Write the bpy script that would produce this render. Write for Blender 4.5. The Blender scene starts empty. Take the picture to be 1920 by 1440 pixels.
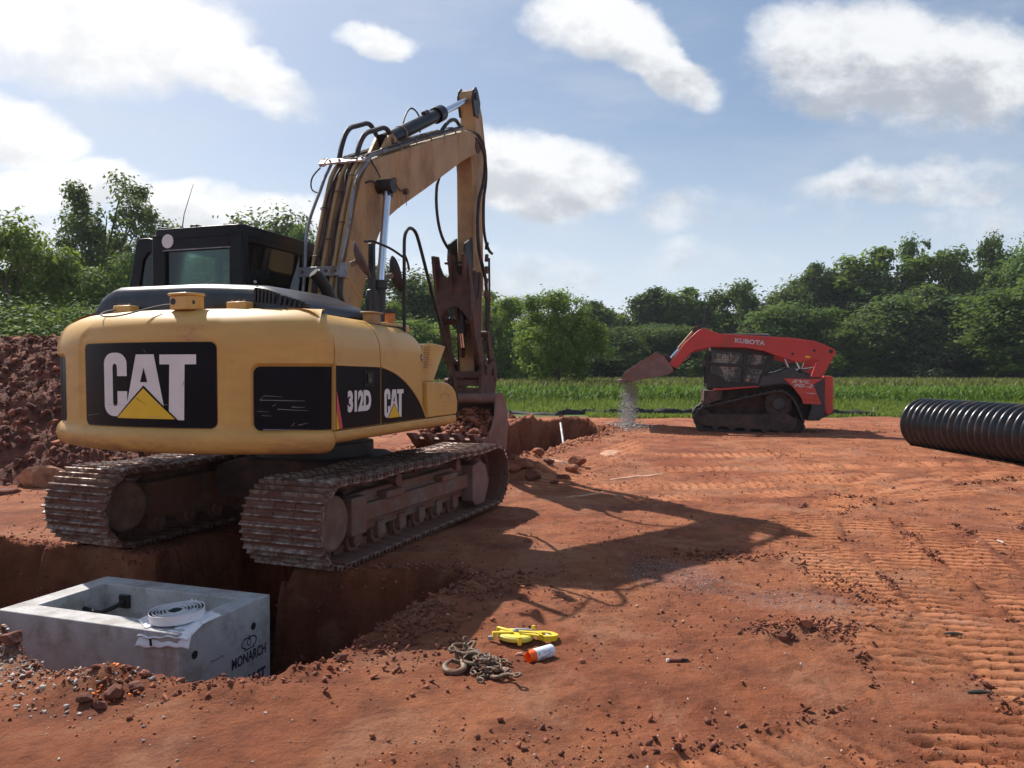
import bpy, bmesh, math, random
import numpy as np
from mathutils import Vector, Matrix
from mathutils.geometry import tessellate_polygon
R = math.radians
random.seed(7)
scene = bpy.context.scene
COL = scene.collection

# ------------------------------------------------------------------ camera
cam = bpy.data.objects.new('camera', bpy.data.cameras.new('camera'))
COL.objects.link(cam)
cam.data.sensor_width = 36.0
cam.data.lens = 36.0 * 1440 / 1920
cam.data.clip_start = 0.05
cam.data.clip_end = 3000
cam.location = (0, 0, 1.5)
cam.rotation_euler = (R(90) - math.atan(23 / 1440), 0, 0)
scene.camera = cam

# ------------------------------------------------------------------ exposure
scene.view_settings.view_transform = 'Standard'
scene.view_settings.look = 'None'
scene.view_settings.exposure = 0.50
scene.view_settings.gamma = 1.0
scene.view_settings.use_curve_mapping = False
scene.cycles.max_bounces = 8
scene.cycles.transparent_max_bounces = 12

# ------------------------------------------------------------------ sun
SUN_AZ, SUN_EL = -38.3, 46.6          # degrees right of +Y, degrees up
sd = Vector((math.sin(R(SUN_AZ)) * math.cos(R(SUN_EL)), math.cos(R(SUN_AZ)) * math.cos(R(SUN_EL)), math.sin(R(SUN_EL))))
sun = bpy.data.objects.new('sun', bpy.data.lights.new('sun', 'SUN'))
COL.objects.link(sun)
sun.data.energy = 5.0
sun.data.angle = R(0.53)
sun.data.color = (1.0, 0.93, 0.84)
sun.rotation_euler = sd.to_track_quat('Z', 'Y').to_euler()
sun.location = (-20, 20, 40)

# ------------------------------------------------------------------ world: sky with cumulus
world = bpy.data.worlds.new('World')
scene.world = world
world.use_nodes = True
NT = world.node_tree
NT.nodes.clear()


class G:
    """small node graph helper"""
    def __init__(s, nt):
        s.nt = nt

    def n(s, t, **kw):
        nd = s.nt.nodes.new(t)
        for k, v in kw.items():
            setattr(nd, k, v)
        return nd

    def set(s, sock, v):
        if isinstance(v, bpy.types.NodeSocket):
            s.nt.links.new(v, sock)
        elif v is not None:
            if sock.type == 'RGBA' and len(v) == 3:
                v = (*v, 1)
            sock.default_value = v

    def math(s, op, a, b=None, c=None, clamp=False):
        nd = s.n('ShaderNodeMath', operation=op)
        nd.use_clamp = clamp
        s.set(nd.inputs[0], a)
        if b is not None:
            s.set(nd.inputs[1], b)
        if c is not None:
            s.set(nd.inputs[2], c)
        return nd.outputs[0]

    def mix(s, f, a, b, mode='MIX'):
        nd = s.n('ShaderNodeMix', data_type='RGBA', blend_type=mode)
        s.set(nd.inputs[0], f)
        s.set(nd.inputs[6], a)
        s.set(nd.inputs[7], b)
        return nd.outputs[2]

    def ramp(s, f, lo, hi, a=0.0, b=1.0):
        nd = s.n('ShaderNodeMapRange', interpolation_type='SMOOTHSTEP')
        s.set(nd.inputs[0], f)
        nd.inputs[1].default_value = lo
        nd.inputs[2].default_value = hi
        nd.inputs[3].default_value = a
        nd.inputs[4].default_value = b
        return nd.outputs[0]

    def noise(s, vec, scale, detail=4, rough=.55, dist=0.0, color=False):
        nd = s.n('ShaderNodeTexNoise')
        if vec is not None:
            s.set(nd.inputs['Vector'], vec)
        nd.inputs['Scale'].default_value = scale
        nd.inputs['Detail'].default_value = detail
        nd.inputs['Roughness'].default_value = rough
        nd.inputs['Distortion'].default_value = dist
        return nd.outputs[1 if color else 0]

    def vmath(s, op, a, b=None):
        nd = s.n('ShaderNodeVectorMath', operation=op)
        s.set(nd.inputs[0], a)
        if b is not None:
            s.set(nd.inputs[1], b)
        return nd.outputs['Value' if op in ('LENGTH', 'DOT_PRODUCT') else 'Vector']

    def comb(s, x, y, z):
        nd = s.n('ShaderNodeCombineXYZ')
        for i, v in enumerate((x, y, z)):
            s.set(nd.inputs[i], v)
        return nd.outputs[0]


g = G(NT)
sky = g.n('ShaderNodeTexSky', sky_type='NISHITA')
sky.sun_disc = False
sky.sun_elevation = R(SUN_EL)
sky.sun_rotation = R(SUN_AZ)
sky.altitude = 100
sky.air_density = 1.0
sky.dust_density = 1.6
sky.ozone_density = 1.0
tc = g.n('ShaderNodeTexCoord')
sep = g.n('ShaderNodeSeparateXYZ')
NT.links.new(tc.outputs['Generated'], sep.inputs[0])
DX, DY, DZ = sep.outputs
yy = g.math('MAXIMUM', DY, 0.05)
u0 = g.math('DIVIDE', DX, yy)
v0 = g.math('DIVIDE', DZ, yy)
wn = g.noise(g.comb(u0, g.math('MULTIPLY', v0, 1.3), 0.0), 5.2, 7, .55, 0.0, color=True)
wsep = g.n('ShaderNodeSeparateColor')
NT.links.new(wn, wsep.inputs[0])
u = g.math('ADD', u0, g.math('MULTIPLY', g.math('SUBTRACT', wsep.outputs[0], .5), .13))
v = g.math('ADD', v0, g.math('MULTIPLY', g.math('SUBTRACT', wsep.outputs[1], .5), .11))
# (px, py, rx, ry, tilt, density) of each cloud as seen from the site: directions, so they stay put on the sky
CLOUDS = [(210, 60, 300, 120, 0, 1.0), (430, 120, 190, 80, .35, 1.0), (30, 240, 150, 75, .2, 1.0),
          (712, 72, 85, 38, 0, .8), (1115, 50, 150, 60, .1, .95), (1225, 110, 150, 62, .45, .85),
          (1600, 110, 200, 130, 0, 1.0), (1800, 150, 240, 125, 0, 1.0), (1020, 330, 165, 82, .1, .95), (950, 300, 110, 60, 0, .8),
          (120, 355, 240, 62, 0, .9), (420, 410, 260, 62, .15, 1.0), (30, 420, 170, 70, 0, .8), (1750, 350, 300, 48, 0, .55), (1400, 405, 280, 60, 0, .4),
          (930, 520, 260, 50, 0, .5), (1300, 500, 320, 45, 0, .35), (1850, 430, 220, 60, 0, .35), (640, 520, 200, 60, 0, .5)]
mask = None
hgt = None
for (px, py, rx, ry, tl, dn) in CLOUDS:
    cu, cv, ru, rv = (px - 960) / 1440, (697 - py) / 1440, rx / 1440, ry / 1440
    a = g.math('SUBTRACT', u, cu)
    b = g.math('SUBTRACT', v, cv)
    b = g.math('MULTIPLY_ADD', a, tl, b)
    q = g.math('ADD', g.math('POWER', g.math('ABSOLUTE', g.math('DIVIDE', a, ru)), 2.0), g.math('POWER', g.math('ABSOLUTE', g.math('DIVIDE', b, rv)), 2.0))
    m = g.math('MULTIPLY', g.ramp(q, 1.6, 0.1), dn)
    hh = g.math('MULTIPLY', m, g.math('DIVIDE', b, rv))
    mask = m if mask is None else g.math('MAXIMUM', mask, m)
    hgt = hh if hgt is None else g.math('ADD', hgt, hh)
# the rest of the sky: scattered cumulus from noise on the direction itself
gen = g.ramp(g.noise(tc.outputs['Generated'], 2.6, 6, .6), .50, .66)
front = g.ramp(DY, .35, .6)
gen = g.math('MULTIPLY', gen, g.math('SUBTRACT', 1.0, front))
mask = g.math('MAXIMUM', g.math('MULTIPLY', mask, front), gen)
fine = g.noise(g.comb(u0, g.math('MULTIPLY', v0, 1.35), 3.0), 8.5, 12, .62, 0.0)
mk = g.ramp(g.math('ADD', mask, g.math('MULTIPLY', g.math('SUBTRACT', fine, .5), 1.40)), .22, .90)
sunv = g.n('ShaderNodeVectorMath', operation='DOT_PRODUCT')
NT.links.new(tc.outputs['Generated'], sunv.inputs[0])
sunv.inputs[1].default_value = tuple(sd)
near_sun = g.ramp(sunv.outputs['Value'], .55, .97)
lit = g.math('ADD', g.math('MULTIPLY', hgt, .60), g.math('MULTIPLY', g.math('SUBTRACT', g.noise(g.comb(u0, g.math('MULTIPLY', v0, 1.5), 7.0), 13.0, 9, .6), .46), 2.3))
lit = g.math('ADD', g.ramp(lit, -.45, .45), g.math('MULTIPLY', near_sun, .35))
lit = g.math('MINIMUM', lit, 1.0)
ccol = g.mix(lit, (4.9, 5.2, 5.8), (9.6, 9.7, 9.8))
ccol = g.mix(g.math('MULTIPLY', near_sun, .50), ccol, (12.2, 12.0, 11.6))
base = g.mix(g.ramp(DZ, .34, -.02, 0.0, .85), g.mix(.22, sky.outputs[0], (3.6, 5.6, 8.6)), (8.0, 8.9, 10.0))
veil = g.math('MULTIPLY', g.ramp(g.noise(g.comb(g.math('MULTIPLY', u0, .8), g.math('MULTIPLY', v0, 2.6), 0.0), 3.0, 6, .6), .42, .72), .32)
base = g.mix(g.math('MULTIPLY', veil, front), base, (7.4, 7.7, 8.1))
full = g.mix(g.math('MULTIPLY', mk, .93), base, ccol)
bg = g.n('ShaderNodeBackground')
NT.links.new(full, bg.inputs[0])
bg.inputs[1].default_value = 0.072
wo = g.n('ShaderNodeOutputWorld')
NT.links.new(bg.outputs[0], wo.inputs[0])


# ------------------------------------------------------------------ materials
def mat(name, col, rough=.6, metal=0.0, var=.18, scale=6.0, bump=0.0, bscale=60.0, dirt=None, dscale=2.5, dlo=.45, dhi=.65, coat=0.0, fine=0.0, spec=None, stretch=None, low=None):
    m = bpy.data.materials.new(name)
    m.use_nodes = True
    nt = m.node_tree
    nt.nodes.clear()
    q = G(nt)
    t = q.n('ShaderNodeTexCoord').outputs['Object']
    if stretch:
        t = q.vmath('MULTIPLY', t, stretch)
    b = q.n('ShaderNodeBsdfPrincipled')
    n1 = q.noise(t, scale, 5, .6)
    dark = tuple(c * (1 - var) for c in col)
    lite = tuple(min(1, c * (1 + var)) for c in col)
    c = q.mix(q.ramp(n1, .3, .7), dark, lite)
    ro = rough
    if dirt:
        n2 = q.noise(t, dscale, 9, .68)
        f = q.ramp(n2, dlo, dhi)
        c = q.mix(f, c, dirt)
        ro = q.math('MULTIPLY_ADD', f, max(0, .92 - rough), rough)
    if low:
        sz_ = q.n('ShaderNodeSeparateXYZ')
        q.set(sz_.inputs[0], q.n('ShaderNodeTexCoord').outputs['Object'])
        fl = q.math('MULTIPLY', q.ramp(sz_.outputs[2], low[1], low[0]), q.ramp(q.noise(t, 3.2, 8, .75), .40, .62))
        c = q.mix(q.math('MULTIPLY', fl, .75), c, low[2])
    if fine:
        n3 = q.noise(t, 180, 2, .5)
        c = q.mix(q.ramp(n3, .45, .75), c, tuple(x * (1 - fine) for x in col))
    q.set(b.inputs['Base Color'], c)
    q.set(b.inputs['Roughness'], ro)
    b.inputs['Metallic'].default_value = metal
    if coat:
        b.inputs['Coat Weight'].default_value = coat
        b.inputs['Coat Roughness'].default_value = .15
    if spec is not None:
        b.inputs['Specular IOR Level'].default_value = spec
    if bump:
        bp = q.n('ShaderNodeBump')
        bp.inputs['Strength'].default_value = 1.0
        bp.inputs['Distance'].default_value = bump
        q.set(bp.inputs['Height'], q.noise(t, bscale, 6, .6))
        nt.links.new(bp.outputs[0], b.inputs['Normal'])
    o = q.n('ShaderNodeOutputMaterial')
    nt.links.new(b.outputs[0], o.inputs[0])
    return m


def glass_mat(name, tint, alpha=.35, rough=.03, dlo=.5, dhi=.9, dcol=(.30, .27, .24)):
    m = bpy.data.materials.new(name)
    m.use_nodes = True
    nt = m.node_tree
    nt.nodes.clear()
    q = G(nt)
    tr = q.n('ShaderNodeBsdfTransparent')
    tr.inputs[0].default_value = (*tint, 1)
    gl = q.n('ShaderNodeBsdfGlossy')
    gl.inputs['Roughness'].default_value = rough
    gl.inputs[0].default_value = (.9, .95, 1, 1)
    df = q.n('ShaderNodeBsdfDiffuse')
    df.inputs[0].default_value = (*dcol, 1)
    fr = q.n('ShaderNodeFresnel')
    fr.inputs[0].default_value = 1.5
    m1 = q.n('ShaderNodeMixShader')
    q.set(m1.inputs[0], fr.outputs[0])
    nt.links.new(tr.outputs[0], m1.inputs[1])
    nt.links.new(gl.outputs[0], m1.inputs[2])
    m2 = q.n('ShaderNodeMixShader')
    t = q.n('ShaderNodeTexCoord').outputs['Object']
    q.set(m2.inputs[0], q.ramp(q.noise(t, 3.0, 8, .7), dlo, dhi, 0.02, alpha))
    nt.links.new(m1.outputs[0], m2.inputs[1])
    nt.links.new(df.outputs[0], m2.inputs[2])
    o = q.n('ShaderNodeOutputMaterial')
    nt.links.new(m2.outputs[0], o.inputs[0])
    return m


CLAY = (.27, .105, .062)
M = {}
M['yellow'] = mat('yellow_paint', (.59, .348, .092), .42, var=.07, scale=2.2, dirt=(.42, .24, .12), dscale=1.7, dlo=.52, dhi=.80, fine=.06, coat=.15)
M['yellow_worn'] = mat('yellow_paint_scuffed', (.58, .338, .089), .5, var=.08, scale=3, dirt=(.40, .20, .11), dscale=2.6, dlo=.56, dhi=.74, fine=.12, stretch=(1, 1, 3.2), low=(.93, 1.10, (.24, .125, .085)))
M['yellow_boom'] = mat('yellow_boom_paint', (.38, .240, .098), .52, var=.12, scale=2.2, dirt=(.22, .145, .095), dscale=2.4, dlo=.44, dhi=.68, fine=.10, stretch=(1, 1, .5))
M['black_paint'] = mat('black_plastic_paint', (.006, .006, .009), .36, var=.3, scale=5, dirt=(.022, .02, .02), dscale=3, dlo=.5, dhi=.9, spec=.2)
M['decal_black'] = mat('black_decal_film', (.006, .006, .010), .36, var=.2, scale=4, dirt=(.038, .030, .028), dscale=2.6, dlo=.6, dhi=.95, spec=.10)
M['hood'] = mat('black_hood_plastic', (.022, .023, .030), .34, var=.3, scale=7, dirt=(.10, .085, .075), dscale=14, dlo=.58, dhi=.9, stretch=(3, .4, 1))
M['white'] = mat('white_decal', (.72, .70, .70), .5, var=.06, scale=6, fine=.08)
M['tri'] = mat('bright_yellow_decal', (.75, .47, .01), .45, var=.04, fine=.08)
M['scratch'] = mat('scratch_grey', (.40, .37, .35), .7)
M['red_refl'] = mat('red_reflector', (.62, .07, .09), .35, var=.12)
M['blue'] = mat('blue_sticker', (.04, .03, .16), .5)
M['steel_mud'] = mat('muddy_steel', (.17, .125, .105), .62, .25, var=.25, scale=9, bump=.004, bscale=40, dirt=(.21, .095, .062), dscale=3.2, dlo=.36, dhi=.60)
M['shoe'] = mat('worn_track_steel', (.17, .125, .105), .5, .35, var=.25, scale=12, bump=.003, bscale=50, dirt=(.175, .078, .055), dscale=7.0, dlo=.32, dhi=.52)
M['shoe_bar'] = mat('polished_grouser_steel', (.37, .32, .29), .36, .6, var=.2, scale=15, dirt=(.19, .095, .07), dscale=9.0, dlo=.38, dhi=.58)
M['mud'] = mat('dried_mud', (.20, .115, .082), .95, var=.25, scale=8, bump=.012, bscale=22)
M['rust'] = mat('rusty_brown_steel', (.085, .042, .034), .68, .2, var=.35, scale=8, bump=.003, bscale=40, dirt=(.17, .075, .052), dscale=3, dlo=.5, dhi=.72)
M['bucket'] = mat('bucket_steel', (.20, .12, .105), .62, .2, var=.18, scale=4, bump=.002, bscale=60, dirt=(.22, .10, .07), dscale=2.4, dlo=.42, dhi=.68)
M['dark'] = mat('black_steel', (.014, .013, .014), .45, .1, var=.3, dirt=(.05, .035, .03), dscale=5, dlo=.5, dhi=.8)
M['rubber'] = mat('black_rubber', (.022, .021, .022), .62, var=.3, dirt=(.10, .06, .045), dscale=5, dlo=.5, dhi=.8)
M['chrome'] = mat('chrome_rod', (.62, .66, .74), .14, .95, var=.08, scale=3)
M['pipe_grey'] = mat('grey_steel_pipe', (.26, .265, .285), .38, .6, var=.2, dirt=(.14, .10, .07), dscale=6)
M['plate_grey'] = mat('grey_bracket', (.24, .235, .25), .45, .4, var=.2, dirt=(.20, .14, .10), dscale=8)
M['plate_white'] = mat('pale_worn_bracket', (.62, .58, .54), .4, .2, var=.15, dirt=(.2, .13, .08), dscale=12)
M['glass'] = glass_mat('tinted_cab_glass', (.42, .54, .47), .02)
M['glass_dark'] = glass_mat('dusty_side_glass', (.30, .34, .31), .10)
M['glass_sky_patches'] = glass_mat('scratched_plexi_painted_reflection', (.35, .38, .34), .75, .2, .47, .62, (.62, .56, .50))  # pale noise patches paint a sky reflection onto the scratched plexiglass
M['interior'] = mat('cab_interior', (.010, .011, .012), .8)
M['amber'] = mat('orange_plastic', (.55, .20, .05), .45)
M['kred'] = mat('red_orange_paint', (.50, .034, .028), .42, var=.10, scale=3, dirt=(.27, .085, .055), dscale=2.5, dlo=.48, dhi=.75, fine=.08)
M['rust_red'] = mat('faded_red_plastic', (.22, .045, .03), .6, dirt=(.2, .09, .05), dscale=30)
M['kred2'] = mat('orange_red_plastic', (.54, .048, .030), .4, var=.1, dirt=(.3, .1, .06), dscale=3, dlo=.52, dhi=.8)
M['kgrey'] = mat('dark_grey_panel', (.035, .035, .040), .5, var=.2, dirt=(.09, .05, .04), dscale=3, dlo=.45, dhi=.75)
M['kdirty'] = mat('dirty_undercarriage', (.055, .035, .030), .85, var=.3, scale=6, bump=.004, dirt=(.12, .06, .045), dscale=4, dlo=.42, dhi=.68)
M['silver'] = mat('silver_lettering', (.42, .40, .43), .35, .3)
M['plexi'] = mat('dusty_plexiglass', (.36, .31, .26), .5, var=.25, scale=5)
M['hdpe'] = mat('black_corrugated_plastic', (.013, .013, .018), .30, var=.3, scale=4, dirt=(.10, .055, .038), dscale=5, dlo=.50, dhi=.78)
M['concrete'] = mat('precast_concrete', (.47, .465, .47), .85, var=.14, scale=5, bump=.0015, bscale=120, dirt=(.31, .275, .25), dscale=4.5, dlo=.44, dhi=.66, fine=.38)
M['ink'] = mat('black_stencil_ink', (.028, .028, .042), .8)
M['ink_faint'] = mat('faint_ink', (.20, .20, .23), .85)
M['paper'] = mat('white_release_paper', (.78, .77, .80), .45, var=.04, dirt=(.5, .47, .45), dscale=8, dlo=.62, dhi=.8)
M['mastic'] = mat('butyl_sealant', (.08, .08, .095), .5)
M['tape_y'] = mat('yellow_reel_plastic', (.74, .53, .02), .4, var=.06, dirt=(.40, .25, .05), dscale=25, dlo=.60, dhi=.82)
M['tape_y2'] = mat('pale_yellow_disc', (.66, .58, .10), .45, var=.06, dirt=(.42, .30, .10), dscale=25, dlo=.60, dhi=.82)
M['reel_grey'] = mat('grey_plastic', (.28, .28, .29), .5)
M['chain'] = mat('weathered_chain_steel', (.150, .108, .078), .55, .30, var=.25, scale=30, bump=.0008, bscale=200, dirt=(.17, .085, .05), dscale=14, dlo=.42, dhi=.64)
M['can_white'] = mat('white_spray_can', (.74, .76, .82), .35, var=.03, dirt=(.5, .42, .38), dscale=20, dlo=.68, dhi=.85)
M['can_orange'] = mat('fluorescent_orange_cap', (.90, .13, .012), .4, var=.04)
M['can_ink'] = mat('can_print', (.16, .06, .08), .5)
M['can_ink2'] = mat('can_print_blue', (.26, .32, .42), .5)
M['wood'] = mat('weathered_stake', (.42, .38, .34), .8)
M['pvc'] = mat('pale_pvc', (.50, .49, .50), .5, dirt=(.3, .16, .11), dscale=9, dlo=.5, dhi=.75)
M['pole'] = mat('grey_wood_pole', (.30, .29, .27), .85)
M['wire'] = mat('pale_wire', (.45, .45, .47), .5)
M['fabric'] = mat('black_silt_fabric', (.010, .010, .011), .8)
M['rock'] = mat('orange_clay_rock', (.36, .16, .085), .9, var=.2, scale=9, bump=.01, bscale=18, dirt=(.16, .06, .038), dscale=4, dlo=.5, dhi=.66)
M['clod'] = mat('clay_clod', (.255, .086, .044), .95, var=.3, scale=10, bump=.004, bscale=50)
M['clod_dark'] = mat('damp_clay_clod', (.145, .047, .029), .95, var=.3, scale=8, bump=.006, bscale=30)
M['heap_soil'] = mat('dug_red_soil', (.115, .036, .022), .97, var=.45, scale=5, bump=.03, bscale=16, dirt=(.19, .064, .034), dscale=7, dlo=.5, dhi=.66)
M['gravel'] = mat('grey_gravel', (.36, .33, .31), .8, var=.3, scale=40)
M['gravel_fall'] = mat('falling_grey_gravel', (.33, .32, .33), .8, var=.35, scale=20)
M['slab'] = mat('pale_dry_clay', (.46, .25, .165), .9, var=.12, scale=8, bump=.002)
M['orange_paint'] = mat('orange_marking_paint', (.85, .20, .02), .7, var=.15, scale=30)
M['bark'] = mat('bark', (.10, .085, .07), .9, var=.25, scale=6)
M['skin'] = mat('skin', (.38, .20, .14), .6)
M['cloth'] = mat('tan_work_shirt', (.20, .14, .10), .9)
M['cloth2'] = mat('dark_trousers', (.03, .03, .04), .9)


# ------------------------------------------------------------------ mesh helpers
class MB:
    def __init__(s):
        s.v, s.f, s.m, s.mi = [], [], [], 0
        s.T = None

    def add(s, vs, fs):
        o = len(s.v)
        if s.T is not None:
            vs = [tuple(s.T @ Vector(p)) for p in vs]
        s.v += [tuple(p) for p in vs]
        s.f += [tuple(i + o for i in f) for f in fs]
        s.m += [s.mi] * len(fs)
        return s

    def box(s, x0, x1, y0, y1, z0, z1):
        vs = [(x, y, z) for z in (z0, z1) for y in (y0, y1) for x in (x0, x1)]
        return s.add(vs, [(0, 2, 3, 1), (4, 5, 7, 6), (0, 1, 5, 4), (1, 3, 7, 5), (3, 2, 6, 7), (2, 0, 4, 6)])

    def prism(s, poly, ax, a, b):
        n = len(poly)
        area = sum(poly[i][0] * poly[(i + 1) % n][1] - poly[(i + 1) % n][0] * poly[i][1] for i in range(n))
        P = list(poly) if area > 0 else list(poly)[::-1]
        if a > b:
            a, b = b, a
        if ax == 0:
            mk = lambda t, p: (t, p[0], p[1])
        elif ax == 1:
            mk = lambda t, p: (p[0], t, p[1])
        else:
            mk = lambda t, p: (p[0], p[1], t)
        vs = [mk(a, p) for p in P] + [mk(b, p) for p in P]
        lo, hi = tuple(range(n))[::-1], tuple(range(n, 2 * n))
        sides = [(i, (i + 1) % n, n + (i + 1) % n, n + i) for i in range(n)]
        fs = [lo, hi] + sides
        if ax == 1:
            fs = [f[::-1] for f in fs]
        return s.add(vs, fs)

    def cyl(s, p0, p1, r, n=14, r2=None, caps=True):
        p0, p1 = Vector(p0), Vector(p1)
        r2 = r if r2 is None else r2
        z = (p1 - p0).normalized()
        x = z.orthogonal().normalized()
        y = z.cross(x)
        vs = []
        for p, rr in ((p0, r), (p1, r2)):
            for i in range(n):
                a = 2 * math.pi * i / n
                vs.append(p + x * (rr * math.cos(a)) + y * (rr * math.sin(a)))
        fs = [(i, (i + 1) % n, n + (i + 1) % n, n + i) for i in range(n)]
        if caps:
            fs += [tuple(range(n))[::-1], tuple(range(n, 2 * n))]
        return s.add(vs, fs)

    def tube(s, pts, r, n=8, closed=False, smooth=0):
        P = [Vector(p) for p in pts]
        for _ in range(smooth):
            Q = []
            m = len(P)
            for i in range(m - (0 if closed else 1)):
                a, b = P[i], P[(i + 1) % m]
                Q += [a.lerp(b, .25), a.lerp(b, .75)]
            if not closed:
                Q[0], Q[-1] = P[0], P[-1]
            P = Q
        m = len(P)
        rs = r if isinstance(r, (list, tuple)) else [r] * m
        if len(rs) != m:
            rs = [rs[min(len(rs) - 1, int(i * len(rs) / m))] for i in range(m)]
        vs, up = [], None
        for i in range(m):
            a = P[i - 1] if (i > 0 or closed) else P[i]
            b = P[(i + 1) % m] if (i < m - 1 or closed) else P[i]
            t = (b - a).normalized()
            if up is None:
                up = t.orthogonal().normalized()
            up = (up - t * up.dot(t))
            up = up.normalized() if up.length > 1e-6 else t.orthogonal().normalized()
            w = t.cross(up)
            for k in range(n):
                an = 2 * math.pi * k / n
                vs.append(P[i] + up * (rs[i] * math.cos(an)) + w * (rs[i] * math.sin(an)))
        fs = []
        for i in range(m - (0 if closed else 1)):
            j = (i + 1) % m
            fs += [(i * n + k, i * n + (k + 1) % n, j * n + (k + 1) % n, j * n + k) for k in range(n)]
        if not closed:
            fs += [tuple(range(n))[::-1], tuple((m - 1) * n + k for k in range(n))]
        return s.add(vs, fs)

    def lathe(s, prof, n=24, o=(0, 0, 0), ax=2, closed=False):
        """prof: (radius, height) list, turned about the axis through o"""
        vs = []
        for i in range(n):
            a = 2 * math.pi * i / n
            for r, h in prof:
                c, d = r * math.cos(a), r * math.sin(a)
                p = (c, d, h) if ax == 2 else ((h, c, d) if ax == 0 else (d, h, c))
                vs.append((p[0] + o[0], p[1] + o[1], p[2] + o[2]))
        m = len(prof)
        fs = []
        for i in range(n):
            j = (i + 1) % n
            for k in range(m - (0 if closed else 1)):
                k2 = (k + 1) % m
                fs.append((i * m + k, j * m + k, j * m + k2, i * m + k2))
        return s.add(vs, fs)

    def grid(s, fn, nu, nv):
        vs = [fn(i / nu, j / nv) for j in range(nv + 1) for i in range(nu + 1)]
        fs = [(j * (nu + 1) + i, j * (nu + 1) + i + 1, (j + 1) * (nu + 1) + i + 1, (j + 1) * (nu + 1) + i) for j in range(nv) for i in range(nu)]
        return s.add(vs, fs)

    def build(s, name, mats, parent=None, bevel=0.0, smooth=35, loc=None, rot=None, seg=2, fix=True):
        me = bpy.data.meshes.new(name)
        me.from_pydata([tuple(p) for p in s.v], [], s.f)
        for m in (mats if isinstance(mats, (list, tuple)) else [mats]):
            me.materials.append(m)
        me.polygons.foreach_set('material_index', s.m)
        if fix:
            bm = bmesh.new()
            bm.from_mesh(me)
            bmesh.ops.recalc_face_normals(bm, faces=bm.faces)
            bm.to_mesh(me)
            bm.free()
        if smooth:
            me.shade_smooth()
            me.set_sharp_from_angle(angle=R(smooth))
        o = bpy.data.objects.new(name, me)
        COL.objects.link(o)
        if parent is not None:
            o.parent = parent
        if loc is not None:
            o.location = loc
        if rot is not None:
            o.rotation_euler = rot
        if bevel:
            b = o.modifiers.new('bevel', 'BEVEL')
            b.width = bevel
            b.segments = seg
            b.limit_method = 'ANGLE'
            b.angle_limit = R(30)
            b.harden_normals = False
        return o


def empty(name, label, cat, loc=(0, 0, 0), rot=(0, 0, 0), group=None):
    o = bpy.data.objects.new(name, None)
    COL.objects.link(o)
    o.location = loc
    o.rotation_euler = rot
    tag(o, label, cat, group)
    return o


def tag(o, label=None, cat=None, group=None, kind=None):
    if label:
        o['label'] = label
    if cat:
        o['category'] = cat
    if group:
        o['group'] = group
    if kind:
        o['kind'] = kind
    return o


def copy_part(o, parent, M4=None):
    c = o.copy()
    COL.objects.link(c)
    c.parent = parent
    if M4 is not None:
        c.matrix_local = M4
    return c


def fast_mesh(name, V, F, mats, parent=None, attr=None, mi=None, smooth=False, color=None):
    """V (N,3), F (M,k) numpy"""
    me = bpy.data.meshes.new(name)
    V = np.ascontiguousarray(V, dtype=np.float32)
    F = np.ascontiguousarray(F, dtype=np.int32)
    k = F.shape[1]
    me.vertices.add(len(V))
    me.vertices.foreach_set('co', V.ravel())
    me.loops.add(F.size)
    me.loops.foreach_set('vertex_index', F.ravel())
    me.polygons.add(len(F))
    me.polygons.foreach_set('loop_start', np.arange(0, F.size, k, dtype=np.int32))
    if mi is not None:
        me.polygons.foreach_set('material_index', np.ascontiguousarray(mi, dtype=np.int32))
    for m in (mats if isinstance(mats, (list, tuple)) else [mats]):
        me.materials.append(m)
    me.update(calc_edges=True)
    if attr:
        for an, av in attr.items():
            a = me.attributes.new(an, 'FLOAT', 'POINT')
            a.data.foreach_set('value', np.ascontiguousarray(av, dtype=np.float32))
    if smooth:
        me.shade_smooth()
    o = bpy.data.objects.new(name, me)
    COL.objects.link(o)
    if parent is not None:
        o.parent = parent
    return o


# --- flat lettering and decals -------------------------------------------------
def rrect(x0, x1, y0, y1, r, n=6, corners=(1, 1, 1, 1)):
    """corners: bottom-left, bottom-right, top-right, top-left"""
    P = []
    for k, (cx, cy, a0) in enumerate(((x0 + r, y0 + r, 180), (x1 - r, y0 + r, 270), (x1 - r, y1 - r, 0), (x0 + r, y1 - r, 90))):
        if corners[k]:
            for i in range(n + 1):
                a = R(a0 + 90 * i / n)
                P.append((cx + r * math.cos(a), cy + r * math.sin(a)))
        else:
            P.append(((x0, x1, x1, x0)[k], (y0, y0, y1, y1)[k]))
    return P


def flat_tris(poly):
    tr = tessellate_polygon([[Vector((p[0], p[1], 0)) for p in poly]])
    return [tuple(poly[i] for i in t) for t in tr]


def decal(name, polys, fn, m, parent, cuts=None):
    """polys: list of 2D polygons, fn(u,v)->3D point, cuts: step for splitting along u"""
    bm = bmesh.new()
    for poly in polys:
        vs = [bm.verts.new((p[0], p[1], 0)) for p in poly]
        for t in tessellate_polygon([[Vector((p[0], p[1], 0)) for p in poly]]):
            try:
                bm.faces.new([vs[i] for i in t])
            except ValueError:
                pass
    if cuts:
        xs = [v.co.x for v in bm.verts]
        a = math.floor(min(xs) / cuts) * cuts + cuts
        while a < max(xs):
            bmesh.ops.bisect_plane(bm, geom=bm.verts[:] + bm.edges[:] + bm.faces[:], plane_co=(a, 0, 0), plane_no=(1, 0, 0))
            a += cuts
    me = bpy.data.meshes.new(name)
    for v in bm.verts:
        v.co = fn(v.co.x, v.co.y)
    bm.to_mesh(me)
    bm.free()
    me.materials.append(m)
    o = bpy.data.objects.new(name, me)
    COL.objects.link(o)
    o.parent = parent
    return o


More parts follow.
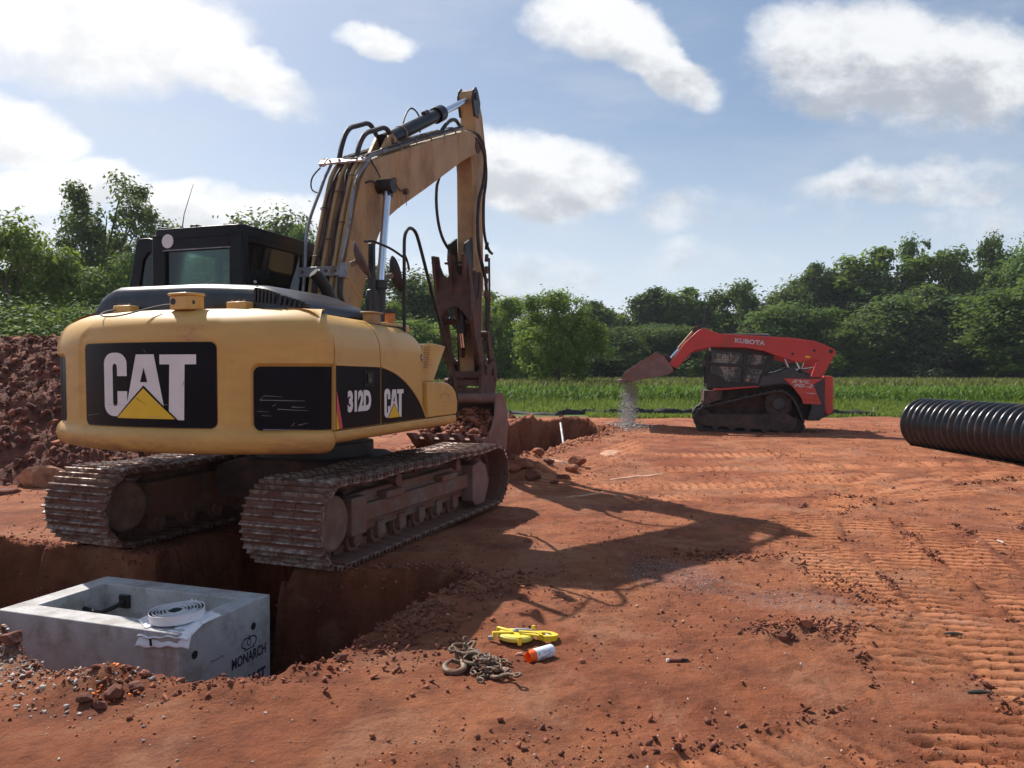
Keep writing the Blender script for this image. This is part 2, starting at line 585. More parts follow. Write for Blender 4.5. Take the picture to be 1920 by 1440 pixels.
def text_polys(txt, x0, x1, y0, y1, bold=0.0, shear=0.0, space=1.0):
    cu = bpy.data.curves.new('lettering', 'FONT')
    cu.body = txt
    cu.offset = bold
    cu.shear = shear
    cu.space_character = space
    cu.resolution_u = 3
    ob = bpy.data.objects.new('lettering', cu)
    COL.objects.link(ob)
    dg = bpy.context.evaluated_depsgraph_get()
    me = bpy.data.meshes.new_from_object(ob.evaluated_get(dg))
    xs = [v.co.x for v in me.vertices]
    ys = [v.co.y for v in me.vertices]
    ax, bx, ay, by = min(xs), max(xs), min(ys), max(ys)
    out = []
    for p in me.polygons:
        out.append([(x0 + (me.vertices[i].co.x - ax) / (bx - ax) * (x1 - x0), y0 + (me.vertices[i].co.y - ay) / (by - ay) * (y1 - y0)) for i in p.vertices])
    bpy.data.objects.remove(ob)
    bpy.data.curves.remove(cu)
    bpy.data.meshes.remove(me)
    return out


def cat_logo():
    """letters and triangle in a unit box (0..1, 0..1)"""
    X = lambda a: (a - 575) / 515
    Y = lambda b: (865 - b) / 395
    def arc(cx, cy, rx, ry, a0, a1, n=7):
        return [(cx + rx * math.cos(R(a0 + (a1 - a0) * i / n)), cy - ry * math.sin(R(a0 + (a1 - a0) * i / n))) for i in range(n + 1)]
    C = [(727, 610), (665, 610), (665, 560)] + arc(650, 560, 15, 25, 0, 180)[1:-1] + [(635, 560), (635, 770)] + arc(650, 770, 15, 20, 180, 360)[1:-1] + [(665, 770), (665, 700), (727, 700)] \
        + [(727, 790)] + arc(662, 785, 65, 66, 0, -90)[1:] + arc(640, 785, 65, 66, -90, -180) + arc(640, 536, 65, 66, 180, 90) + arc(662, 536, 65, 66, 90, 0)
    A = [(783, 482), (882, 482), (932, 790), (722, 790)]
    Ah = [(827, 560), (846, 645), (806, 645)]
    T = [(912, 484), (1090, 484), (1090, 541), (1036, 541), (1030, 865), (955, 865), (962, 541), (912, 541)]
    TB = [(825, 664), (1008, 872), (645, 872)]
    TY = [(825, 681), (988, 860), (664, 860)]
    f = lambda P: [(X(a), Y(b)) for a, b in P]
    return [f(C), f(A), f(T)], [f(Ah), f(TB)], [f(TY)]
# ------------------------------------------------------------------ terrain height
def _hash(ix, iy, seed):
    n = (ix.astype(np.int64) * 374761393 + iy.astype(np.int64) * 668265263 + seed * 982451653) & 0x7fffffff
    n = (n ^ (n >> 13)) * 1274126177 & 0x7fffffff
    n = (n ^ (n >> 16)) & 0xffff
    return n / 65535.0


def vnoise(x, y, seed=0):
    x = np.asarray(x, float)
    y = np.asarray(y, float)
    ix, iy = np.floor(x), np.floor(y)
    fx, fy = x - ix, y - iy
    fx = fx * fx * fx * (fx * (fx * 6 - 15) + 10)
    fy = fy * fy * fy * (fy * (fy * 6 - 15) + 10)
    a, b = _hash(ix, iy, seed), _hash(ix + 1, iy, seed)
    c, d = _hash(ix, iy + 1, seed), _hash(ix + 1, iy + 1, seed)
    return (a + (b - a) * fx + (c - a) * fy + (a - b - c + d) * fx * fy) * 2 - 1


def fbm(x, y, scale, octv=4, gain=.5, seed=0):
    s, a, t = 0, 1.0, 0
    for i in range(octv):
        c, d = math.cos(i * 1.1), math.sin(i * 1.1)
        s = s + a * vnoise((x * c - y * d) * scale + 17.3 * i, (x * d + y * c) * scale + 9.1 * i, seed + i)
        t += a
        a *= gain
        scale *= 2.03
    return s / t


def sstep(a, b, x):
    t = np.clip((x - a) / (b - a), 0, 1)
    return t * t * (3 - 2 * t)


def sdf_poly(x, y, P):
    d = np.full(x.shape, 1e9)
    inside = np.zeros(x.shape, bool)
    n = len(P)
    for i in range(n):
        ax, ay = P[i]
        bx, by = P[(i + 1) % n]
        ex, ey = bx - ax, by - ay
        t = np.clip(((x - ax) * ex + (y - ay) * ey) / (ex * ex + ey * ey), 0, 1)
        d = np.minimum(d, np.hypot(x - ax - ex * t, y - ay - ey * t))
        cond = ((ay > y) != (by > y))
        with np.errstate(divide='ignore', invalid='ignore'):
            xi = (bx - ax) * (y - ay) / (by - ay if by != ay else 1e-9) + ax
        inside ^= cond & (x < xi)
    return np.where(inside, d, -d)


PIT = [(-.42, 5.62), (-1.2, 5.66), (-2.1, 5.72), (-3.3, 6.35), (-4.8, 6.75), (-5.6, 5.9), (-5.2, 4.6), (-3.6, 4.30), (-2.75, 4.02), (-2.2, 3.74),
       (-1.8, 3.66), (-1.45, 3.58), (-1.15, 3.62), (-.93, 3.95), (-.78, 4.35), (-.57, 4.95), (-.36, 5.35)]
TRENCH = [(-2.5, 5.0), (-1.93, 7.4), (-.92, 11.0), (.15, 14.2), (1.45, 17.2)]


def seg_dist(x, y, P):
    d = np.full(x.shape, 1e9)
    side = np.zeros(x.shape)
    for i in range(len(P) - 1):
        ax, ay = P[i]
        bx, by = P[i + 1]
        ex, ey = bx - ax, by - ay
        t = np.clip(((x - ax) * ex + (y - ay) * ey) / (ex * ex + ey * ey), 0, 1)
        dd = np.hypot(x - ax - ex * t, y - ay - ey * t)
        cr = ex * (y - ay) - ey * (x - ax)
        m = dd < d
        d = np.where(m, dd, d)
        side = np.where(m, np.sign(cr), side)
    return d, side


# grouser and track-lug prints: start x, y, heading (deg right of +Y), width, pitch, length, depth
LANES = [(1.62 + .5 * k_, 1.9 + .1 * k_, 12.5 + 1.2 * k_, .47, .114 + .003 * (k_ % 3), 6.4 - .35 * (k_ % 4), .036 - .0012 * k_) for k_ in range(12)] + [
    (1.95, 6.6, 40, .42, .12, 5.0, .018), (3.5, 8.6, 66, .45, .12, 7.0, .018), (-.35, 2.2, 62, .4, .11, 2.2, .008),
    (1.2, 8.9, 78, .45, .13, 8.0, .016), (.9, 9.7, 82, .45, .13, 9.0, .016), (.2, 9.6, 25, .6, .17, 6.0, .014), (2.0, 11.2, 86, .45, .14, 9, .018),
    (1.5, 12.6, 92, .45, .14, 9, .018), (3.0, 10.3, 84, .45, .13, 8, .016)]


def lanes_h(x, y):
    h = np.zeros(x.shape)
    ton = np.zeros(x.shape)
    cov = np.zeros(x.shape)
    for k, (sx, sy, hd, w, p, L, amp) in enumerate(LANES):
        fx, fy = math.sin(R(hd)), math.cos(R(hd))
        t = (x - sx) * fx + (y - sy) * fy
        c = (x - sx) * fy - (y - sy) * fx
        m0 = (t > -.1) & (t < L + .1) & (np.abs(c) < w / 2 + .12)
        if not m0.any():
            continue
        tt, cc, xx, yy_ = t[m0], c[m0], x[m0], y[m0]
        edge = w / 2 + .03 * vnoise(tt * 3, cc * 0 + k, 5)
        inl = sstep(edge + .02, edge - .02, np.abs(cc)) * sstep(-.1, .2, tt) * sstep(L + .1, L - .4, tt)
        tw = tt + .011 * vnoise(xx * 7, yy_ * 7, 11 + k) + np.where(np.abs(cc) < .05, .0, np.where(cc > 0, p * .5, 0)) * (k % 2 == 0)
        ph = (tw / p) % 1.0
        groove = sstep(.0, .05, ph) * sstep(.36, .12, ph)
        strength = np.clip(.74 + 1.9 * fbm(xx, yy_, 1.6, 4, .55, 31 + k), 0, 1)
        cov[m0] = np.maximum(cov[m0], inl * strength)
        h[m0] += -amp * groove * strength * inl * 2.3 + amp * .30 * inl * strength
        rim = np.exp(-((np.abs(cc) - edge - .03) / .025) ** 2) * np.clip(fbm(xx, yy_, 9, 2, .5, 77), 0, 1)
        h[m0] += .03 * rim * (tt > 0) * (tt < L)
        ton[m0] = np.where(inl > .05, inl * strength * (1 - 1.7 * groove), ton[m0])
    return h, ton, cov


def height(x, y, full=False):
    x = np.asarray(x, float)
    y = np.asarray(y, float)
    sh = x.shape
    x, y = x.ravel(), y.ravel()
    h = .2 * sstep(8, 15.5, y) * sstep(30, 20, np.abs(x) * .8)
    near = sstep(24, 20, y)
    h = h + near * (.035 * fbm(x, y, .35, 3, .5, 1) + .012 * fbm(x, y, 2.1, 4, .55, 2))
    lump = np.clip(fbm(x, y, 7.0, 3, .55, 3), 0, 1) ** 1.3
    lh, ton, cov = lanes_h(x, y)
    h += near * (1 - .85 * cov) * .045 * lump * np.clip(.35 + 1.4 * fbm(x, y, .8, 3, .5, 8), 0, 1)
    pt = np.clip(fbm(x, y, 15.0, 3, .6, 12), -.2, 1)
    h += (1 - .75 * cov) * sstep(12, 7, y) * .019 * pt * np.clip(.40 + 1.6 * fbm(x, y, .9, 3, .5, 18), 0, 1)
    h += lh
    # excavation pit around the vault
    dp = np.full(x.shape, -9.0)
    m = (x > -8) & (x < 2) & (y > 2.2) & (y < 8.5)
    dp[m] = sdf_poly(x[m], y[m], PIT)
    dt = np.full(x.shape, -9.0)
    m = (x > -5) & (x < 4.5) & (y > 4.5) & (y < 19)
    if m.any():
        dd, side = seg_dist(x[m], y[m], TRENCH)
        half = .60 + .18 * sstep(9.0, 10.5, y[m])
        dt[m] = half - dd
        bank = sstep(1.6, .9, dd) * (side > 0) * sstep(9.6, 11.5, y[m]) * .20 * (1 + .7 * fbm(x[m], y[m], 2.2, 3, .5, 44))
        h[m] += bank
    d = np.maximum(dp, dt) + (.11 * fbm(x, y, 1.9, 4, .6, 21) + .05 * fbm(x, y, 8.0, 3, .6, 27)) * (np.maximum(dp, dt) > -1.0)
    prof = sstep(-.03, .17, d)
    walls = .16 * fbm(x, y, 5.0, 3, .6, 23) * sstep(.02, .2, d)
    depth = np.where(dp > dt - .2, 1.15, .95)
    h = h - depth * prof + walls
    rim = np.exp(-np.clip(-d, 0, 9) / .16) * (d < .05) * (d > -1.5)
    h += rim * (.055 * np.clip(fbm(x, y, 4.5, 4, .6, 61) + .25, 0, 1) + .02)
    # gravelly mound and torn-up lumps on the near lip, a hollow beside the vault
    h += .15 * np.exp(-(((x + 2.75) / .42) ** 2 + ((y - 4.02) / .22) ** 2))
    h += .09 * np.exp(-(((x + 1.95) / .20) ** 2 + ((y - 3.55) / .14) ** 2)) * (1 + .3 * fbm(x, y, 12, 2, .5, 90))
    h += .05 * np.exp(-(((x + 1.25) / .4) ** 2 + ((y - 3.5) / .10) ** 2)) * (1 + .8 * fbm(x, y, 9, 2, .5, 91))
    h += .05 * np.exp(-(((x - 1.58) / .22) ** 2 + ((y - 4.35) / .10) ** 2)) * (1 + 1.2 * fbm(x, y, 14, 3, .6, 92))
    h += .16 * np.exp(-(((x - .25) / .55) ** 2 + ((y - 11.2) / .6) ** 2)) * (1 + .9 * fbm(x, y, 4, 3, .6, 93))
    h += .10 * np.exp(-(((x - 2.9) / 1.1) ** 2 + ((y - 17.2) / .5) ** 2)) * (1 + .6 * fbm(x, y, 3, 3, .6, 94))
    if full:
        grav = np.exp(-(((x - 1.20) / .42) ** 2 + ((y - 5.75) / .50) ** 2)) + .8 * np.exp(-(((x - 1.9) / .5) ** 2 + ((y - 5.0) / .35) ** 2)) \
            + 1.1 * np.exp(-(((x + 2.65) / .55) ** 2 + ((y - 3.9) / .35) ** 2)) + .5 * np.exp(-(((x - 2.7) / .4) ** 2 + ((y - 4.6) / .35) ** 2))
        pit_shade = sstep(-.1, .25, d)  # mask for the shade painted into the pit and trench soil
        return h.reshape(sh), ton.reshape(sh), grav.reshape(sh), pit_shade.reshape(sh)
    return h.reshape(sh)


def gz(x, y):
    return float(height(np.array([x]), np.array([y]))[0])


def axis_lines(segs):
    out = []
    for a, b, s in segs:
        out.append(np.linspace(a, b, max(1, int(round((b - a) / s))), endpoint=False))
    out.append(np.array([segs[-1][1]]))
    return np.concatenate(out)


gx = axis_lines([(-600, -100, 50), (-100, -20, 8), (-20, -7, .4), (-7, -4.6, .05), (-4.6, 4.4, .0215), (4.4, 9, .06), (9, 14, .25), (14, 30, 1.0), (30, 100, 7), (100, 600, 50)])
gy = axis_lines([(-60, 0, 6), (0, 1.6, .2), (1.6, 8, .0215), (8, 11, .035), (11, 20, .075), (20, 26, .2), (26, 40, 1), (40, 100, 6), (100, 900, 80)])
XX, YY = np.meshgrid(gx, gy)
HH, TON, GRV, PIT_SHADE = height(XX, YY, True)
nx, ny = len(gx), len(gy)
V = np.stack([XX.ravel(), YY.ravel(), HH.ravel()], 1)
idx = np.arange(nx * ny).reshape(ny, nx)
F = np.stack([idx[:-1, :-1].ravel(), idx[:-1, 1:].ravel(), idx[1:, 1:].ravel(), idx[1:, :-1].ravel()], 1)


def ground_mat():
    m = bpy.data.materials.new('red_clay_and_grass')
    m.use_nodes = True
    nt = m.node_tree
    nt.nodes.clear()
    q = G(nt)
    t = q.n('ShaderNodeTexCoord').outputs['Object']
    at = lambda n: q.n('ShaderNodeAttribute', attribute_name=n).outputs['Fac']
    ton, grv, pit_shade = at('ton'), at('grv'), at('pit_shade')
    big = q.ramp(q.noise(t, .55, 6, .6), .35, .68)
    med = q.ramp(q.noise(t, 2.4, 7, .65), .40, .68)
    c = q.mix(big, (.325, .096, .042), (.470, .180, .082))
    c = q.mix(q.math('MULTIPLY', med, .75), c, (.160, .050, .027))
    dry = q.ramp(q.noise(t, 1.3, 9, .66, .6), .50, .62)
    c = q.mix(q.math('MULTIPLY', dry, .65), c, (.44, .205, .115))
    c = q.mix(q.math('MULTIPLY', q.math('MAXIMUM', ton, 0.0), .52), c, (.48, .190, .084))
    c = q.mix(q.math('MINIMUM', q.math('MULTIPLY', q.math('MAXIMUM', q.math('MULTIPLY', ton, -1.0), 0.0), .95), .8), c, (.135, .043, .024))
    sp = q.n('ShaderNodeTexVoronoi')
    q.set(sp.inputs['Vector'], t)
    sp.inputs['Scale'].default_value = 55
    spk = q.math('MULTIPLY', q.ramp(sp.outputs['Distance'], .22, .12), q.ramp(q.noise(t, 21, 3, .6), .55, .66))
    c = q.mix(q.math('MULTIPLY', spk, .7), c, (.43, .27, .19))
    c = q.mix(q.math('MULTIPLY', q.ramp(q.noise(t, 75, 4, .7), .48, .75), .5), c, (.150, .048, .027))
    c = q.mix(q.math('MULTIPLY', q.ramp(q.noise(t, 9, 8, .75), .5, .64), .4), c, (.170, .054, .029))
    gm = q.math('MULTIPLY', q.ramp(q.noise(t, 60, 3, .7), .50, .58), q.ramp(q.math('ADD', grv, q.math('MULTIPLY', q.noise(t, 5, 5, .7), .8)), .72, 1.15))
    c = q.mix(q.math('MULTIPLY', gm, .55), c, (.30, .30, .31))
    c = q.mix(q.math('MULTIPLY', pit_shade, .85), c, (.052, .019, .014))  # subsoil colour darkened to paint in the shade of pit and machine
    # grass cover beyond the work area
    sep_ = q.n('ShaderNodeSeparateXYZ')
    q.set(sep_.inputs[0], t)
    edge = q.math('ADD', sep_.outputs[1], q.math('MULTIPLY', q.math('SUBTRACT', q.noise(t, .8, 5, .7), .5), 3.0))
    gmask = q.ramp(edge, 21.6, 22.6)
    gcol = q.mix(q.noise(t, 3, 5, .7), (.055, .085, .018), (.13, .17, .045))
    c = q.mix(gmask, c, gcol)
    b = q.n('ShaderNodeBsdfPrincipled')
    q.set(b.inputs['Base Color'], c)
    b.inputs['Roughness'].default_value = .92
    b.inputs['Specular IOR Level'].default_value = .25
    bp = q.n('ShaderNodeBump')
    q.set(bp.inputs['Distance'], q.math('MULTIPLY_ADD', q.math('MINIMUM', q.math('ABSOLUTE', ton), 1.0), -.028, .045))
    q.set(bp.inputs['Height'], q.math('ADD', q.math('ADD', q.noise(t, 30, 9, .78), q.math('MULTIPLY', q.noise(t, 9, 4, .6), 1.2)), q.math('MULTIPLY', spk, .35)))
    nt.links.new(bp.outputs[0], b.inputs['Normal'])
    o = q.n('ShaderNodeOutputMaterial')
    nt.links.new(b.outputs[0], o.inputs[0])
    return m


M['ground'] = ground_mat()
ground = fast_mesh('ground', V, F, M['ground'], attr={'ton': TON.ravel(), 'grv': np.clip(GRV.ravel(), 0, 1.5), 'pit_shade': PIT_SHADE.ravel()}, smooth=True)
ground['kind'] = 'structure'

# ------------------------------------------------------------------ loose lumps
def lump_protos(n, sub=1, rough=.28, flat=.75, seed=0):
    """angular chunks: hulls of random points"""
    rs = np.random.RandomState(seed)
    out = []
    for i in range(n):
        k = 12 if sub < 2 else 22
        p = rs.normal(size=(k, 3))
        p /= np.linalg.norm(p, axis=1, keepdims=True)
        p *= rs.uniform(.72, 1.08, (k, 1))
        p *= np.array([1.1, rs.uniform(.6, 1), flat * rs.uniform(.7, 1.1)])
        bm = bmesh.new()
        for q_ in p:
            bm.verts.new(q_)
        bmesh.ops.convex_hull(bm, input=bm.verts)
        bmesh.ops.triangulate(bm, faces=bm.faces)
        for v_ in [v_ for v_ in bm.verts if not v_.link_faces]:
            bm.verts.remove(v_)
        bm.verts.index_update()
        bmesh.ops.recalc_face_normals(bm, faces=bm.faces)
        out.append((np.array([v_.co[:] for v_ in bm.verts]), np.array([[v_.index for v_ in f.verts] for f in bm.faces])))
        bm.free()
    return out


def scatter(name, P, S, mats, parent=None, sub=1, rough=.28, flat=.75, seed=0, mi=None, sink=.3, smooth=False):
    protos = lump_protos(10, sub, rough, flat, seed)
    rs = np.random.RandomState(seed + 5)
    n = len(P)
    which = rs.randint(0, 10, n)
    a = rs.uniform(0, 6.283, n)
    tl = rs.normal(0, .4, (n, 2))
    VV, FF, MM, off = [], [], [], 0
    for k in range(10):
        w = np.where(which == k)[0]
        if not len(w):
            continue
        v, f = protos[k]
        c, s_ = np.cos(a[w]), np.sin(a[w])
        R_ = np.zeros((len(w), 3, 3))
        R_[:, 0, 0], R_[:, 0, 1], R_[:, 1, 0], R_[:, 1, 1], R_[:, 2, 2] = c, -s_, s_, c, 1
        R_[:, 0, 2], R_[:, 2, 0] = tl[w, 1], -tl[w, 1]
        R_[:, 1, 2], R_[:, 2, 1] = -tl[w, 0], tl[w, 0]
        q = np.einsum('nij,vj->nvi', R_, v) * np.asarray(S)[w][:, None, None] + P[w][:, None, :]
        q[:, :, 2] += (np.asarray(S)[w] * (flat - sink))[:, None]
        VV.append(q.reshape(-1, 3))
        FF.append((f[None] + (np.arange(len(w)) * len(v))[:, None, None]).reshape(-1, 3) + off)
        off += len(w) * len(v)
        if mi is not None:
            MM.append(np.repeat(np.asarray(mi)[w], len(f)))
    o = fast_mesh(name, np.concatenate(VV), np.concatenate(FF), mats, parent, mi=None if mi is None else np.concatenate(MM), smooth=smooth)
    o['kind'] = 'stuff'
    return o


rs = np.random.RandomState(3)


def pts_on(xs, ys):
    return np.stack([xs, ys, height(xs, ys)], 1)


# crumbs of clay over the whole yard, thicker near the eye, on the pit lip and in patches
n = 20000
yy_ = 2.0 + 17 * rs.uniform(0, 1, n) ** 2.1
xx_ = rs.uniform(-1, 1, n) * (1.2 + yy_ * .78)
keep = (fbm(xx_, yy_, 1.1, 4, .6, 66) + rs.uniform(-.22, .22, n)) > .10
xx_, yy_ = xx_[keep], yy_[keep]
size = .0028 + .0075 * rs.uniform(0, 1, len(xx_)) ** 3.5 + .0007 * yy_
big = rs.uniform(0, 1, len(xx_)) > .985
size = np.where(big, size * 1.7, size)
crumbs = scatter('clay_crumbs', pts_on(xx_, yy_), size, [M['clod'], M['clod_dark'], M['slab']], seed=1, mi=rs.choice(3, len(xx_), p=[.6, .3, .1]))
# lip of the pit and trench banks
ang = []
for P_ in (PIT + PIT[:1], ):
    for i in range(len(P_) - 1):
        a, b = np.array(P_[i]), np.array(P_[i + 1])
        L = np.linalg.norm(b - a)
        k = int(L * 520)
        t = rs.uniform(0, 1, k)[:, None]
        nrm = np.array([(b - a)[1], -(b - a)[0]]) / L
        off = np.where(rs.uniform(0, 1, k) < .35, -rs.uniform(0, .5, k), rs.normal(.02, .11, k))[:, None]
        ang.append(a + (b - a) * t + nrm * off)
for i in range(2, len(TRENCH) - 1):
    a, b = np.array(TRENCH[i]), np.array(TRENCH[i + 1])
    L = np.linalg.norm(b - a)
    k = int(L * 160)
    t = rs.uniform(0, 1, k)[:, None]
    nrm = np.array([(b - a)[1], -(b - a)[0]]) / L
    sgn = rs.choice([-1, 1], k)[:, None]
    ang.append(a + (b - a) * t + nrm * sgn * (.85 + np.abs(rs.normal(0, .16, k)))[:, None])
E_ = np.concatenate(ang)
sz = .004 + .020 * rs.uniform(0, 1, len(E_)) ** 7 + .0008 * E_[:, 1]
scatter('lip_clods', pts_on(E_[:, 0], E_[:, 1]), sz, [M['clod'], M['clod_dark']], seed=2, mi=rs.choice(2, len(E_), p=[.65, .35]))
# broken soil thrown up along the edges of the track prints, and a churned patch beside them
lx, ly = [], []
for (sx, sy, hd, w, p_, L, amp) in LANES[:15]:
    k = int(L * 150)
    t = rs.uniform(0, L, k)
    c = rs.choice([-1, 1], k) * (w / 2 + rs.normal(.02, .025, k))
    fx, fy = math.sin(R(hd)), math.cos(R(hd))
    X_, Y_ = sx + t * fx + c * fy, sy + t * fy - c * fx
    ok = fbm(X_, Y_, 2.2, 3, .6, 120) > .12
    lx.append(X_[ok])
    ly.append(Y_[ok])
for cx, cy, a_, b__, k in ((1.62, 4.42, .14, .09, 420), (1.85, 4.5, .12, .06, 260), (2.35, 5.3, .08, .3, 160), (.35, 3.05, .35, .2, 200), (-.55, 4.4, .18, .35, 500), (-.4, 5.4, .3, .2, 500), (1.75, 6.3, .3, .12, 300)):
    lx.append(rs.normal(cx, a_, k))
    ly.append(rs.normal(cy, b__, k))
lx, ly = np.concatenate(lx), np.concatenate(ly)
scatter('churned_crumbs', pts_on(lx, ly), .004 + .017 * rs.uniform(0, 1, len(lx)) ** 5 + .0009 * ly, [M['clod'], M['clod_dark']], seed=22, mi=rs.choice(2, len(lx), p=[.5, .5]))
# grey pebbles: the mound at the vault corner, the spilled patch in the shadow
gp, gs = [], []
for cx, cy, rx_, ry_, k, s0 in ((-2.62, 3.92, .45, .20, 1300, .010), (-2.3, 3.5, .5, .3, 260, .008), (1.15, 5.72, .26, .30, 620, .0045), (1.75, 5.15, .35, .30, 160, .005), (2.5, 4.7, .45, .3, 90, .005), (-1.2, 3.1, 1.3, .5, 160, .006), (-2.0, 3.6, .2, .15, 60, .012), (1.2, 3.2, 1.6, .7, 120, .005)):
    gp.append(np.stack([rs.normal(cx, rx_, k), rs.normal(cy, ry_, k)], 1))
    gs.append(s0 * (.55 + 1.0 * rs.uniform(0, 1, k) ** 2))
gp, gs = np.concatenate(gp), np.concatenate(gs)
scatter('grey_pebbles', pts_on(gp[:, 0], gp[:, 1]), gs, [M['gravel'], M['slab']], seed=4, flat=.6, mi=rs.choice(2, len(gp), p=[.85, .15]), sink=.2)


def lump(name, label, cat, x, y, s, m, seed=1, flat=.7, stretch=(1, 1, 1), rz=0, group=None, sub=3, dz=0):
    """one big clod or rock"""
    rs_ = np.random.RandomState(seed)
    bm = bmesh.new()
    bmesh.ops.create_icosphere(bm, subdivisions=sub, radius=1)
    v = np.array([q.co[:] for q in bm.verts])
    r = 1 + .30 * fbm(v[:, 0] * 1 + v[:, 2] * .7, v[:, 1] + seed * 3.1 + v[:, 2] * .4, 1.6, 5, .68, seed)
    v = v * r[:, None]
    for _ in range(11):
        d = rs_.normal(size=3)
        d /= np.linalg.norm(d)
        k = v @ d
        v = v - np.outer(np.clip(k - rs_.uniform(.52, .85), 0, None), d) * .97
    v = v * (1 + .05 * rs_.uniform(-1, 1, (len(v), 1)))
    v *= np.array(stretch) * np.array([1, 1, flat]) * s
    for q, c in zip(bm.verts, v):
        q.co = c
    me = bpy.data.meshes.new(name)
    bm.to_mesh(me)
    bm.free()
    me.materials.append(m)
    me.shade_smooth()
    me.set_sharp_from_angle(angle=R(14))
    o = bpy.data.objects.new(name, me)
    COL.objects.link(o)
    o.location = (x, y, gz(x, y) + s * flat * .45 + dz)
    o.rotation_euler = (0, 0, rz)
    tag(o, label, cat, group)
    return o


def at(px, py, z=0.0):
    """point of the yard at height z seen in this direction (used to read positions off the photograph once)"""
    a = math.atan(23 / 1440)
    dx, dy, dz = (px - 960) / 1440, 1.0, (720 - py) / 1440
    d = Vector((dx, dy * math.cos(a) + dz * math.sin(a), -dy * math.sin(a) + dz * math.cos(a)))
    t = (z - 1.5) / d.z
    return d.x * t, d.y * t
# ================================================================== EXCAVATOR
EX, EY = -1.93, 7.55
exc = empty('excavator', 'yellow tracked excavator with black cab and raised boom standing over the trench', 'excavator', (EX, EY, 0))
YU, YT = R(-18.2), R(-21.4)
UM = Matrix.Rotation(YU, 4, 'Z')
TM = Matrix.Rotation(YT, 4, 'Z')


def ub(mb, name, mats, parent=None, **kw):
    """build a part of the upper structure (its meshes are in the upper's own axes)"""
    o = mb.build(name, mats, parent or exc, **kw)
    if parent is None:
        o.matrix_local = UM
    return o


def ud(name, polys, fn, m, parent, cuts=None):
    return decal(name, polys, fn, m, parent, cuts)


# ---------------- counterweight: plan outline swept over its height profile
def cw_outline():
    P = [(-1.245, -1.40), (-1.245, -1.66)]
    def arcpt(x):
        return -math.sqrt(2.165 ** 2 - x * x)
    # left corner
    cxl, cyl_ = -1.125, -1.72
    for i in range(1, 9):
        a = R(180 + 62 * i / 9)
        P.append((cxl + .12 * math.cos(a), cyl_ + .12 * math.sin(a)))
    for i in range(0, 61):
        x = -1.165 + 2.33 * i / 60
        P.append((x, arcpt(x)))
    for i in range(1, 9):
        a = R(298 + 62 * i / 9)
        P.append((1.125 + .12 * math.cos(a), cyl_ + .12 * math.sin(a)))
    P += [(1.245, -1.69)]
    P = [(x * 1.052 if x < 0 else x, y) for x, y in P]
    L = [0]
    for i in range(1, len(P)):
        L.append(L[-1] + math.dist(P[i], P[i - 1]))
    return np.array(P), np.array(L)


_P, _L = cw_outline()


def cw_pt(s):
    """s = arc length -> point, outward normal"""
    x = np.interp(s, _L, _P[:, 0])
    y = np.interp(s, _L, _P[:, 1])
    x2 = np.interp(min(s + .03, _L[-1]), _L, _P[:, 0])
    y2 = np.interp(min(s + .03, _L[-1]), _L, _P[:, 1])
    x1 = np.interp(max(s - .03, 0), _L, _P[:, 0])
    y1 = np.interp(max(s - .03, 0), _L, _P[:, 1])
    t = np.array([x2 - x1, y2 - y1])
    t /= np.linalg.norm(t)
    return float(x), float(y), t[1] * 1.0, -t[0] * 1.0


def s_of_x(x):
    i = (_L > .35) & (_L < _L[-1] - .12)
    return float(np.interp(x, _P[i, 0], _L[i]))


ZP = [.905, .912, .925, .945, .97, 1.0, 1.03, 1.055, 1.08]
IN = [.12, .075, .045, .022, .008, .0, .0, .006, .018]
ZP += list(np.linspace(1.11, 1.70, 22)) + [1.74, 1.78, 1.82, 1.86, 1.895, 1.925, 1.95, 1.965, 1.975]
IN += list(np.linspace(.02, .012, 22)) + [.018, .030, .048, .075, .11, .155, .21, .28, .40]


def cw_inset(z):
    return float(np.interp(z, ZP, IN))


s0m, s1m = s_of_x(-.75), s_of_x(.53)
s0r, s1r = s_of_x(.77), _L[-1] + .1
s0l, s1l = .10, s_of_x(-1.075)
PAN = [('m', s0m, s1m, 1.09, 1.72), ('r', s0r, s1r, 1.075, 1.545), ('l', s0l, s1l, 1.10, 1.63)]


def rr_sd(s, z, a, b, c, d, r):
    qx = abs(s - (a + b) / 2) - (b - a) / 2 + r
    qz = abs(z - (c + d) / 2) - (d - c) / 2 + r
    return math.hypot(max(qx, 0), max(qz, 0)) + min(max(qx, qz), 0) - r


def cw_recess(s, z):
    r = 0
    for k, a, b, c, d in PAN:
        sd = rr_sd(s, z, a, b, c, d, .055)
        r = max(r, .026 * (1 - min(1, max(0, (sd + .004) / .016))))
        if k == 'm':
            sd = rr_sd(s, z, a - .04, b + .06, c + .0, d + .085, .10)
            r = max(r, .016 * (1 - min(1, max(0, (sd + .01) / .04))))
    return r


def cw_surf(s, z, off=0.0):
    x, y, nx_, ny_ = cw_pt(s)
    k = cw_inset(z) - off
    return (x - nx_ * k, y - ny_ * k, z)


mb = MB()
zs = []
for i in range(len(ZP) - 1):
    kk = 2 if 1.0 < ZP[i] < 1.8 else 1
    zs += [ZP[i] + (ZP[i + 1] - ZP[i]) * j / kk for j in range(kk)]
zs.append(ZP[-1])
ss = np.linspace(0, _L[-1], 300)
vs = []
for z in zs:
    for s_ in ss:
        vs.append(cw_surf(s_, z, -cw_recess(s_, z)))
ns = len(ss)
fs = [(j * ns + i, j * ns + i + 1, (j + 1) * ns + i + 1, (j + 1) * ns + i) for j in range(len(zs) - 1) for i in range(ns - 1)]
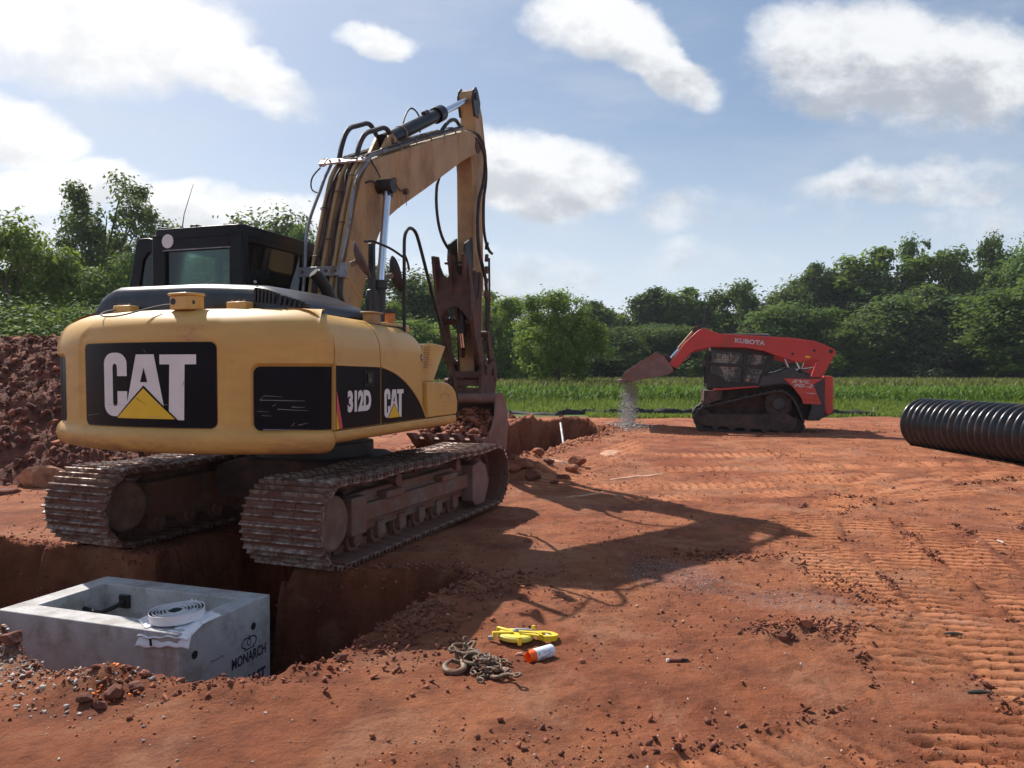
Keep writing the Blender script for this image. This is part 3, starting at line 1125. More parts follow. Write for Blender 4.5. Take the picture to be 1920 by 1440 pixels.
# close top, bottom and the two ends
o0 = len(vs)
vs += [(v_[0] * .97, max(v_[1], -1.69), zs[-1] - .02) for v_ in vs[(len(zs) - 1) * ns:(len(zs)) * ns]]
fs += [((len(zs) - 1) * ns + i, (len(zs) - 1) * ns + i + 1, o0 + i + 1, o0 + i) for i in range(ns - 1)]
fs.append(tuple(range(ns)))
fs.append(tuple(j * ns for j in range(len(zs)))[::-1])
fs.append(tuple(j * ns + ns - 1 for j in range(len(zs))))
mb.add(vs, fs)
cw = mb.build('counterweight', M['yellow_worn'], exc, smooth=40)
cw.matrix_local = UM
for k, a, b, c, d in PAN:
    b2 = min(b - .006, _L[-1] - .002)
    cr = (1, 0, 0, 1) if k == 'r' else (1, 1, 1, 1)
    poly = rrect(a + .008, b2, c + .008, d - .008, .05, 6, cr)
    ud('panel', [poly], lambda s_, z: cw_surf(s_, z, -.018), M['decal_black'], cw, cuts=.03)
# lettering on the rear panel
lw, lh = s_of_x(.375) - s_of_x(-.485), .485
f_ = lambda o: (lambda a, b: cw_surf(s_of_x(-.485) + a, 1.155 + b, -.018 + o))
sc_ = lambda P: [[(p[0] * lw, p[1] * lh) for p in q_] for q_ in P]
Lw, Lb, Ly = cat_logo()
ud('lettering', sc_(Lw), f_(.0025), M['white'], cw, cuts=.03)
ud('lettering_outline', sc_(Lb), f_(.0045), M['decal_black'], cw, cuts=.03)
ud('logo_triangle', sc_(Ly), f_(.0065), M['tri'], cw, cuts=.03)
# scratches on the panels
rsx = random.Random(5)
sp_ = []
for (x0, z0, x1, z1, w) in [(.82, 1.30, 1.10, 1.292, .004), (.82, 1.30, .845, 1.33, .003), (.845, 1.33, .96, 1.322, .003), (.84, 1.09, 1.12, 1.085, .004), (.93, 1.235, 1.12, 1.222, .003),
                            (.80, 1.222, .88, 1.215, .002), (1.02, 1.25, 1.10, 1.245, .003), (.90, 1.255, .925, 1.272, .003), (1.02, 1.115, 1.04, 1.14, .003), (1.06, 1.12, 1.12, 1.135, .003), (.83, 1.19, .9, 1.187, .002),
                            (-.46, 1.255, -.18, 1.262, .0022), (-.14, 1.31, -.03, 1.255, .0035), (.02, 1.27, .17, 1.262, .003), (-.02, 1.175, .12, 1.182, .003), (-.7, 1.17, -.55, 1.185, .002), (.27, 1.40, .285, 1.44, .004), (-.06, 1.66, -.03, 1.63, .002)]:
    a, b = s_of_x(x0), s_of_x(x1)
    dx, dz = b - a, z1 - z0
    l = math.hypot(dx, dz)
    n_ = (-dz / l * w / 2, dx / l * w / 2)
    dark_ = x1 < .3 and z0 > 1.17 and x0 > -.5 and w > .003
    sp_.append(([(a + n_[0], z0 + n_[1]), (a - n_[0], z0 - n_[1]), (b - n_[0] * .3, z1 - n_[1] * .3), (b + n_[0] * .3, z1 + n_[1] * .3)], dark_))
o = ud('scratches', [p for p, d in sp_ if not d], lambda a, b: cw_surf(a, b, -.018 + .008), M['scratch'], cw, cuts=.05)
o['kind'] = 'stuff'
o = ud('gouges', [p for p, d in sp_ if d], lambda a, b: cw_surf(a, b, -.018 + .009), M['decal_black'], cw, cuts=.05)
o['kind'] = 'stuff'

# camera pod and its cable, lifting eyes
mb = MB()
mb.prism([(.03, -1.98), (.20, -2.00), (.245, -1.94), (.24, -1.86), (.03, -1.84)], 2, 1.955, 2.058)
mb.prism([(.022, -1.995), (.203, -2.015), (.252, -1.94), (.245, -1.85), (.025, -1.83)], 2, 2.058, 2.078)
pod = ub(mb, 'camera_pod', M['yellow'], bevel=.008)
mb = MB().cyl((.068, -1.975, 2.015), (.068, -1.9885, 2.015), .024, 18)
mb.build('lens_opening', M['dark'], pod)
mb = MB().cyl((.20, -1.93, 2.008), (.2275, -1.965, 2.008), .015, 14)
mb.build('side_opening', M['dark'], pod)
mb = MB().tube([(.03, -1.94, 2.0), (-.05, -1.97, 1.992), (-.15, -2.05, 1.955), (-.28, -2.10, 1.915), (-.45, -2.09, 1.905), (-.60, -2.01, 1.93), (-.66, -1.90, 1.965), (-.66, -1.80, 1.985)], .006, 6, smooth=2)
ub(mb, 'camera_cable', M['rubber'])
for x in (-.60, .47):
    mb = MB().box(x - .085, x + .085, -1.80, -1.70, 1.955, 2.02)
    eye = ub(mb, 'lifting_pad', M['yellow'], bevel=.008)
    for dx in (-.05, 0, .05):
        MB().cyl((x + dx, -1.77, 2.018), (x + dx, -1.77, 2.034), .013, 6).build('bolt', M['yellow_boom'], eye)

# ---------------- deck and house body
mb = MB()
mb.box(-1.19, 1.19, -1.75, .55, .985, 1.062)
mb.box(-.42, .42, .5, 1.0, .98, 1.3)
ub(mb, 'deck_plate', M['dark'], bevel=.01)
mb = MB()
mb.box(-1.23, 1.10, -1.70, -.25, 1.065, 1.9)
mb.box(-1.23, -1.0, -.3, .2, 1.065, 1.7)
ub(mb, 'engine_bay', M['dark'])
# lower frame rails either side
for sx in (1, -1):
    mb = MB()
    pr = [(1.0, .985), (1.20, .975), (1.245, .995), (1.256, 1.03), (1.245, 1.068), (1.0, 1.068)]
    yend = .60 if sx > 0 else .75
    secs = [(-1.70, 1), (.45, 1), (yend, .96), (yend + .03, .9)]
    vs, fs = [], []
    for yv, k in secs:
        for (x, z) in pr:
            vs.append((sx * (1.0 + (x - 1.0) * k), yv, 1.03 + (z - 1.03) * k + (0 if yv > -1.6 else -.0)))
    m_ = len(pr)
    for i in range(len(secs) - 1):
        fs += [(i * m_ + j, i * m_ + (j + 1) % m_, (i + 1) * m_ + (j + 1) % m_, (i + 1) * m_ + j) for j in range(m_)]
    fs += [tuple(range(m_)), tuple(range((len(secs) - 1) * m_, len(secs) * m_))[::-1]]
    mb.add(vs, fs)
    ub(mb, 'frame_rail', M['yellow_worn'], smooth=50)


# ---------------- side covers on the near side
def side_sec(y):
    """cross-section of the near-side cover at station y: list of (x, z) from bottom to the inner top edge"""
    k = sstep(-.45, -.08, y)
    top = 1.945 - .02 * (y + 1.7) - .05 * k - .10 * sstep(-.20, -.095, y)
    xo = 1.243 - .05 * sstep(-.22, -.09, y)
    P = [(xo, 1.075), (xo, 1.30), (xo, 1.55), (xo - .003, 1.66)]
    for i in range(1, 10):
        a = R(90 * i / 9)
        P.append((xo - .003 - .27 * (1 - math.cos(a)), 1.66 + (top - 1.66) * math.sin(a)))
    P += [(.80, top + .008), (.62, top + .012), (.52, top + .012)]
    return P


def cover(name, y0, y1, n, m=M['yellow'], close_front=False):
    mb = MB()
    ysn = np.linspace(y0, y1, n + 1)
    vs, fs = [], []
    for yv in ysn:
        vs += [(x, float(yv), float(z)) for x, z in side_sec(float(yv))]
    k = len(side_sec(0))
    for i in range(n):
        fs += [(i * k + j, i * k + j + 1, (i + 1) * k + j + 1, (i + 1) * k + j) for j in range(k - 1)]
    for yv, b in ((y0, 0), (y1, n * k)):
        o_ = len(vs)
        vs += [(x - .02 if j < 4 else x, yv, z - (.02 if j >= 4 else 0)) for j, (x, z) in enumerate(side_sec(yv))]
        vs2 = [(.52, yv, 1.075)]
        o2 = len(vs)
        vs += vs2
        fs.append(tuple(list(range(b, b + k)) + [o2]) if b else tuple([o2] + list(range(b, b + k))[::-1]))
    mb.add(vs, fs)
    return ub(mb, name, m, smooth=40)


c1 = cover('access_door', -1.688, -1.012, 8)
c2 = cover('access_door', -.998, -.092, 20)
# black lower field, its arch, with a raised yellow rib
X1 = 1.2465
arch = [(-1.04, 1.535), (-.90, 1.52), (-.76, 1.49), (-.62, 1.44), (-.50, 1.385), (-.40, 1.325), (-.31, 1.26), (-.23, 1.19), (-.17, 1.12), (-.14, 1.078)]
ud('panel', [[(-1.686, 1.078), (-1.014, 1.078), (-1.014, 1.533), (-1.15, 1.54), (-1.686, 1.545)]], lambda y, z: (X1, y, z), M['decal_black'], c1)
ud('panel', [[(-.996, 1.078)] + [(-.14, 1.078)] + arch[::-1][1:-1] + [(-.996, 1.532)]], lambda y, z: (X1, y, z), M['decal_black'], c2)
rib = [(X1 - .004, y, z + .006) for y, z in arch]
mb = MB().tube([(X1 - .004, -.99, 1.54)] + rib[1:], [.011] * 12, 8, smooth=1)
mb.build('rib', M['yellow'], c2)
mb = MB().tube([(X1 - .004, -1.68, 1.55), (X1 - .004, -1.02, 1.542)], .008, 8)
mb.build('rib', M['yellow'], c1)
fx = lambda o: (lambda y, z: (X1 + o, y, z))
ud('red_reflector', [[(-1.684, 1.37), (-1.60, 1.085), (-1.645, 1.083), (-1.684, 1.22)]], fx(.0025), M['red_refl'], c1)
ud('yellow_marking', [[(-1.686, 1.22), (-1.646, 1.083), (-1.686, 1.081)]], fx(.0015), M['tri'], c1)
ud('lettering', text_polys('312D', -1.53, -1.17, 1.195, 1.36, bold=.06, space=.98), fx(.0025), M['white'], c1)
w2, h2 = .35, .245
sc2 = lambda P: [[(-.95 + p[0] * w2, 1.115 + p[1] * h2) for p in q_] for q_ in P]
ud('lettering', sc2(Lw), fx(.0025), M['white'], c2)
ud('lettering_outline', sc2(Lb), fx(.004), M['decal_black'], c2)
ud('logo_triangle', sc2(Ly), fx(.0055), M['tri'], c2)
mb = MB().prism(rrect(-1.28, -1.12, 1.385, 1.51, .015, 3), 0, X1, X1 + .004)
hd = mb.build('latch_plate', M['black_paint'], c1)
MB().box(X1 + .004, X1 + .014, -1.24, -1.17, 1.41, 1.485).build('handle', M['dark'], c1, bevel=.004)
MB().box(X1 + .014, X1 + .018, -1.212, -1.20, 1.425, 1.45).build('lock', M['chrome'], c1)
ud('sticker', [[(-.235, 1.60), (-.165, 1.60), (-.165, 1.655), (-.235, 1.655)]], lambda y, z: (1.243 - .05 * sstep(-.22, -.09, y) + .003, y, z), M['blue'], c2, cuts=.02)
ud('sticker_print', [[(-.225, 1.615), (-.205, 1.615), (-.205, 1.645), (-.225, 1.645)], [(-.192, 1.612), (-.174, 1.612), (-.174, 1.645), (-.192, 1.645)]], lambda y, z: (1.243 - .05 * sstep(-.22, -.09, y) + .0045, y, z), M['white'], c2)

# toolbox step with its curved brow, and the ribbed fender above it
mb = MB()
pf = [(-.085, 1.075), (.60, 1.075), (.625, 1.10), (.635, 1.20), (.60, 1.285), (.52, 1.345), (.40, 1.385), (.28, 1.40), (-.085, 1.405)]
mb.prism(pf, 0, .93, 1.243)
step = ub(mb, 'step_box', M['yellow'], bevel=.012)
MB().box(.80, .925, -.08, .66, 1.075, 1.44).build('back_box', M['yellow'], step, bevel=.008)
arcs = []
for i in range(9):
    a = R(160 - 140 * i / 8)
    cx_, cz_ = .30, 1.215
    p = (cx_ + .115 * math.cos(a), cz_ + .045 * math.sin(a) + .03)
    arcs.append([(p[0] - .008, p[1] - .008), (p[0] + .006, p[1] - .01), (p[0] + .008, p[1] + .01), (p[0] - .006, p[1] + .008)])
for k_ in range(4):
    arcs.append([(.24 + .012 * k_, 1.20 - .03 * k_), (.37 - .012 * k_, 1.20 - .03 * k_), (.37 - .012 * k_, 1.204 - .03 * k_), (.24 + .012 * k_, 1.204 - .03 * k_)])
o = ud('faded_stamp', arcs, lambda y, z: (1.2455, y, z), M['yellow_boom'], step)
mb = MB()
NU = 14
def fend(u_, v_):
    y = -.085 + (.245 + .30 * v_) * u_
    z = 1.405 + .345 * v_ + .02 * math.sin(u_ * 3.1) * v_
    x = 1.19 - .025 * math.sin(u_ * math.pi) * (1 - v_ * .5)
    return (x, y, z)
vs = [fend(i / NU, j / 8) for j in range(9) for i in range(NU + 1)] + [(fend(i / NU, j / 8)[0] - .30, fend(i / NU, j / 8)[1], fend(i / NU, j / 8)[2]) for j in range(9) for i in range(NU + 1)]
w_ = NU + 1
o_ = 9 * w_
fs = [(j * w_ + i, j * w_ + i + 1, (j + 1) * w_ + i + 1, (j + 1) * w_ + i) for j in range(8) for i in range(NU)]
fs += [tuple(o_ + k_ for k_ in f[::-1]) for f in fs]
fs += [(8 * w_ + i, 8 * w_ + i + 1, o_ + 8 * w_ + i + 1, o_ + 8 * w_ + i) for i in range(NU)] + [(i, i + 1, o_ + i + 1, o_ + i)[::-1] for i in range(NU)]
fs += [(j * w_ + NU, (j + 1) * w_ + NU, o_ + (j + 1) * w_ + NU, o_ + j * w_ + NU) for j in range(8)] + [(j * w_, (j + 1) * w_, o_ + (j + 1) * w_, o_ + j * w_)[::-1] for j in range(8)]
mb.add(vs, fs)
fender = ub(mb, 'fender', M['yellow'], smooth=50, bevel=.01)
mb = MB()
for i in range(5):
    for j in range(9):
        u_, v_ = .08 + .07 * i + (.035 if j % 2 else 0), .38 + .065 * j
        p = fend(u_, v_)
        mb.box(p[0] - .004, p[0] + .006, p[1] - .006, p[1] + .006, p[2] - .006, p[2] + .006)
o = mb.build('anti_slip_studs', M['yellow_boom'], fender)
o['kind'] = 'stuff'

# ---------------- engine hood (black) with louvres on the near end
def hood_pt(x, t):
    """t 0..1 across from rear skirt, over the top, to the front"""
    ex = sstep(.70, 1.02, x)
    el = sstep(-.80, -.96, x)
    top = 2.20 - .035 * sstep(.0, .6, x) - .13 * sstep(.52, .98, x) - .06 * el
    prof = [(-1.70, 1.94), (-1.695, 2.03), (-1.68, 2.10), (-1.65, 2.155), (-1.60, 2.185), (-1.52, 2.198), (-1.30, 2.20), (-1.0, 2.20), (-.74, 2.20), (-.72, 2.17), (-.72, 1.94)]
    k = t * (len(prof) - 1)
    i = min(int(k), len(prof) - 2)
    f = k - i
    y = prof[i][0] * (1 - f) + prof[i + 1][0] * f
    z = prof[i][1] * (1 - f) + prof[i + 1][1] * f
    z = 1.94 + (z - 1.94) * (top - 1.94) / .26
    return y + .10 * ex * (1 - t) ** 2 * 1.6, z


mb = MB()
xs_ = [-.99, -.985, -.97, -.94, -.90, -.86, -.8, -.6, -.3, 0, .3, .5, .56, .60, .64, .68, .72, .78, .84, .89, .93, .955, .97]
def hz_(x):
    k = 1.0
    if x < -.90:
        k = math.sqrt(max(0, 1 - ((-.90 - x) / .09) ** 2))
    if x > .86:
        k = math.sqrt(max(0.0, 1 - ((x - .86) / .1101) ** 2))
    return k
vs, fs = [], []
NTT = 30
for x in xs_:
    for j in range(NTT + 1):
        y, z = hood_pt(x, j / NTT)
        vs.append((x, y, 1.94 + (z - 1.94) * max(.03, hz_(x))))
for i in range(len(xs_) - 1):
    fs += [(i * (NTT + 1) + j, i * (NTT + 1) + j + 1, (i + 1) * (NTT + 1) + j + 1, (i + 1) * (NTT + 1) + j) for j in range(NTT)]
mb.add(vs, fs)
hood = ub(mb, 'engine_hood', M['hood'], smooth=45)
for k_ in range(12):
    x = .555 + .032 * k_ + (.02 if k_ > 5 else 0)
    y, z = hood_pt(x, .11)
    y2, z2 = hood_pt(x + .012, .33)
    sc = max(.35, hz_(x))
    z, z2 = 1.94 + (z - 1.94) * sc, 1.94 + (z2 - 1.94) * sc
    w = .017
    mb = MB()
    mb.prism([(x, z), (x + w, z), (x + w + .006, z2), (x + .006, z2)], 1, min(y, y2) - .012, max(y, y2) + .01)
    mb.build('louvre', M['dark'], hood)
mb = MB()
for x in (-.62, .05, .48):
    mb.cyl((x, -1.58, 2.18), (x, -1.58, 2.20), .011, 8)
o = mb.build('hood_bolts', M['pipe_grey'], hood)
o['kind'] = 'stuff'
# exhaust
mb = MB()
mb.tube([(.50, -.50, 2.0), (.49, -.52, 2.18), (.45, -.60, 2.30), (.415, -.66, 2.37)], .055, 16, smooth=2)
ex_ = ub(mb, 'exhaust_pipe', M['dark'])
MB().cyl((.413, -.664, 2.372), (.411, -.668, 2.376), .047, 16).build('opening', M['interior'], ex_)
# filler caps on the right deck
mb = MB().cyl((1.03, -.42, 1.88), (1.03, -.42, 2.02), .045, 16)
cap = ub(mb, 'orange_filter', M['amber'], bevel=.004)
MB().cyl((1.03, -.42, 2.02), (1.03, -.42, 2.045), .058, 16).build('lid', M['kgrey'], cap)
mb = MB().box(1.0, 1.10, -.86, -.72, 1.90, 1.985).box(.985, 1.115, -.875, -.705, 1.985, 2.003)
ub(mb, 'work_lamp', M['yellow_boom'], bevel=.005)
mb = MB().box(.62, 1.08, -.60, -.12, 1.86, 1.93).box(.70, .82, -.30, .35, 1.1, 1.75)
ub(mb, 'deck_cover', M['yellow'], bevel=.015)
mb = MB().box(.42, .93, -.3, .42, 1.07, 1.55)
ub(mb, 'fuel_tank', M['yellow'], bevel=.02)

# ---------------- handrails and mirrors
mb = MB().tube([(1.13, -.34, 1.85), (1.13, -.34, 2.2), (1.13, -.34, 2.62), (1.13, -.33, 2.72), (1.13, -.27, 2.79), (1.13, -.19, 2.81), (1.13, -.10, 2.79), (1.13, -.03, 2.71), (1.14, .20, 2.32), (1.17, .60, 1.63), (1.19, .70, 1.44), (1.20, .72, 1.30), (1.20, .72, 1.03)], .016, 10, smooth=2)
ub(mb, 'handrail', M['dark'])
mb = MB()
mb.box(.965, 1.015, -.70, -.655, 1.9, 2.60)
mb.prism([(-.76, 1.92), (-.58, 1.92), (-.575, 2.14), (-.61, 2.20), (-.67, 2.22), (-.73, 2.20), (-.765, 2.14)], 0, .97, 1.01)
post = ub(mb, 'mirror_post', M['dark'], bevel=.006)
MB().tube([(.98, -.78, 2.60), (.99, -.70, 2.62), (1.02, -.66, 2.61), (1.08, -.50, 2.58), (1.13, -.36, 2.52)], .011, 8, smooth=2).build('bar', M['dark'], post)
MB().tube([(1.13, -.35, 2.56), (1.14, -.30, 2.50), (1.15, -.28, 2.42)], .011, 8, smooth=1).build('bar', M['dark'], post)


def mirror(c, tilt, yaw, w, h, backm):
    mb = MB()
    mb.lathe([(0, -.045), (.30, -.040), (.62, -.028), (.88, -.008), (1.0, .010), (.97, .016), (0, .014)], 32)
    mb.v = [(x * w, y * h, z * 1.0) for x, y, z in mb.v]
    o = mb.build('mirror', backm, exc, smooth=60)
    o.matrix_local = UM @ Matrix.Translation(c) @ Matrix.Rotation(R(yaw), 4, 'Z') @ Matrix.Rotation(R(90 + tilt), 4, 'X')
    b = MB().cyl((0, 0, -.045), (0, 0, -.10), .025, 12)
    b.build('mount', M['plate_grey'], o)
    return o


mirror((.97, -.82, 2.44), -24, 108, .08, .17, M['rust'])
mirror((1.09, -.43, 2.36), -18, 160, .060, .165, M['dark'])

# ---------------- cab
cx0, cx1, cy0, cy1 = -1.375, -.345, -.655, 1.05
mb = MB()
mb.prism([(cx0 + .03, cy0 + .0), (cx1 - .02, cy0), (cx1, cy0 + .03), (cx1, cy1), (cx0, cy1), (cx0, cy0 + .03)], 2, 1.07, 2.0)
cab = ub(mb, 'cab', M['black_paint'], bevel=.02)
mb = MB()
mb.prism(rrect(cx0, cx1, cy0, cy1 - .1, .07, 4), 2, 2.75, 2.855)
mb.prism(rrect(cx0 + .08, cx1 - .08, cy0 + .08, cy1 - .2, .07, 4), 2, 2.855, 2.872)
mb.build('roof', M['black_paint'], cab, bevel=.025, seg=3)
# rear frame: pillars, header and sill
mb = MB()
mb.box(cx0, cx0 + .155, cy0, cy0 + .09, 1.98, 2.80)
mb.box(cx1 - .15, cx1, cy0, cy0 + .09, 1.98, 2.80)
mb.box(cx0 + .155, cx1 - .15, cy0 + .003, cy0 + .08, 2.64, 2.80)
mb.build('rear_frame', M['black_paint'], cab, bevel=.012)
mb = MB()
mb.box(cx0 + .15, cx1 - .145, cy0 + .03, cy0 + .038, 2.0, 2.65)
mb.build('rear_window', M['glass'], cab)
MB().box(cx0 + .13, cx1 - .13, cy0 - .006, cy0 + .004, 2.643, 2.653).build('trim', M['plate_grey'], cab)
# near side: pillar, top rail, sliding window bar
mb = MB()
mb.box(cx1 - .06, cx1, cy1 - .12, cy1 - .04, 1.98, 2.78)
mb.box(cx1 - .055, cx1 - .003, cy0 + .09, cy1 - .12, 2.70, 2.79)
mb.box(cx1 - .05, cx1 - .005, .30, .34, 1.98, 2.70)
mb.build('side_frame', M['black_paint'], cab, bevel=.008)
MB().box(cx1 - .03, cx1 - .022, cy0 + .085, cy1 - .12, 2.0, 2.70).build('side_window', M['glass_dark'], cab)
# far side and front
mb = MB()
mb.box(cx0, cx0 + .06, cy1 - .16, cy1 - .08, 1.98, 2.78)
mb.box(cx0 + .003, cx0 + .05, cy0 + .09, cy1 - .16, 2.70, 2.79)
mb.box(cx0, cx0 + .06, .22, .30, 1.98, 2.70)
mb.box(cx0 + .06, cx1 - .06, cy1 - .10, cy1 - .04, 2.72, 2.79)
mb.build('front_frame', M['black_paint'], cab, bevel=.008)
MB().box(cx0 + .06, cx1 - .06, cy1 - .07, cy1 - .062, 1.9, 2.72).build('windshield', M['glass'], cab)
mb = MB()
mb.prism(rrect(-1.06, -.66, 2.0, 2.42, .06), 1, -.02, .07)
mb.prism(rrect(-.98, -.74, 2.43, 2.60, .05), 1, -.01, .06)
mb.box(-1.08, -.64, -.02, .5, 1.95, 2.06)
mb.box(-.60, -.52, .1, .14, 1.9, 2.42)
mb.build('seat', M['interior'], cab, bevel=.02)
mb = MB().cyl((-1.185, cy0 - .001, 2.735), (-1.185, cy0 - .006, 2.735), .066, 28)
mb.build('round_sticker', M['white'], cab)
mb = MB().tube([(-1.16, -.50, 2.86), (-1.13, -.50, 3.02), (-1.02, -.50, 3.30)], [.006, .004, .002], 6)
mb.cyl((-1.162, -.50, 2.855), (-1.158, -.50, 2.90), .018, 8)
mb.build('antenna', M['dark'], cab)
mb = MB().box(-.98, -.90, -.60, -.52, 2.86, 2.89).box(-.62, -.5, -.58, -.5, 2.86, 2.885).box(-1.3, -1.22, -.62, -.55, 2.85, 2.88)
mb.build('roof_lugs', M['dark'], cab, bevel=.008)
# reflected pale patch of the far boom side seen in the side glass is the real yellow boom; door folded open on the far side
door = MB()
door.prism([(-1.50, 2.80), (-1.385, 2.76), (-1.385, 2.66), (-1.515, 2.66), (-1.575, 2.58), (-1.66, 2.10), (-1.76, 2.10), (-1.79, 2.14), (-1.655, 2.76), (-1.63, 2.80)], 1, -.56, -.51)
door.prism([(-1.385, 2.66), (-1.385, 1.2), (-1.45, 1.2), (-1.45, 2.66)], 1, -.56, -.51)
door.prism([(-1.45, 1.2), (-1.80, 1.2), (-1.79, 2.14), (-1.66, 2.10), (-1.45, 2.0)], 1, -.56, -.51)
dr = door.build('door', M['black_paint'], cab, bevel=.008)
dp_ = MB()
dp_.prism([(-1.45, 2.0), (-1.66, 2.10), (-1.575, 2.58), (-1.515, 2.66), (-1.45, 2.66)], 1, -.54, -.532)
dp_.build('window_pane', M['glass'], dr)

# ---------------- boom
bo = [(-.05, 1.35), (.0, 1.9), (.07, 2.3), (.13, 2.55), (.24, 2.90), (.35, 3.22), (.45, 3.47), (.56, 3.62), (.72, 3.74), (1.73, 4.17), (3.12, 4.73), (3.45, 4.86), (3.70, 4.90), (3.82, 4.86), (3.87, 4.76), (3.84, 4.66), (3.72, 4.58), (3.5, 4.50), (3.18, 4.35), (2.03, 3.73), (1.30, 3.35), (1.05, 3.20), (.90, 3.07), (.79, 2.92), (.66, 2.68), (.54, 2.45), (.42, 2.15), (.36, 1.8), (.36, 1.35)]
mb = MB().prism(bo, 0, -.10, .265)
boom = ub(mb, 'boom', M['yellow_boom'], bevel=.012, seg=2)
for pts in ([(1.22, 3.96), (1.30, 3.35)], [(3.12, 4.72), (3.10, 4.32)]):
    MB().tube([(.267, p[0], p[1]) for p in pts], .006, 6).build('weld_seam', M['yellow'], boom)
MB().tube([(.267, .10, 2.48), (.267, .25, 2.36), (.267, .42, 2.24)], .006, 6, smooth=1).build('weld_seam', M['yellow'], boom)
# pivot boss of the boom cylinders
mb = MB().cyl((-.26, .80, 3.47), (.43, .80, 3.47), .062, 20)
mb.cyl((.265, .80, 3.47), (.45, .80, 3.47), .076, 20)
mb.box(.34, .42, .75, .85, 3.36, 3.47)
mb.build('cylinder_pin', M['dark'], boom, bevel=.008)
mb = MB()
mb.cyl((.265, 1.14, 3.62), (.30, 1.14, 3.62), .03, 10).cyl((.265, 1.42, 3.56), (.31, 1.42, 3.56), .035, 8)
mb.tube([(.28, 1.14, 3.62), (.30, 1.22, 3.53), (.29, 1.34, 3.55), (.29, 1.42, 3.56)], .009, 6, smooth=1)
mb.tube([(.29, 1.42, 3.54), (.29, 1.43, 3.40)], .004, 5)
o = mb.build('work_light_bracket', M['rust'], boom)
for x in (.38, -.22):
    mb = MB().cyl((x, .58, 1.35), (x, .62, 2.42), .062, 20)
    mb.cyl((x, .617, 2.36), (x, .62, 2.45), .075, 20)
    mb.cyl((x, .585, 1.50), (x, .587, 1.56), .078, 20)
    bc = ub(mb, 'boom_cylinder', M['dark'], bevel=.005)
    MB().cyl((x, .62, 2.42), (x, .795, 3.44), .040, 20).build('rod', M['chrome'], bc)

# bracket plates and the bundle of pipes up the back of the boom
def edge(t):
    """point on the back/top edge of the boom, t = arc fraction 0..1 from z=2.0 to the tip"""
    P = [(.0, 1.9), (.07, 2.3), (.13, 2.55), (.24, 2.90), (.35, 3.22), (.45, 3.47), (.56, 3.62), (.72, 3.74), (1.73, 4.17), (3.12, 4.73), (3.45, 4.86)]
    L = [0]
    for i in range(1, len(P)):
        L.append(L[-1] + math.dist(P[i], P[i - 1]))
    s_ = t * L[-1]
    y = np.interp(s_, L, [p[0] for p in P])
    z = np.interp(s_, L, [p[1] for p in P])
    d = (np.interp(s_ + .05, L, [p[0] for p in P]) - np.interp(s_ - .05, L, [p[0] for p in P]), np.interp(s_ + .05, L, [p[1] for p in P]) - np.interp(s_ - .05, L, [p[1] for p in P]))
    l = math.hypot(*d) or 1
    return float(y), float(z), -d[1] / l, d[0] / l


def along(x, off, t0, t1, n=16):
    out = []
    for i in range(n + 1):
        t = t0 + (t1 - t0) * i / n
        y, z, ny_, nz_ = edge(t)
        xx = x(t) if callable(x) else x
        oo = off(t) if callable(off) else off
        out.append((xx, y + ny_ * oo, z + nz_ * oo))
    return out


TL = .375   # fraction where the upper bracket sits
for k_, (x, off, r, m) in enumerate([(-.075, .045, .022, 'yellow_boom'), (-.02, .05, .020, 'rust'), (.045, .055, .022, 'yellow_boom'), (.105, .05, .018, 'rust'), (.165, .055, .024, 'yellow_boom'), (.225, .05, .022, 'yellow_boom')]):
    MB().tube(along(x, off, .02, TL), r, 8).build('hydraulic_pipe', M[m], boom)
for x, sgn in ((-.155, -1), (.275, 1)):
    off = lambda t: .05 + .06 * math.sin(min(1, max(0, (t - .05) / .3)) * math.pi)
    mb = MB().tube(along(lambda t: x + sgn * .02 * math.cos(t * 30), off, .0, TL), .016, 8, smooth=1)
    mb.build('hydraulic_pipe', M['pipe_grey'], boom)
mb = MB().tube([(.27, .02, 2.42), (.28, -.02, 2.22), (.31, .10, 2.08), (.34, .35, 1.9)], .026, 8, smooth=2)
mb.build('hose', M['rubber'], boom)
for k_ in range(9):
    t = .04 + .036 * k_
    y, z, ny_, nz_ = edge(t)
    x = (-.05, .08, .17)[k_ % 3]
    MB().tube([(x - .05, y + ny_ * .02, z + nz_ * .02), (x - .045, y + ny_ * .09, z + nz_ * .09), (x + .045, y + ny_ * .09, z + nz_ * .09), (x + .05, y + ny_ * .02, z + nz_ * .02)], .005, 5, smooth=1).build('hose_tie', M['rubber'], boom)
MB().tube(along(lambda t: -.01 + .03 * math.sin(t * 40), .082, .02, TL), .009, 6).build('hose', M['rubber'], boom)
MB().tube(along(lambda t: .13 + .02 * math.sin(t * 50), .080, .02, TL), .008, 6).build('hose', M['rubber'], boom)
y, z, ny_, nz_ = edge(.115)
mb = MB()
mb.box(-.205, .30, -.012, .012, -.05, .05)
mb.box(.275, .335, -.03, .03, -.075, .075)
o = mb.build('pipe_clamp', M['plate_grey'], boom, bevel=.005)
o.matrix_local = Matrix.Translation((0, y + ny_ * .09, z + nz_ * .09)) @ Matrix.Rotation(R(-10), 4, 'X')
for dx in (-.15, -.02, .12, .22):
    MB().cyl((dx, -.012, 0), (dx, -.024, 0), .013, 6).build('bolt', M['rust'], o)
y, z, ny_, nz_ = edge(TL - .005)
mb = MB()
mb.box(-.22, .27, -.012, .012, -.045, .045)
mb.box(-.25, -.185, -.02, .02, -.06, .06)
o = mb.build('pipe_clamp', M['plate_white'], boom, bevel=.005)
o.matrix_local = Matrix.Translation((0, y + ny_ * .09, z + nz_ * .09)) @ Matrix.Rotation(R(-48), 4, 'X')
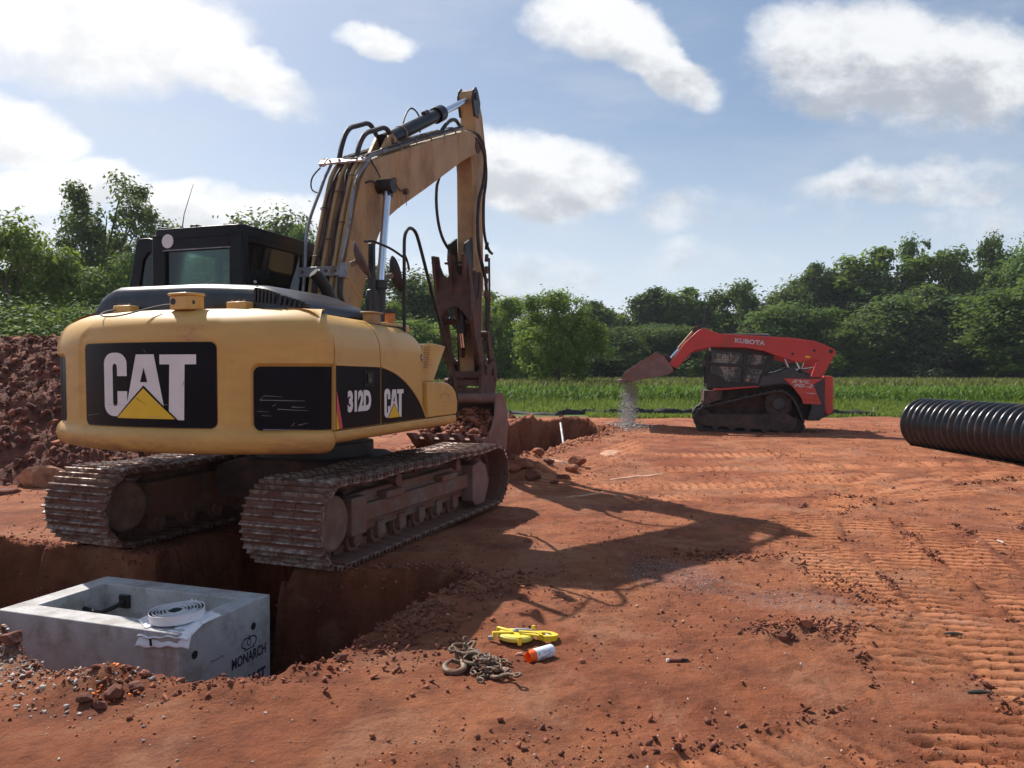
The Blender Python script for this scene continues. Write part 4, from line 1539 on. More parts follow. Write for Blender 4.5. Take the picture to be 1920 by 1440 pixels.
for dx in (-.14, -.03, .17, .24):
    MB().cyl((dx, -.010, 0), (dx, -.026, 0), .014, 6).build('bolt', M['rust'], o)
# pipes and hoses over the top of the boom
for k_, (x, off, r, m, t0, t1) in enumerate([(-.10, .05, .018, 'pipe_grey', TL, .95), (.22, .04, .020, 'pipe_grey', TL, .97), (.17, .05, .016, 'rust', TL, .95), (-.05, .045, .016, 'rubber', TL, .9), (.12, .045, .014, 'rubber', TL, .9), (.245, .07, .012, 'rubber', .5, .97)]):
    MB().tube(along(lambda t: x + .006 * math.sin(t * 60 + k_), off, t0, t1), r, 8).build('hydraulic_pipe', M[m], boom)
for t in (.55, .64, .73, .82, .90):
    y, z, ny_, nz_ = edge(t)
    MB().tube([(.26, y + ny_ * .0, z + nz_ * .0), (.262, y + ny_ * .08, z + nz_ * .08), (.12, y + ny_ * .085, z + nz_ * .085)], .010, 6, smooth=1).build('hose_tie', M['plate_grey'], boom)
# loops feeding the stick cylinder
for x, dz in ((-.07, .02), (.14, -.05)):
    MB().tube([(x, .56, 3.66), (x, .60, 3.85), (x, .74, 4.09 + dz), (x, 1.0, 4.20 + dz), (x, 1.22, 4.30 + dz), (x + .01, 1.35, 4.22 + dz), (x + .02, 1.45, 4.12)], .027, 8, smooth=2).build('hose', M['rubber'], boom)
MB().tube([(.02, 1.85, 4.40), (.0, 1.98, 4.62), (.0, 2.13, 4.78), (.02, 2.28, 4.78), (.04, 2.36, 4.68)], .011, 6, smooth=2).build('hose', M['rubber'], boom)
MB().tube([(.10, 2.2, 4.48), (.10, 2.28, 4.62), (.10, 2.36, 4.70), (.09, 2.42, 4.68)], .010, 6, smooth=2).build('hose', M['rubber'], boom)
MB().tube([(.16, 2.75, 4.66), (.15, 2.92, 4.80), (.14, 3.12, 4.92), (.14, 3.30, 4.97), (.14, 3.46, 4.90)], .026, 8, smooth=2).build('hose', M['rubber'], boom)
MB().tube([(-.20, .42, 3.62), (-.30, .40, 3.52), (-.29, .38, 3.38), (-.18, .36, 3.34)], .008, 6, smooth=2).build('hose', M['rubber'], boom)
MB().tube([(.27, .52, 3.45), (.29, .62, 3.50), (.30, .72, 3.46), (.31, .78, 3.40)], .010, 6, smooth=2).build('hose', M['rubber'], boom)
MB().tube([(.27, .62, 3.72), (.29, .74, 3.62), (.30, .78, 3.56)], .008, 6, smooth=2).build('hose', M['rubber'], boom)
# stick cylinder and its lugs
mb = MB().prism([(1.0, 3.86), (1.22, 4.15), (1.32, 4.20), (1.46, 4.15), (1.80, 4.20)], 0, .0, .04).prism([(1.0, 3.86), (1.22, 4.15), (1.32, 4.20), (1.46, 4.15), (1.80, 4.20)], 0, .14, .18)
mb.build('cylinder_lug', M['yellow_boom'], boom, bevel=.005)
a, b_ = Vector((.09, 1.30, 4.12)), Vector((.09, 3.86, 5.44))
d = (b_ - a).normalized()
mb = MB().cyl(a - d * .05, a + d * 1.72, .080, 24).cyl(a + d * 1.58, a + d * 1.78, .105, 24).cyl(a - d * .08, a + d * .10, .09, 20).cyl((.0, 1.30, 4.12), (.18, 1.30, 4.12), .05, 16)
sc = ub(mb, 'stick_cylinder', M['black_paint'], bevel=.005)
MB().cyl(a + d * 1.7, b_, .045, 24).build('rod', M['chrome'], sc)
MB().cyl(a + d * .42, a + d * .45, .088, 24).build('band', M['plate_grey'], sc)
MB().cyl(a + d * 1.2 + Vector((0, -.04, .08)), a + d * 1.34 + Vector((0, -.04, .08)), .03, 10).build('port', M['dark'], sc)

# ---------------- stick, linkage, bucket, thumb
st = [(3.84, 5.56), (3.80, 5.48), (3.90, 5.20), (3.88, 4.95), (3.78, 4.80), (3.80, 4.60), (3.92, 4.35), (4.02, 3.4), (4.06, 2.4), (4.07, 1.75), (4.10, 1.45), (4.24, 1.40), (4.30, 1.55), (4.34, 2.2), (4.38, 3.3), (4.38, 4.4), (4.32, 4.9), (4.18, 5.28), (4.00, 5.54), (3.93, 5.60)]
mb = MB().prism(st, 0, -.035, .205)
stick = ub(mb, 'stick', M['yellow_boom'], bevel=.010)
mb = MB()
for x0, x1 in ((-.04, -.015), (.18, .215)):
    mb.prism([(3.78, 5.42), (3.82, 5.56), (3.90, 5.63), (3.98, 5.59), (4.08, 5.44), (4.0, 5.2), (3.86, 5.2)], 0, x0, x1)
mb.cyl((-.06, 3.88, 5.48), (.235, 3.88, 5.48), .05, 16)
mb.build('clevis', M['dark'], stick, bevel=.006)
mb = MB().cyl((-.12, 3.86, 4.74), (.29, 3.86, 4.74), .11, 20)
mb.build('pivot_pin', M['rust'], stick, bevel=.01)
mb = MB().prism([(3.98, 2.95), (4.36, 2.95), (4.33, 1.6), (4.30, 1.40), (4.08, 1.42), (4.04, 1.8)], 0, -.044, -.036).prism([(3.98, 2.95), (4.36, 2.95), (4.33, 1.6), (4.26, 1.40), (4.08, 1.42), (4.04, 1.8)], 0, .206, .214)
mb.build('side_plate', M['rust'], stick)
# hoses from boom to stick
MB().tube([(.24, 3.5, 4.86), (.28, 3.85, 4.92), (.29, 4.15, 4.72), (.29, 4.22, 4.3), (.29, 3.98, 3.85), (.29, 4.0, 3.3), (.28, 4.25, 3.0), (.27, 4.40, 2.85), (.26, 4.46, 2.5), (.25, 4.44, 1.95)], .026, 8, smooth=2).build('hose', M['rubber'], stick)
MB().tube([(.22, 3.55, 4.84), (.31, 3.95, 4.80), (.31, 4.25, 4.4), (.30, 4.2, 3.9), (.30, 4.22, 3.5), (.30, 4.42, 3.3), (.29, 4.6, 3.28)], .022, 8, smooth=2).build('hose', M['rubber'], stick)
MB().tube([(-.02, 3.62, 4.62), (-.07, 3.4, 4.2), (-.08, 3.35, 3.8), (-.06, 3.45, 3.4), (-.04, 3.75, 3.20), (-.04, 3.98, 3.2)], .022, 8, smooth=2).build('hose', M['rubber'], stick)
MB().tube([(.24, 4.0, 2.95), (.26, 3.9, 2.7), (.26, 3.98, 2.52), (.26, 4.12, 2.62), (.25, 4.18, 2.95)], .014, 8, smooth=2).build('hose', M['rubber'], stick)
mb = MB()
for k_ in range(5):
    mb.cyl((.27, 4.38 + .01 * k_, 2.6 + .18 * k_), (.27, 4.40 + .01 * k_, 2.70 + .18 * k_), .03, 8)
mb.tube([(.275, 4.47, 2.0), (.28, 4.52, 2.6), (.28, 4.50, 3.2)], .018, 6)
mb.build('hose_fittings', M['rust'], stick)
# thumb cylinder (black) hung under the stick
mb = MB().cyl((.09, 3.80, 2.95), (.10, 3.86, 2.05), .075, 18).cyl((.09, 3.80, 2.99), (.09, 3.80, 2.90), .09, 18)
tc_ = ub(mb, 'thumb_cylinder', M['dark'])
mb = MB().prism([(3.70, 3.30), (3.96, 3.42), (4.0, 3.0), (3.84, 2.88), (3.66, 3.02)], 0, -.05, -.01).prism([(3.70, 3.30), (3.96, 3.42), (4.0, 3.0), (3.84, 2.88), (3.66, 3.02)], 0, .19, .23)
mb.tube([(-.06, 3.62, 3.02), (.22, 3.62, 3.02)], .022, 8)
mb.build('bracket', M['dark'], tc_, bevel=.005)
MB().cyl((.095, 3.86, 2.05), (.10, 3.90, 1.85), .04, 14).build('rod', M['chrome'], tc_)
# thumb: three tines on a cross plate with two arms
th = MB()
def tine(x0, x1, tip, wtip):
    th.prism([(3.22, tip), (3.27, tip + .01), (3.36, tip - .02), (3.50, 2.95), (3.62, 2.70), (3.76, 2.35), (3.84, 1.95), (3.78, 1.70), (3.66, 1.72), (3.58, 2.1), (3.46, 2.40), (3.34, 2.62), (3.26, 2.90)], 0, x0, x1)
for x0, x1, tp in ((-.21, -.17, 3.10), (.03, .07, 3.12), (.235, .275, 3.12)):
    tine(x0, x1, tp, .04)
th.build('thumb', M['rust'], exc, bevel=.006).matrix_local = UM
thumb = exc.children[-1]
mb = MB()
pl = [(-.22, 3.08), (-.20, 3.12), (-.16, 3.11), (-.14, 2.98), (-.10, 2.88), (-.06, 2.82), (-.02, 2.81), (.01, 2.88), (.03, 3.10), (.07, 3.12), (.09, 3.08), (.10, 2.95), (.13, 2.86), (.17, 2.83), (.20, 2.88), (.23, 3.08), (.27, 3.10), (.30, 2.9), (.33, 2.62), (.33, 2.20),
      (.26, 2.26), (.20, 2.34), (.13, 2.40), (.04, 2.42), (-.05, 2.36), (-.11, 2.28), (-.17, 2.22), (-.20, 2.55), (-.19, 2.8)]
mb.prism(pl, 1, 3.36, 3.40)
mb.build('cross_plate', M['rust'], thumb, bevel=.004)
mb = MB()
for x in (-.19, .30):
    mb.prism([(3.36, 2.62), (3.52, 2.60), (3.70, 2.15), (3.88, 1.80), (4.02, 1.62), (3.98, 1.50), (3.84, 1.52), (3.66, 1.75), (3.48, 2.15)], 0, x - .02, x + .025)
mb.cyl((-.23, 3.92, 1.62), (.35, 3.92, 1.62), .055, 16)
mb.cyl((-.19, 3.62, 2.22), (.30, 3.62, 2.22), .045, 14)
mb.build('thumb_arm', M['rust'], thumb, bevel=.004)
MB().tube([(-.10, 3.80, 1.92), (-.03, 3.72, 2.0), (.06, 3.74, 1.93), (.13, 3.70, 2.0)], .014, 6).build('grease_line', M['plate_grey'], thumb)
# bucket linkage and coupler
mb = MB()
for x in (-.11, .26):
    mb.prism([(4.38, 2.06), (4.50, 2.10), (4.66, 1.72), (4.62, 1.58), (4.52, 1.60)], 0, x, x + .04)
mb.cyl((-.12, 4.60, 1.64), (.31, 4.60, 1.64), .06, 14).cyl((-.12, 4.42, 2.06), (.31, 4.42, 2.06), .05, 14)
link = ub(mb, 'bucket_link', M['rust'], bevel=.005)
mb = MB().cyl((.09, 4.56, 1.70), (.09, 4.58, 2.75), .05, 16).cyl((.09, 4.58, 2.7), (.09, 4.52, 4.1), .068, 18)
ub(mb, 'bucket_cylinder', M['yellow_boom'])
mb = MB()
for x in (-.17, .30):
    mb.prism([(3.96, 1.10), (4.04, 1.62), (4.20, 1.70), (4.34, 1.58), (4.58, 1.70), (4.70, 1.55), (4.62, 1.25), (4.50, 1.08)], 0, x, x + .045)
for y_, z_ in ((4.04, 1.22), (4.06, 1.34), (4.03, 1.46)):
    mb.box(-.13, .31, y_ - .03, y_ + .05, z_ - .045, z_ + .045)
mb.cyl((-.20, 4.20, 1.52), (.37, 4.20, 1.52), .06, 16).cyl((-.19, 4.60, 1.40), (.36, 4.60, 1.40), .05, 16)
mb.cyl((-.21, 3.99, 1.34), (-.15, 3.99, 1.34), .07, 14).cyl((.34, 4.5, 1.5), (.38, 4.5, 1.5), .06, 14)
ub(mb, 'coupler', M['rust'], bevel=.006)
# bucket: curved shell of the right depth, two side plates, top tube, lip and teeth
BX0, BX1 = -.47, .56
shell = [(3.86, 1.13), (4.10, 1.17), (4.26, 1.08), (4.38, .90), (4.42, .68), (4.36, .46), (4.22, .28), (4.02, .20), (3.75, .27), (3.45, .42), (3.12, .57)]
mb = MB()
n = len(shell)
vs = []
for off in (0, .03):
    for i, p in enumerate(shell):
        a = shell[max(0, i - 1)]
        b = shell[min(n - 1, i + 1)]
        dx, dy = b[0] - a[0], b[1] - a[1]
        l = math.hypot(dx, dy)
        q_ = (p[0] - dy / l * -off, p[1] + dx / l * -off) if off else p
        vs += [(BX0, *q_), (BX1, *q_)]
fs = []
for i in range(n - 1):
    a = 2 * i
    fs += [(a, a + 1, a + 3, a + 2), (2 * n + a, 2 * n + a + 2, 2 * n + a + 3, 2 * n + a + 1)]
    fs += [(a, a + 2, 2 * n + a + 2, 2 * n + a), (a + 1, 2 * n + a + 1, 2 * n + a + 3, a + 3)]
fs += [(0, 2 * n, 2 * n + 1, 1), (2 * n - 2, 2 * n - 1, 4 * n - 1, 4 * n - 2)]
mb.add(vs, fs)
bucket = ub(mb, 'bucket', M['bucket'], smooth=50)
sp = [(3.80, 1.16), (4.10, 1.20), (4.28, 1.10), (4.40, .91), (4.445, .68), (4.38, .44), (4.23, .26), (4.02, .175), (3.72, .24), (3.40, .40), (3.16, .53), (3.20, .60), (3.40, .61), (3.60, .72), (3.76, .90)]
for x in (BX0 - .02, BX1):
    MB().prism(sp, 0, x, x + .022).build('side_plate', M['bucket'], bucket, bevel=.004)
MB().cyl((BX0 - .02, 3.90, 1.12), (BX1 + .02, 3.90, 1.12), .075, 18).build('top_tube', M['bucket'], bucket)
MB().prism([(3.08, .575), (3.12, .60), (3.34, .505), (3.30, .47)], 0, BX0, BX1).build('lip', M['bucket'], bucket, bevel=.003)
for i in range(5):
    x = BX0 + .07 + (BX1 - BX0 - .14) * i / 4
    mb = MB().prism([(3.28, .46), (3.22, .60), (3.06, .66), (2.90, .675), (2.90, .655), (3.04, .56)], 0, x - .045, x + .045)
    mb.build('tooth', M['bucket'], bucket, bevel=.012)
ud('plate_mark', [[(3.62, .36), (3.64, .36), (3.70, .50), (3.68, .50)], [(3.74, .36), (3.72, .36), (3.68, .50), (3.70, .50)]], lambda y, z: (BX1 + .0235, y, z), M['rust'], bucket)

# the stick and linkage stand a little nearer than first drawn; the bucket is shallower
def reshape(o, f):
    for ob in [o] + list(o.children):
        for v_ in ob.data.vertices:
            v_.co = f(v_.co)


for o in (stick, tc_, link, [c for c in exc.children if c.name.startswith('bucket_cylinder')][0], [c for c in exc.children if c.name.startswith('coupler')][0]):
    reshape(o, lambda c: Vector((c.x - .01, c.y - .24 * float(np.clip((4.95 - c.z) / .9, 0, 1)), c.z)))
reshape(bucket, lambda c: Vector((c.x, 3.1 + (c.y - 3.1) * .84 if c.y > 3.1 else c.y, c.z)))


# ---------------- undercarriage
def tb(mb, name, mats, parent=None, **kw):
    o = mb.build(name, mats, parent or exc, **kw)
    if parent is None:
        o.matrix_local = TM
    return o


mb = MB()
mb.prism([(-.68, .40), (.68, .40), (.68, .62), (.42, .70), (-.42, .70), (-.68, .62)], 1, -.62, .62)
mb.box(-.75, .75, -.52, -.30, .30, .50).box(-.75, .75, .30, .52, .30, .50)
car = tb(mb, 'car_body', M['kdirty'], bevel=.02)
mb = MB().cyl((0, 0, .70), (0, 0, .82), .56, 40).cyl((0, 0, .82), (0, 0, .99), .50, 40)
tb(mb, 'swing_ring', M['dark'])
HL, RW, RP = 1.485, .362, .295


def path(s):
    """centre line of the chain: arc length -> (y, z, heading)"""
    st_, arc_ = 2 * HL, math.pi * RP
    s = s % (2 * st_ + 2 * arc_)
    if s < st_:
        return -HL + s, RW - RP, 0.0
    s -= st_
    if s < arc_:
        a = s / RP
        return HL + RP * math.sin(a), RW - RP * math.cos(a), a
    s -= arc_
    if s < st_:
        sag = -.018 * (math.sin(s / st_ * math.pi * 3) ** 2)
        return HL - s, RW + RP + sag, math.pi
    s -= st_
    a = math.pi + s / RP
    return -HL + RP * math.sin(a), RW - RP * math.cos(a), a


TOT = 4 * HL + 2 * math.pi * RP
NS = 46
PITCH = TOT / NS
# shoe: plate with rolled edges and three grousers, its outer side is -z
prof = [(-.090, .010), (-.090, -.010), (-.080, -.014), (-.074, -.042), (-.062, -.044), (-.055, -.013), (-.022, -.011), (-.015, -.040), (-.003, -.042), (.004, -.011), (.038, -.011), (.045, -.038), (.057, -.040), (.064, -.012), (.080, -.006), (.090, .004), (.090, .014), (.078, .004), (-.075, .004)]
mbs = MB()
mbs.prism(prof, 0, -.35, .35)
for i_f, f in enumerate(mbs.f):
    zs_ = [mbs.v[i][2] for i in f]
    if min(zs_) < -.035:
        mbs.m[i_f] = 1
mbs.mi = 0
for x in (-.09, .09):
    mbs.box(x - .03, x + .03, -.075, .06, .004, .07)
for x in (-.09, .09):
    for y_ in (-.04, .03):
        mbs.box(x - .012, x + .012, y_ - .012, y_ + .012, -.022, -.008)
shoe_me = None
rst = random.Random(11)
for side in (1, -1):
    cxn = .98 if side > 0 else -1.07
    lk = MB()
    for i in range(NS):
        y, z, a = path(i * PITCH)
        y2, z2, a2 = path((i + 1) * PITCH)
        k = .035
        for x in (-.07, .07):
            lk.cyl((cxn + x - .02, y - math.sin(a) * k * 1, z + math.cos(a) * k), (cxn + x + .02, y - math.sin(a) * k, z + math.cos(a) * k), .045, 8)
        lk.cyl((cxn - .09, y - math.sin(a) * k, z + math.cos(a) * k), (cxn + .09, y - math.sin(a) * k, z + math.cos(a) * k), .022, 6)
    trk = tb(lk, 'track', M['steel_mud'])
    mdv = []
    rm_ = np.random.RandomState(40 + side)
    nm = 420
    sv = rm_.uniform(0, TOT, nm)
    grp = vnoise(sv * 2.2, np.full(nm, 3.0 + side), 5) > -.15
    sv = sv[grp]
    pp = []
    for s_v in sv:
        y, z, a = path(float(s_v))
        o_k = rm_.uniform(.010, .024)
        pp.append((cxn + rm_.uniform(-.33, .33), y + math.sin(a) * o_k, z - math.cos(a) * o_k))
    pp = np.array(pp)
    w_ = (TM @ Matrix.Identity(4))
    md = scatter('caked_mud', pp, .012 + .026 * rm_.uniform(0, 1, len(pp)) ** 2, M['mud'], trk, seed=50 + side, flat=.55, sink=.55)
    trk['label'] = 'near-side crawler track' if side > 0 else 'far-side crawler track'
    for i in range(NS):
        y, z, a = path((i + .5) * PITCH)
        if shoe_me is None:
            so = mbs.build('shoe', [M['shoe'], M['shoe_bar']], trk, bevel=.002, smooth=30, seg=1)
            shoe_me = so
        else:
            so = copy_part(shoe_me, trk)
        jit = rst.uniform(-.012, .012)
        so.matrix_local = Matrix.Translation((cxn + rst.uniform(-.003, .003), y, z)) @ Matrix.Rotation(a + jit, 4, 'X')
    # frame
    xo = cxn + .02 * side
    mb = MB()
    mb.prism([(-1.22, .52), (-1.24, .24), (-1.05, .20), (1.05, .20), (1.18, .30), (1.18, .50), (.9, .53), (-.9, .53)], 0, cxn - .17, cxn + .17)
    fr = tb(mb, 'track_frame', M['steel_mud'], bevel=.012)
    oo = .172 * side
    mb = MB()
    def ox(a, b):
        lo, hi = sorted((cxn + a * side, cxn + b * side))
        return lo, hi
    l, h = ox(.17, .245)
    mb.box(l, h, -1.25, 1.02, .30, .44)
    l, h = ox(.17, .27)
    mb.box(l, h, -1.28, -1.06, .22, .52)
    mb.box(l, h, -.75, -.45, .44, .50)
    mb.box(l, h, .28, .62, .44, .50)
    mb.build('rock_guard', M['steel_mud'], fr, bevel=.010)
    l, h = ox(.16, .30)
    mb = MB().prism([(.92, .52), (.92, .16), (1.0, .10), (1.22, .10), (1.34, .30), (1.26, .50), (1.1, .56)], 0, l, h)
    mb.build('guide_plate', M['bucket'], fr, bevel=.010)
    # mud packed along the frame top
    mb = MB()
    def mudp(u_, v_):
        y_ = -1.15 + 2.1 * u_
        x_ = cxn + side * (-.12 + .32 * v_)
        z_ = .50 + .10 * math.sin(v_ * math.pi) * (1 + .6 * float(vnoise(np.array([y_ * 6]), np.array([v_ * 3 + side]), 3)[0])) - .07 * v_
        return (x_, y_, z_)
    mb.grid(mudp, 40, 6)
    mb.build('mud', M['mud'], fr, smooth=60)
    for i in range(7):
        y_ = -1.08 + .36 * i
        rl = MB().lathe([(0, -.19), (.05, -.19), (.06, -.15), (.095, -.15), (.10, -.11), (.075, -.10), (.075, .10), (.10, .11), (.095, .15), (.06, .15), (.05, .19), (0, .19)], 18, ax=0)
        rl.build('roller', M['steel_mud'], fr, loc=(cxn, y_, .155))
        l, h = ox(.12, .20)
        MB().box(l, h, y_ - .06, y_ + .06, .13, .25).build('roller_bracket', M['steel_mud'], fr, bevel=.008)
    for y_ in (-.45, .75):
        MB().cyl((cxn - .08, y_, .555), (cxn + .21 * side if side > 0 else cxn + .08, y_, .555), .055, 16).build('carrier_roller', M['steel_mud'], fr)
    # rear: mud-caked sprocket with scalloped rim; front: idler
    sp_ = MB()
    P = []
    for i in range(84):
        a = 2 * math.pi * i / 84
        r = .235 + .022 * (1 if (i % 4) < 2 else 0) + .006 * math.sin(i * 1.7)
        P.append((-HL + r * math.cos(a), RW + r * math.sin(a)))
    sp_.prism(P, 0, cxn - .04, cxn + .04)
    spk_ = sp_.build('sprocket', M['mud'], fr, smooth=25)
    P2 = [(-HL + .215 * math.cos(2 * math.pi * i / 40), RW + .215 * math.sin(2 * math.pi * i / 40)) for i in range(40)]
    MB().prism(P2, 0, cxn - .24, cxn + .24).build('final_drive', M['mud'], fr, bevel=.03, smooth=40, seg=3)
    MB().lathe([(0, -.10), (.18, -.10), (.2, -.07), (.265, -.06), (.265, .06), (.2, .07), (.18, .10), (0, .10)], 32, ax=0).build('idler', M['steel_mud'], fr, loc=(cxn, HL, RW))
# ================================================================== COMPACT TRACK LOADER
LX, LY, LZ = 5.24, 17.23, .20
ldr = empty('track_loader', 'red compact track loader with meshed cab tipping grey gravel out of its raised bucket', 'track loader', (LX, LY, LZ), (R(3.5), 0, R(78)))


def lb(mb, name, mats, parent=None, **kw):
    return mb.build(name, mats, parent or ldr, **kw)


# rubber tracks: belt with lugs round a triangular frame
tri = [(1.02, .0), (-.92, .0), (-1.02, .05), (-1.09, .17), (-1.08, .32), (-.98, .55), (-.86, .76), (-.74, .89), (-.60, .945), (-.45, .93), (.96, .50), (1.06, .43), (1.135, .32), (1.15, .18), (1.11, .06)]


def resample(P, n):
    P = [np.array(p) for p in P] + [np.array(P[0])]
    L = [0]
    for i in range(1, len(P)):
        L.append(L[-1] + np.linalg.norm(P[i] - P[i - 1]))
    out = []
    for k in range(n):
        s = L[-1] * k / n
        out.append((np.interp(s, L, [p[0] for p in P]), np.interp(s, L, [p[1] for p in P])))
    return out


belt = resample(tri, 120)
for sx in (-1, 1):
    xa, xb = sorted((sx * .52, sx * .97))
    n = len(belt)
    vs, fs = [], []
    for k, (y, z) in enumerate(belt):
        a, b = belt[k - 1], belt[(k + 1) % n]
        dy, dz = b[0] - a[0], b[1] - a[1]
        l = math.hypot(dy, dz)
        ny_, nz_ = dz / l, -dy / l      # inward/outward fixed below
        cy_, cz_ = y - 0, z - .4
        if ny_ * cy_ + nz_ * cz_ < 0:
            ny_, nz_ = -ny_, -nz_
        o_ = .018 if (k % 3) else -.004
        for x, off in ((xa, o_), (xb, o_), (xb, -.03), (xa, -.03)):
            vs.append((x, y + ny_ * off, z + nz_ * off))
    for k in range(n):
        j = (k + 1) % n
        for q_ in range(4):
            fs.append((4 * k + q_, 4 * k + (q_ + 1) % 4, 4 * j + (q_ + 1) % 4, 4 * j + q_))
    mb = MB().add(vs, fs)
    tk = lb(mb, 'track', M['rubber'], smooth=25)
    xc = sx * .74
    mb = MB().prism([(.98, .12), (.98, .30), (.80, .34), (-.25, .40), (-.45, .46), (-.80, .44), (-.96, .30), (-.92, .12), (-.8, .08), (.9, .08)], 0, xc - .16, xc + .16)
    tf = lb(mb, 'track_frame', M['kdirty'], bevel=.02)
    # drive sprocket
    P = []
    for i in range(64):
        a = 2 * math.pi * i / 64
        r = .25 + (.035 if i % 4 < 2 else 0)
        P.append((-.56 + r * math.cos(a), .66 + r * math.sin(a)))
    sp_ = MB().prism(P, 0, xc + sx * .06, xc + sx * .10)
    so = sp_.build('sprocket', M['kdirty'], tf)
    MB().cyl((xc + sx * .0, -.56, .66), (xc + sx * .16, -.56, .66), .13, 20).build('final_drive', M['kgrey'], tf, bevel=.01)
    for i in range(5):
        MB().lathe([(0, -.13), (.10, -.12), (.115, -.06), (.115, .06), (.10, .12), (0, .13)], 18, ax=0).build('roller', M['kdirty'], tf, loc=(xc + sx * .03, -.66 + .34 * i, .135))
    for y_, z_, r in ((.98, .24, .19), (-.90, .22, .17)):
        MB().lathe([(0, -.14), (r * .6, -.13), (r, -.10), (r, .10), (r * .6, .13), (0, .14)], 22, ax=0).build('idler', M['kdirty'], tf, loc=(xc, y_, z_))
# belly and chassis
mb = MB()
mb.prism([(.98, .42), (.98, .84), (.80, .88), (-1.15, 1.10), (-1.3, .40), (-1.1, .30), (.8, .28)], 0, -.50, .50)
lb(mb, 'chassis', M['kdirty'], bevel=.015)
for sx in (-1, 1):
    xa, xb = sorted((sx * .50, sx * .88))
    mb = MB().prism([(.98, .50), (.99, .84), (.60, .86), (.60, .68)], 0, xa, xb)
    lb(mb, 'front_fender', M['kdirty'], bevel=.015)
    xa, xb = sorted((sx * .60, sx * .90))
    mb = MB().prism([(.78, .845), (.80, .885), (-.10, 1.01), (-.16, .985)], 0, xa, xb)
    lb(mb, 'side_step', M['kred'], bevel=.008)
    # dark upper side body
    xa, xb = sorted((sx * .52, sx * .885))
    mb = MB().prism([(-.12, .99), (-.18, 1.22), (-.62, 1.34), (-.80, 1.42), (-1.02, 1.30), (-1.42, 1.26), (-1.50, .52), (-1.40, .36), (-1.14, .34), (-1.22, .62), (-1.12, .84), (-.92, 1.02), (-.62, 1.08), (-.40, 1.04)], 0, xa, xb)
    lb(mb, 'rear_body', M['kgrey'], bevel=.02)
    xq = sx * .887
    fxk = lambda o, xq=xq, sx=sx: (lambda y, z: (xq + sx * o, y, z))
    pan = [(-.62, 1.20), (-1.40, 1.235), (-1.22, 1.11), (-1.41, .70), (-1.05, .69), (-.99, .83), (-.80, 1.045)]
    mb = MB().prism(pan, 0, *sorted((xq, xq + sx * .022)))
    ptx = lb(mb, 'side_panel', M['kred2'], bevel=.008)
    if sx < 0:
        def tmap(o):
            return lambda y, z: (-.887 - .0225 - o, -y, z)
        # text reads left to right as seen from the near side: forward (+y) is on the left
        decal('lettering', text_polys('SVL', .78, 1.16, 1.12, 1.19, bold=.03, shear=.35, space=1.1), tmap(.002), M['silver'], ptx)
        decal('lettering', text_polys('90-2', .83, 1.22, 1.03, 1.105, bold=.03, shear=.35, space=1.05), tmap(.002), M['silver'], ptx)
        decal('lettering', text_polys('TURBO', 1.09, 1.27, .905, .935, bold=.03), tmap(.002), M['silver'], ptx)
        for k_ in range(2):
            MB().box(-.922, -.907, -1.30 - .02 * k_, -1.02, .86 - .085 * k_, .885 - .085 * k_).build('vent_slot', M['kred'], ptx, bevel=.004)
mb = MB().prism([(-1.43, 1.30), (-1.60, 1.31), (-1.63, 1.25), (-1.67, .56), (-1.62, .50), (-1.53, .49), (-1.48, .60)], 0, -.80, .80)
rd = lb(mb, 'rear_door', M['kred2'], bevel=.025)
mb = MB().prism([(-1.38, .36), (-1.66, .52), (-1.52, .56), (-1.2, .5)], 0, -.78, .78)
lb(mb, 'rear_bumper', M['kgrey'], bevel=.01)
mb = MB().prism([(-.70, 1.1), (-.75, 1.45), (-1.0, 1.42), (-1.40, 1.28), (-1.40, .8), (-.7, .8)], 0, -.50, .50)
lb(mb, 'engine_cover', M['kgrey'], bevel=.03)

# cab: posts, roof, mesh side guards
mb = MB()
mb.prism([(.84, .86), (.93, .90), (.97, 1.2), (.97, 1.62), (.92, 1.76), (.86, 1.76), (.90, 1.6), (.90, 1.2), (.84, .98)], 0, -.70, -.62)
mb.prism([(.84, .86), (.93, .90), (.97, 1.2), (.97, 1.62), (.92, 1.76), (.86, 1.76), (.90, 1.6), (.90, 1.2), (.84, .98)], 0, .62, .70)
for x in (-.70, .62):
    mb.prism([(-.12, 1.0), (-.30, 1.70), (-.42, 1.70), (-.42, 1.55), (-.22, 1.0)], 0, x, x + .08)
    mb.prism([(.92, 1.72), (-.42, 1.66), (-.42, 1.78), (.90, 1.82)], 0, x, x + .08)
    mb.prism([(.92, 1.38), (-.28, 1.38), (-.28, 1.46), (.92, 1.46)], 0, x + .002, x + .078)
    mb.prism([(.90, .88), (-.12, .99), (-.12, 1.06), (.50, 1.05), (.60, 1.14), (.90, 1.22)], 0, x + .002, x + .078)
    mb.prism([(.16, 1.0), (.22, 1.0), (.20, 1.74), (.13, 1.74)], 0, x + .003, x + .077)
mb.box(-.64, .64, .86, .91, 1.745, 1.80).box(-.64, .64, -.40, -.34, 1.69, 1.76).box(-.64, .64, .86, .92, .88, .98)
kc = lb(mb, 'cab', M['dark'], bevel=.008)
mb = MB().prism([(.62, 2.075), (.50, 2.105), (-.28, 2.13), (-.34, 2.08), (-.45, 1.76), (.92, 1.80)], 0, -.60, .60)
mb.build('roof', M['kgrey'], kc, bevel=.03)
MB().prism([(.60, 2.078), (.58, 2.095), (-.27, 2.145), (-.30, 2.125)], 0, -.56, .56).build('roof_panel', M['plate_white'], kc)
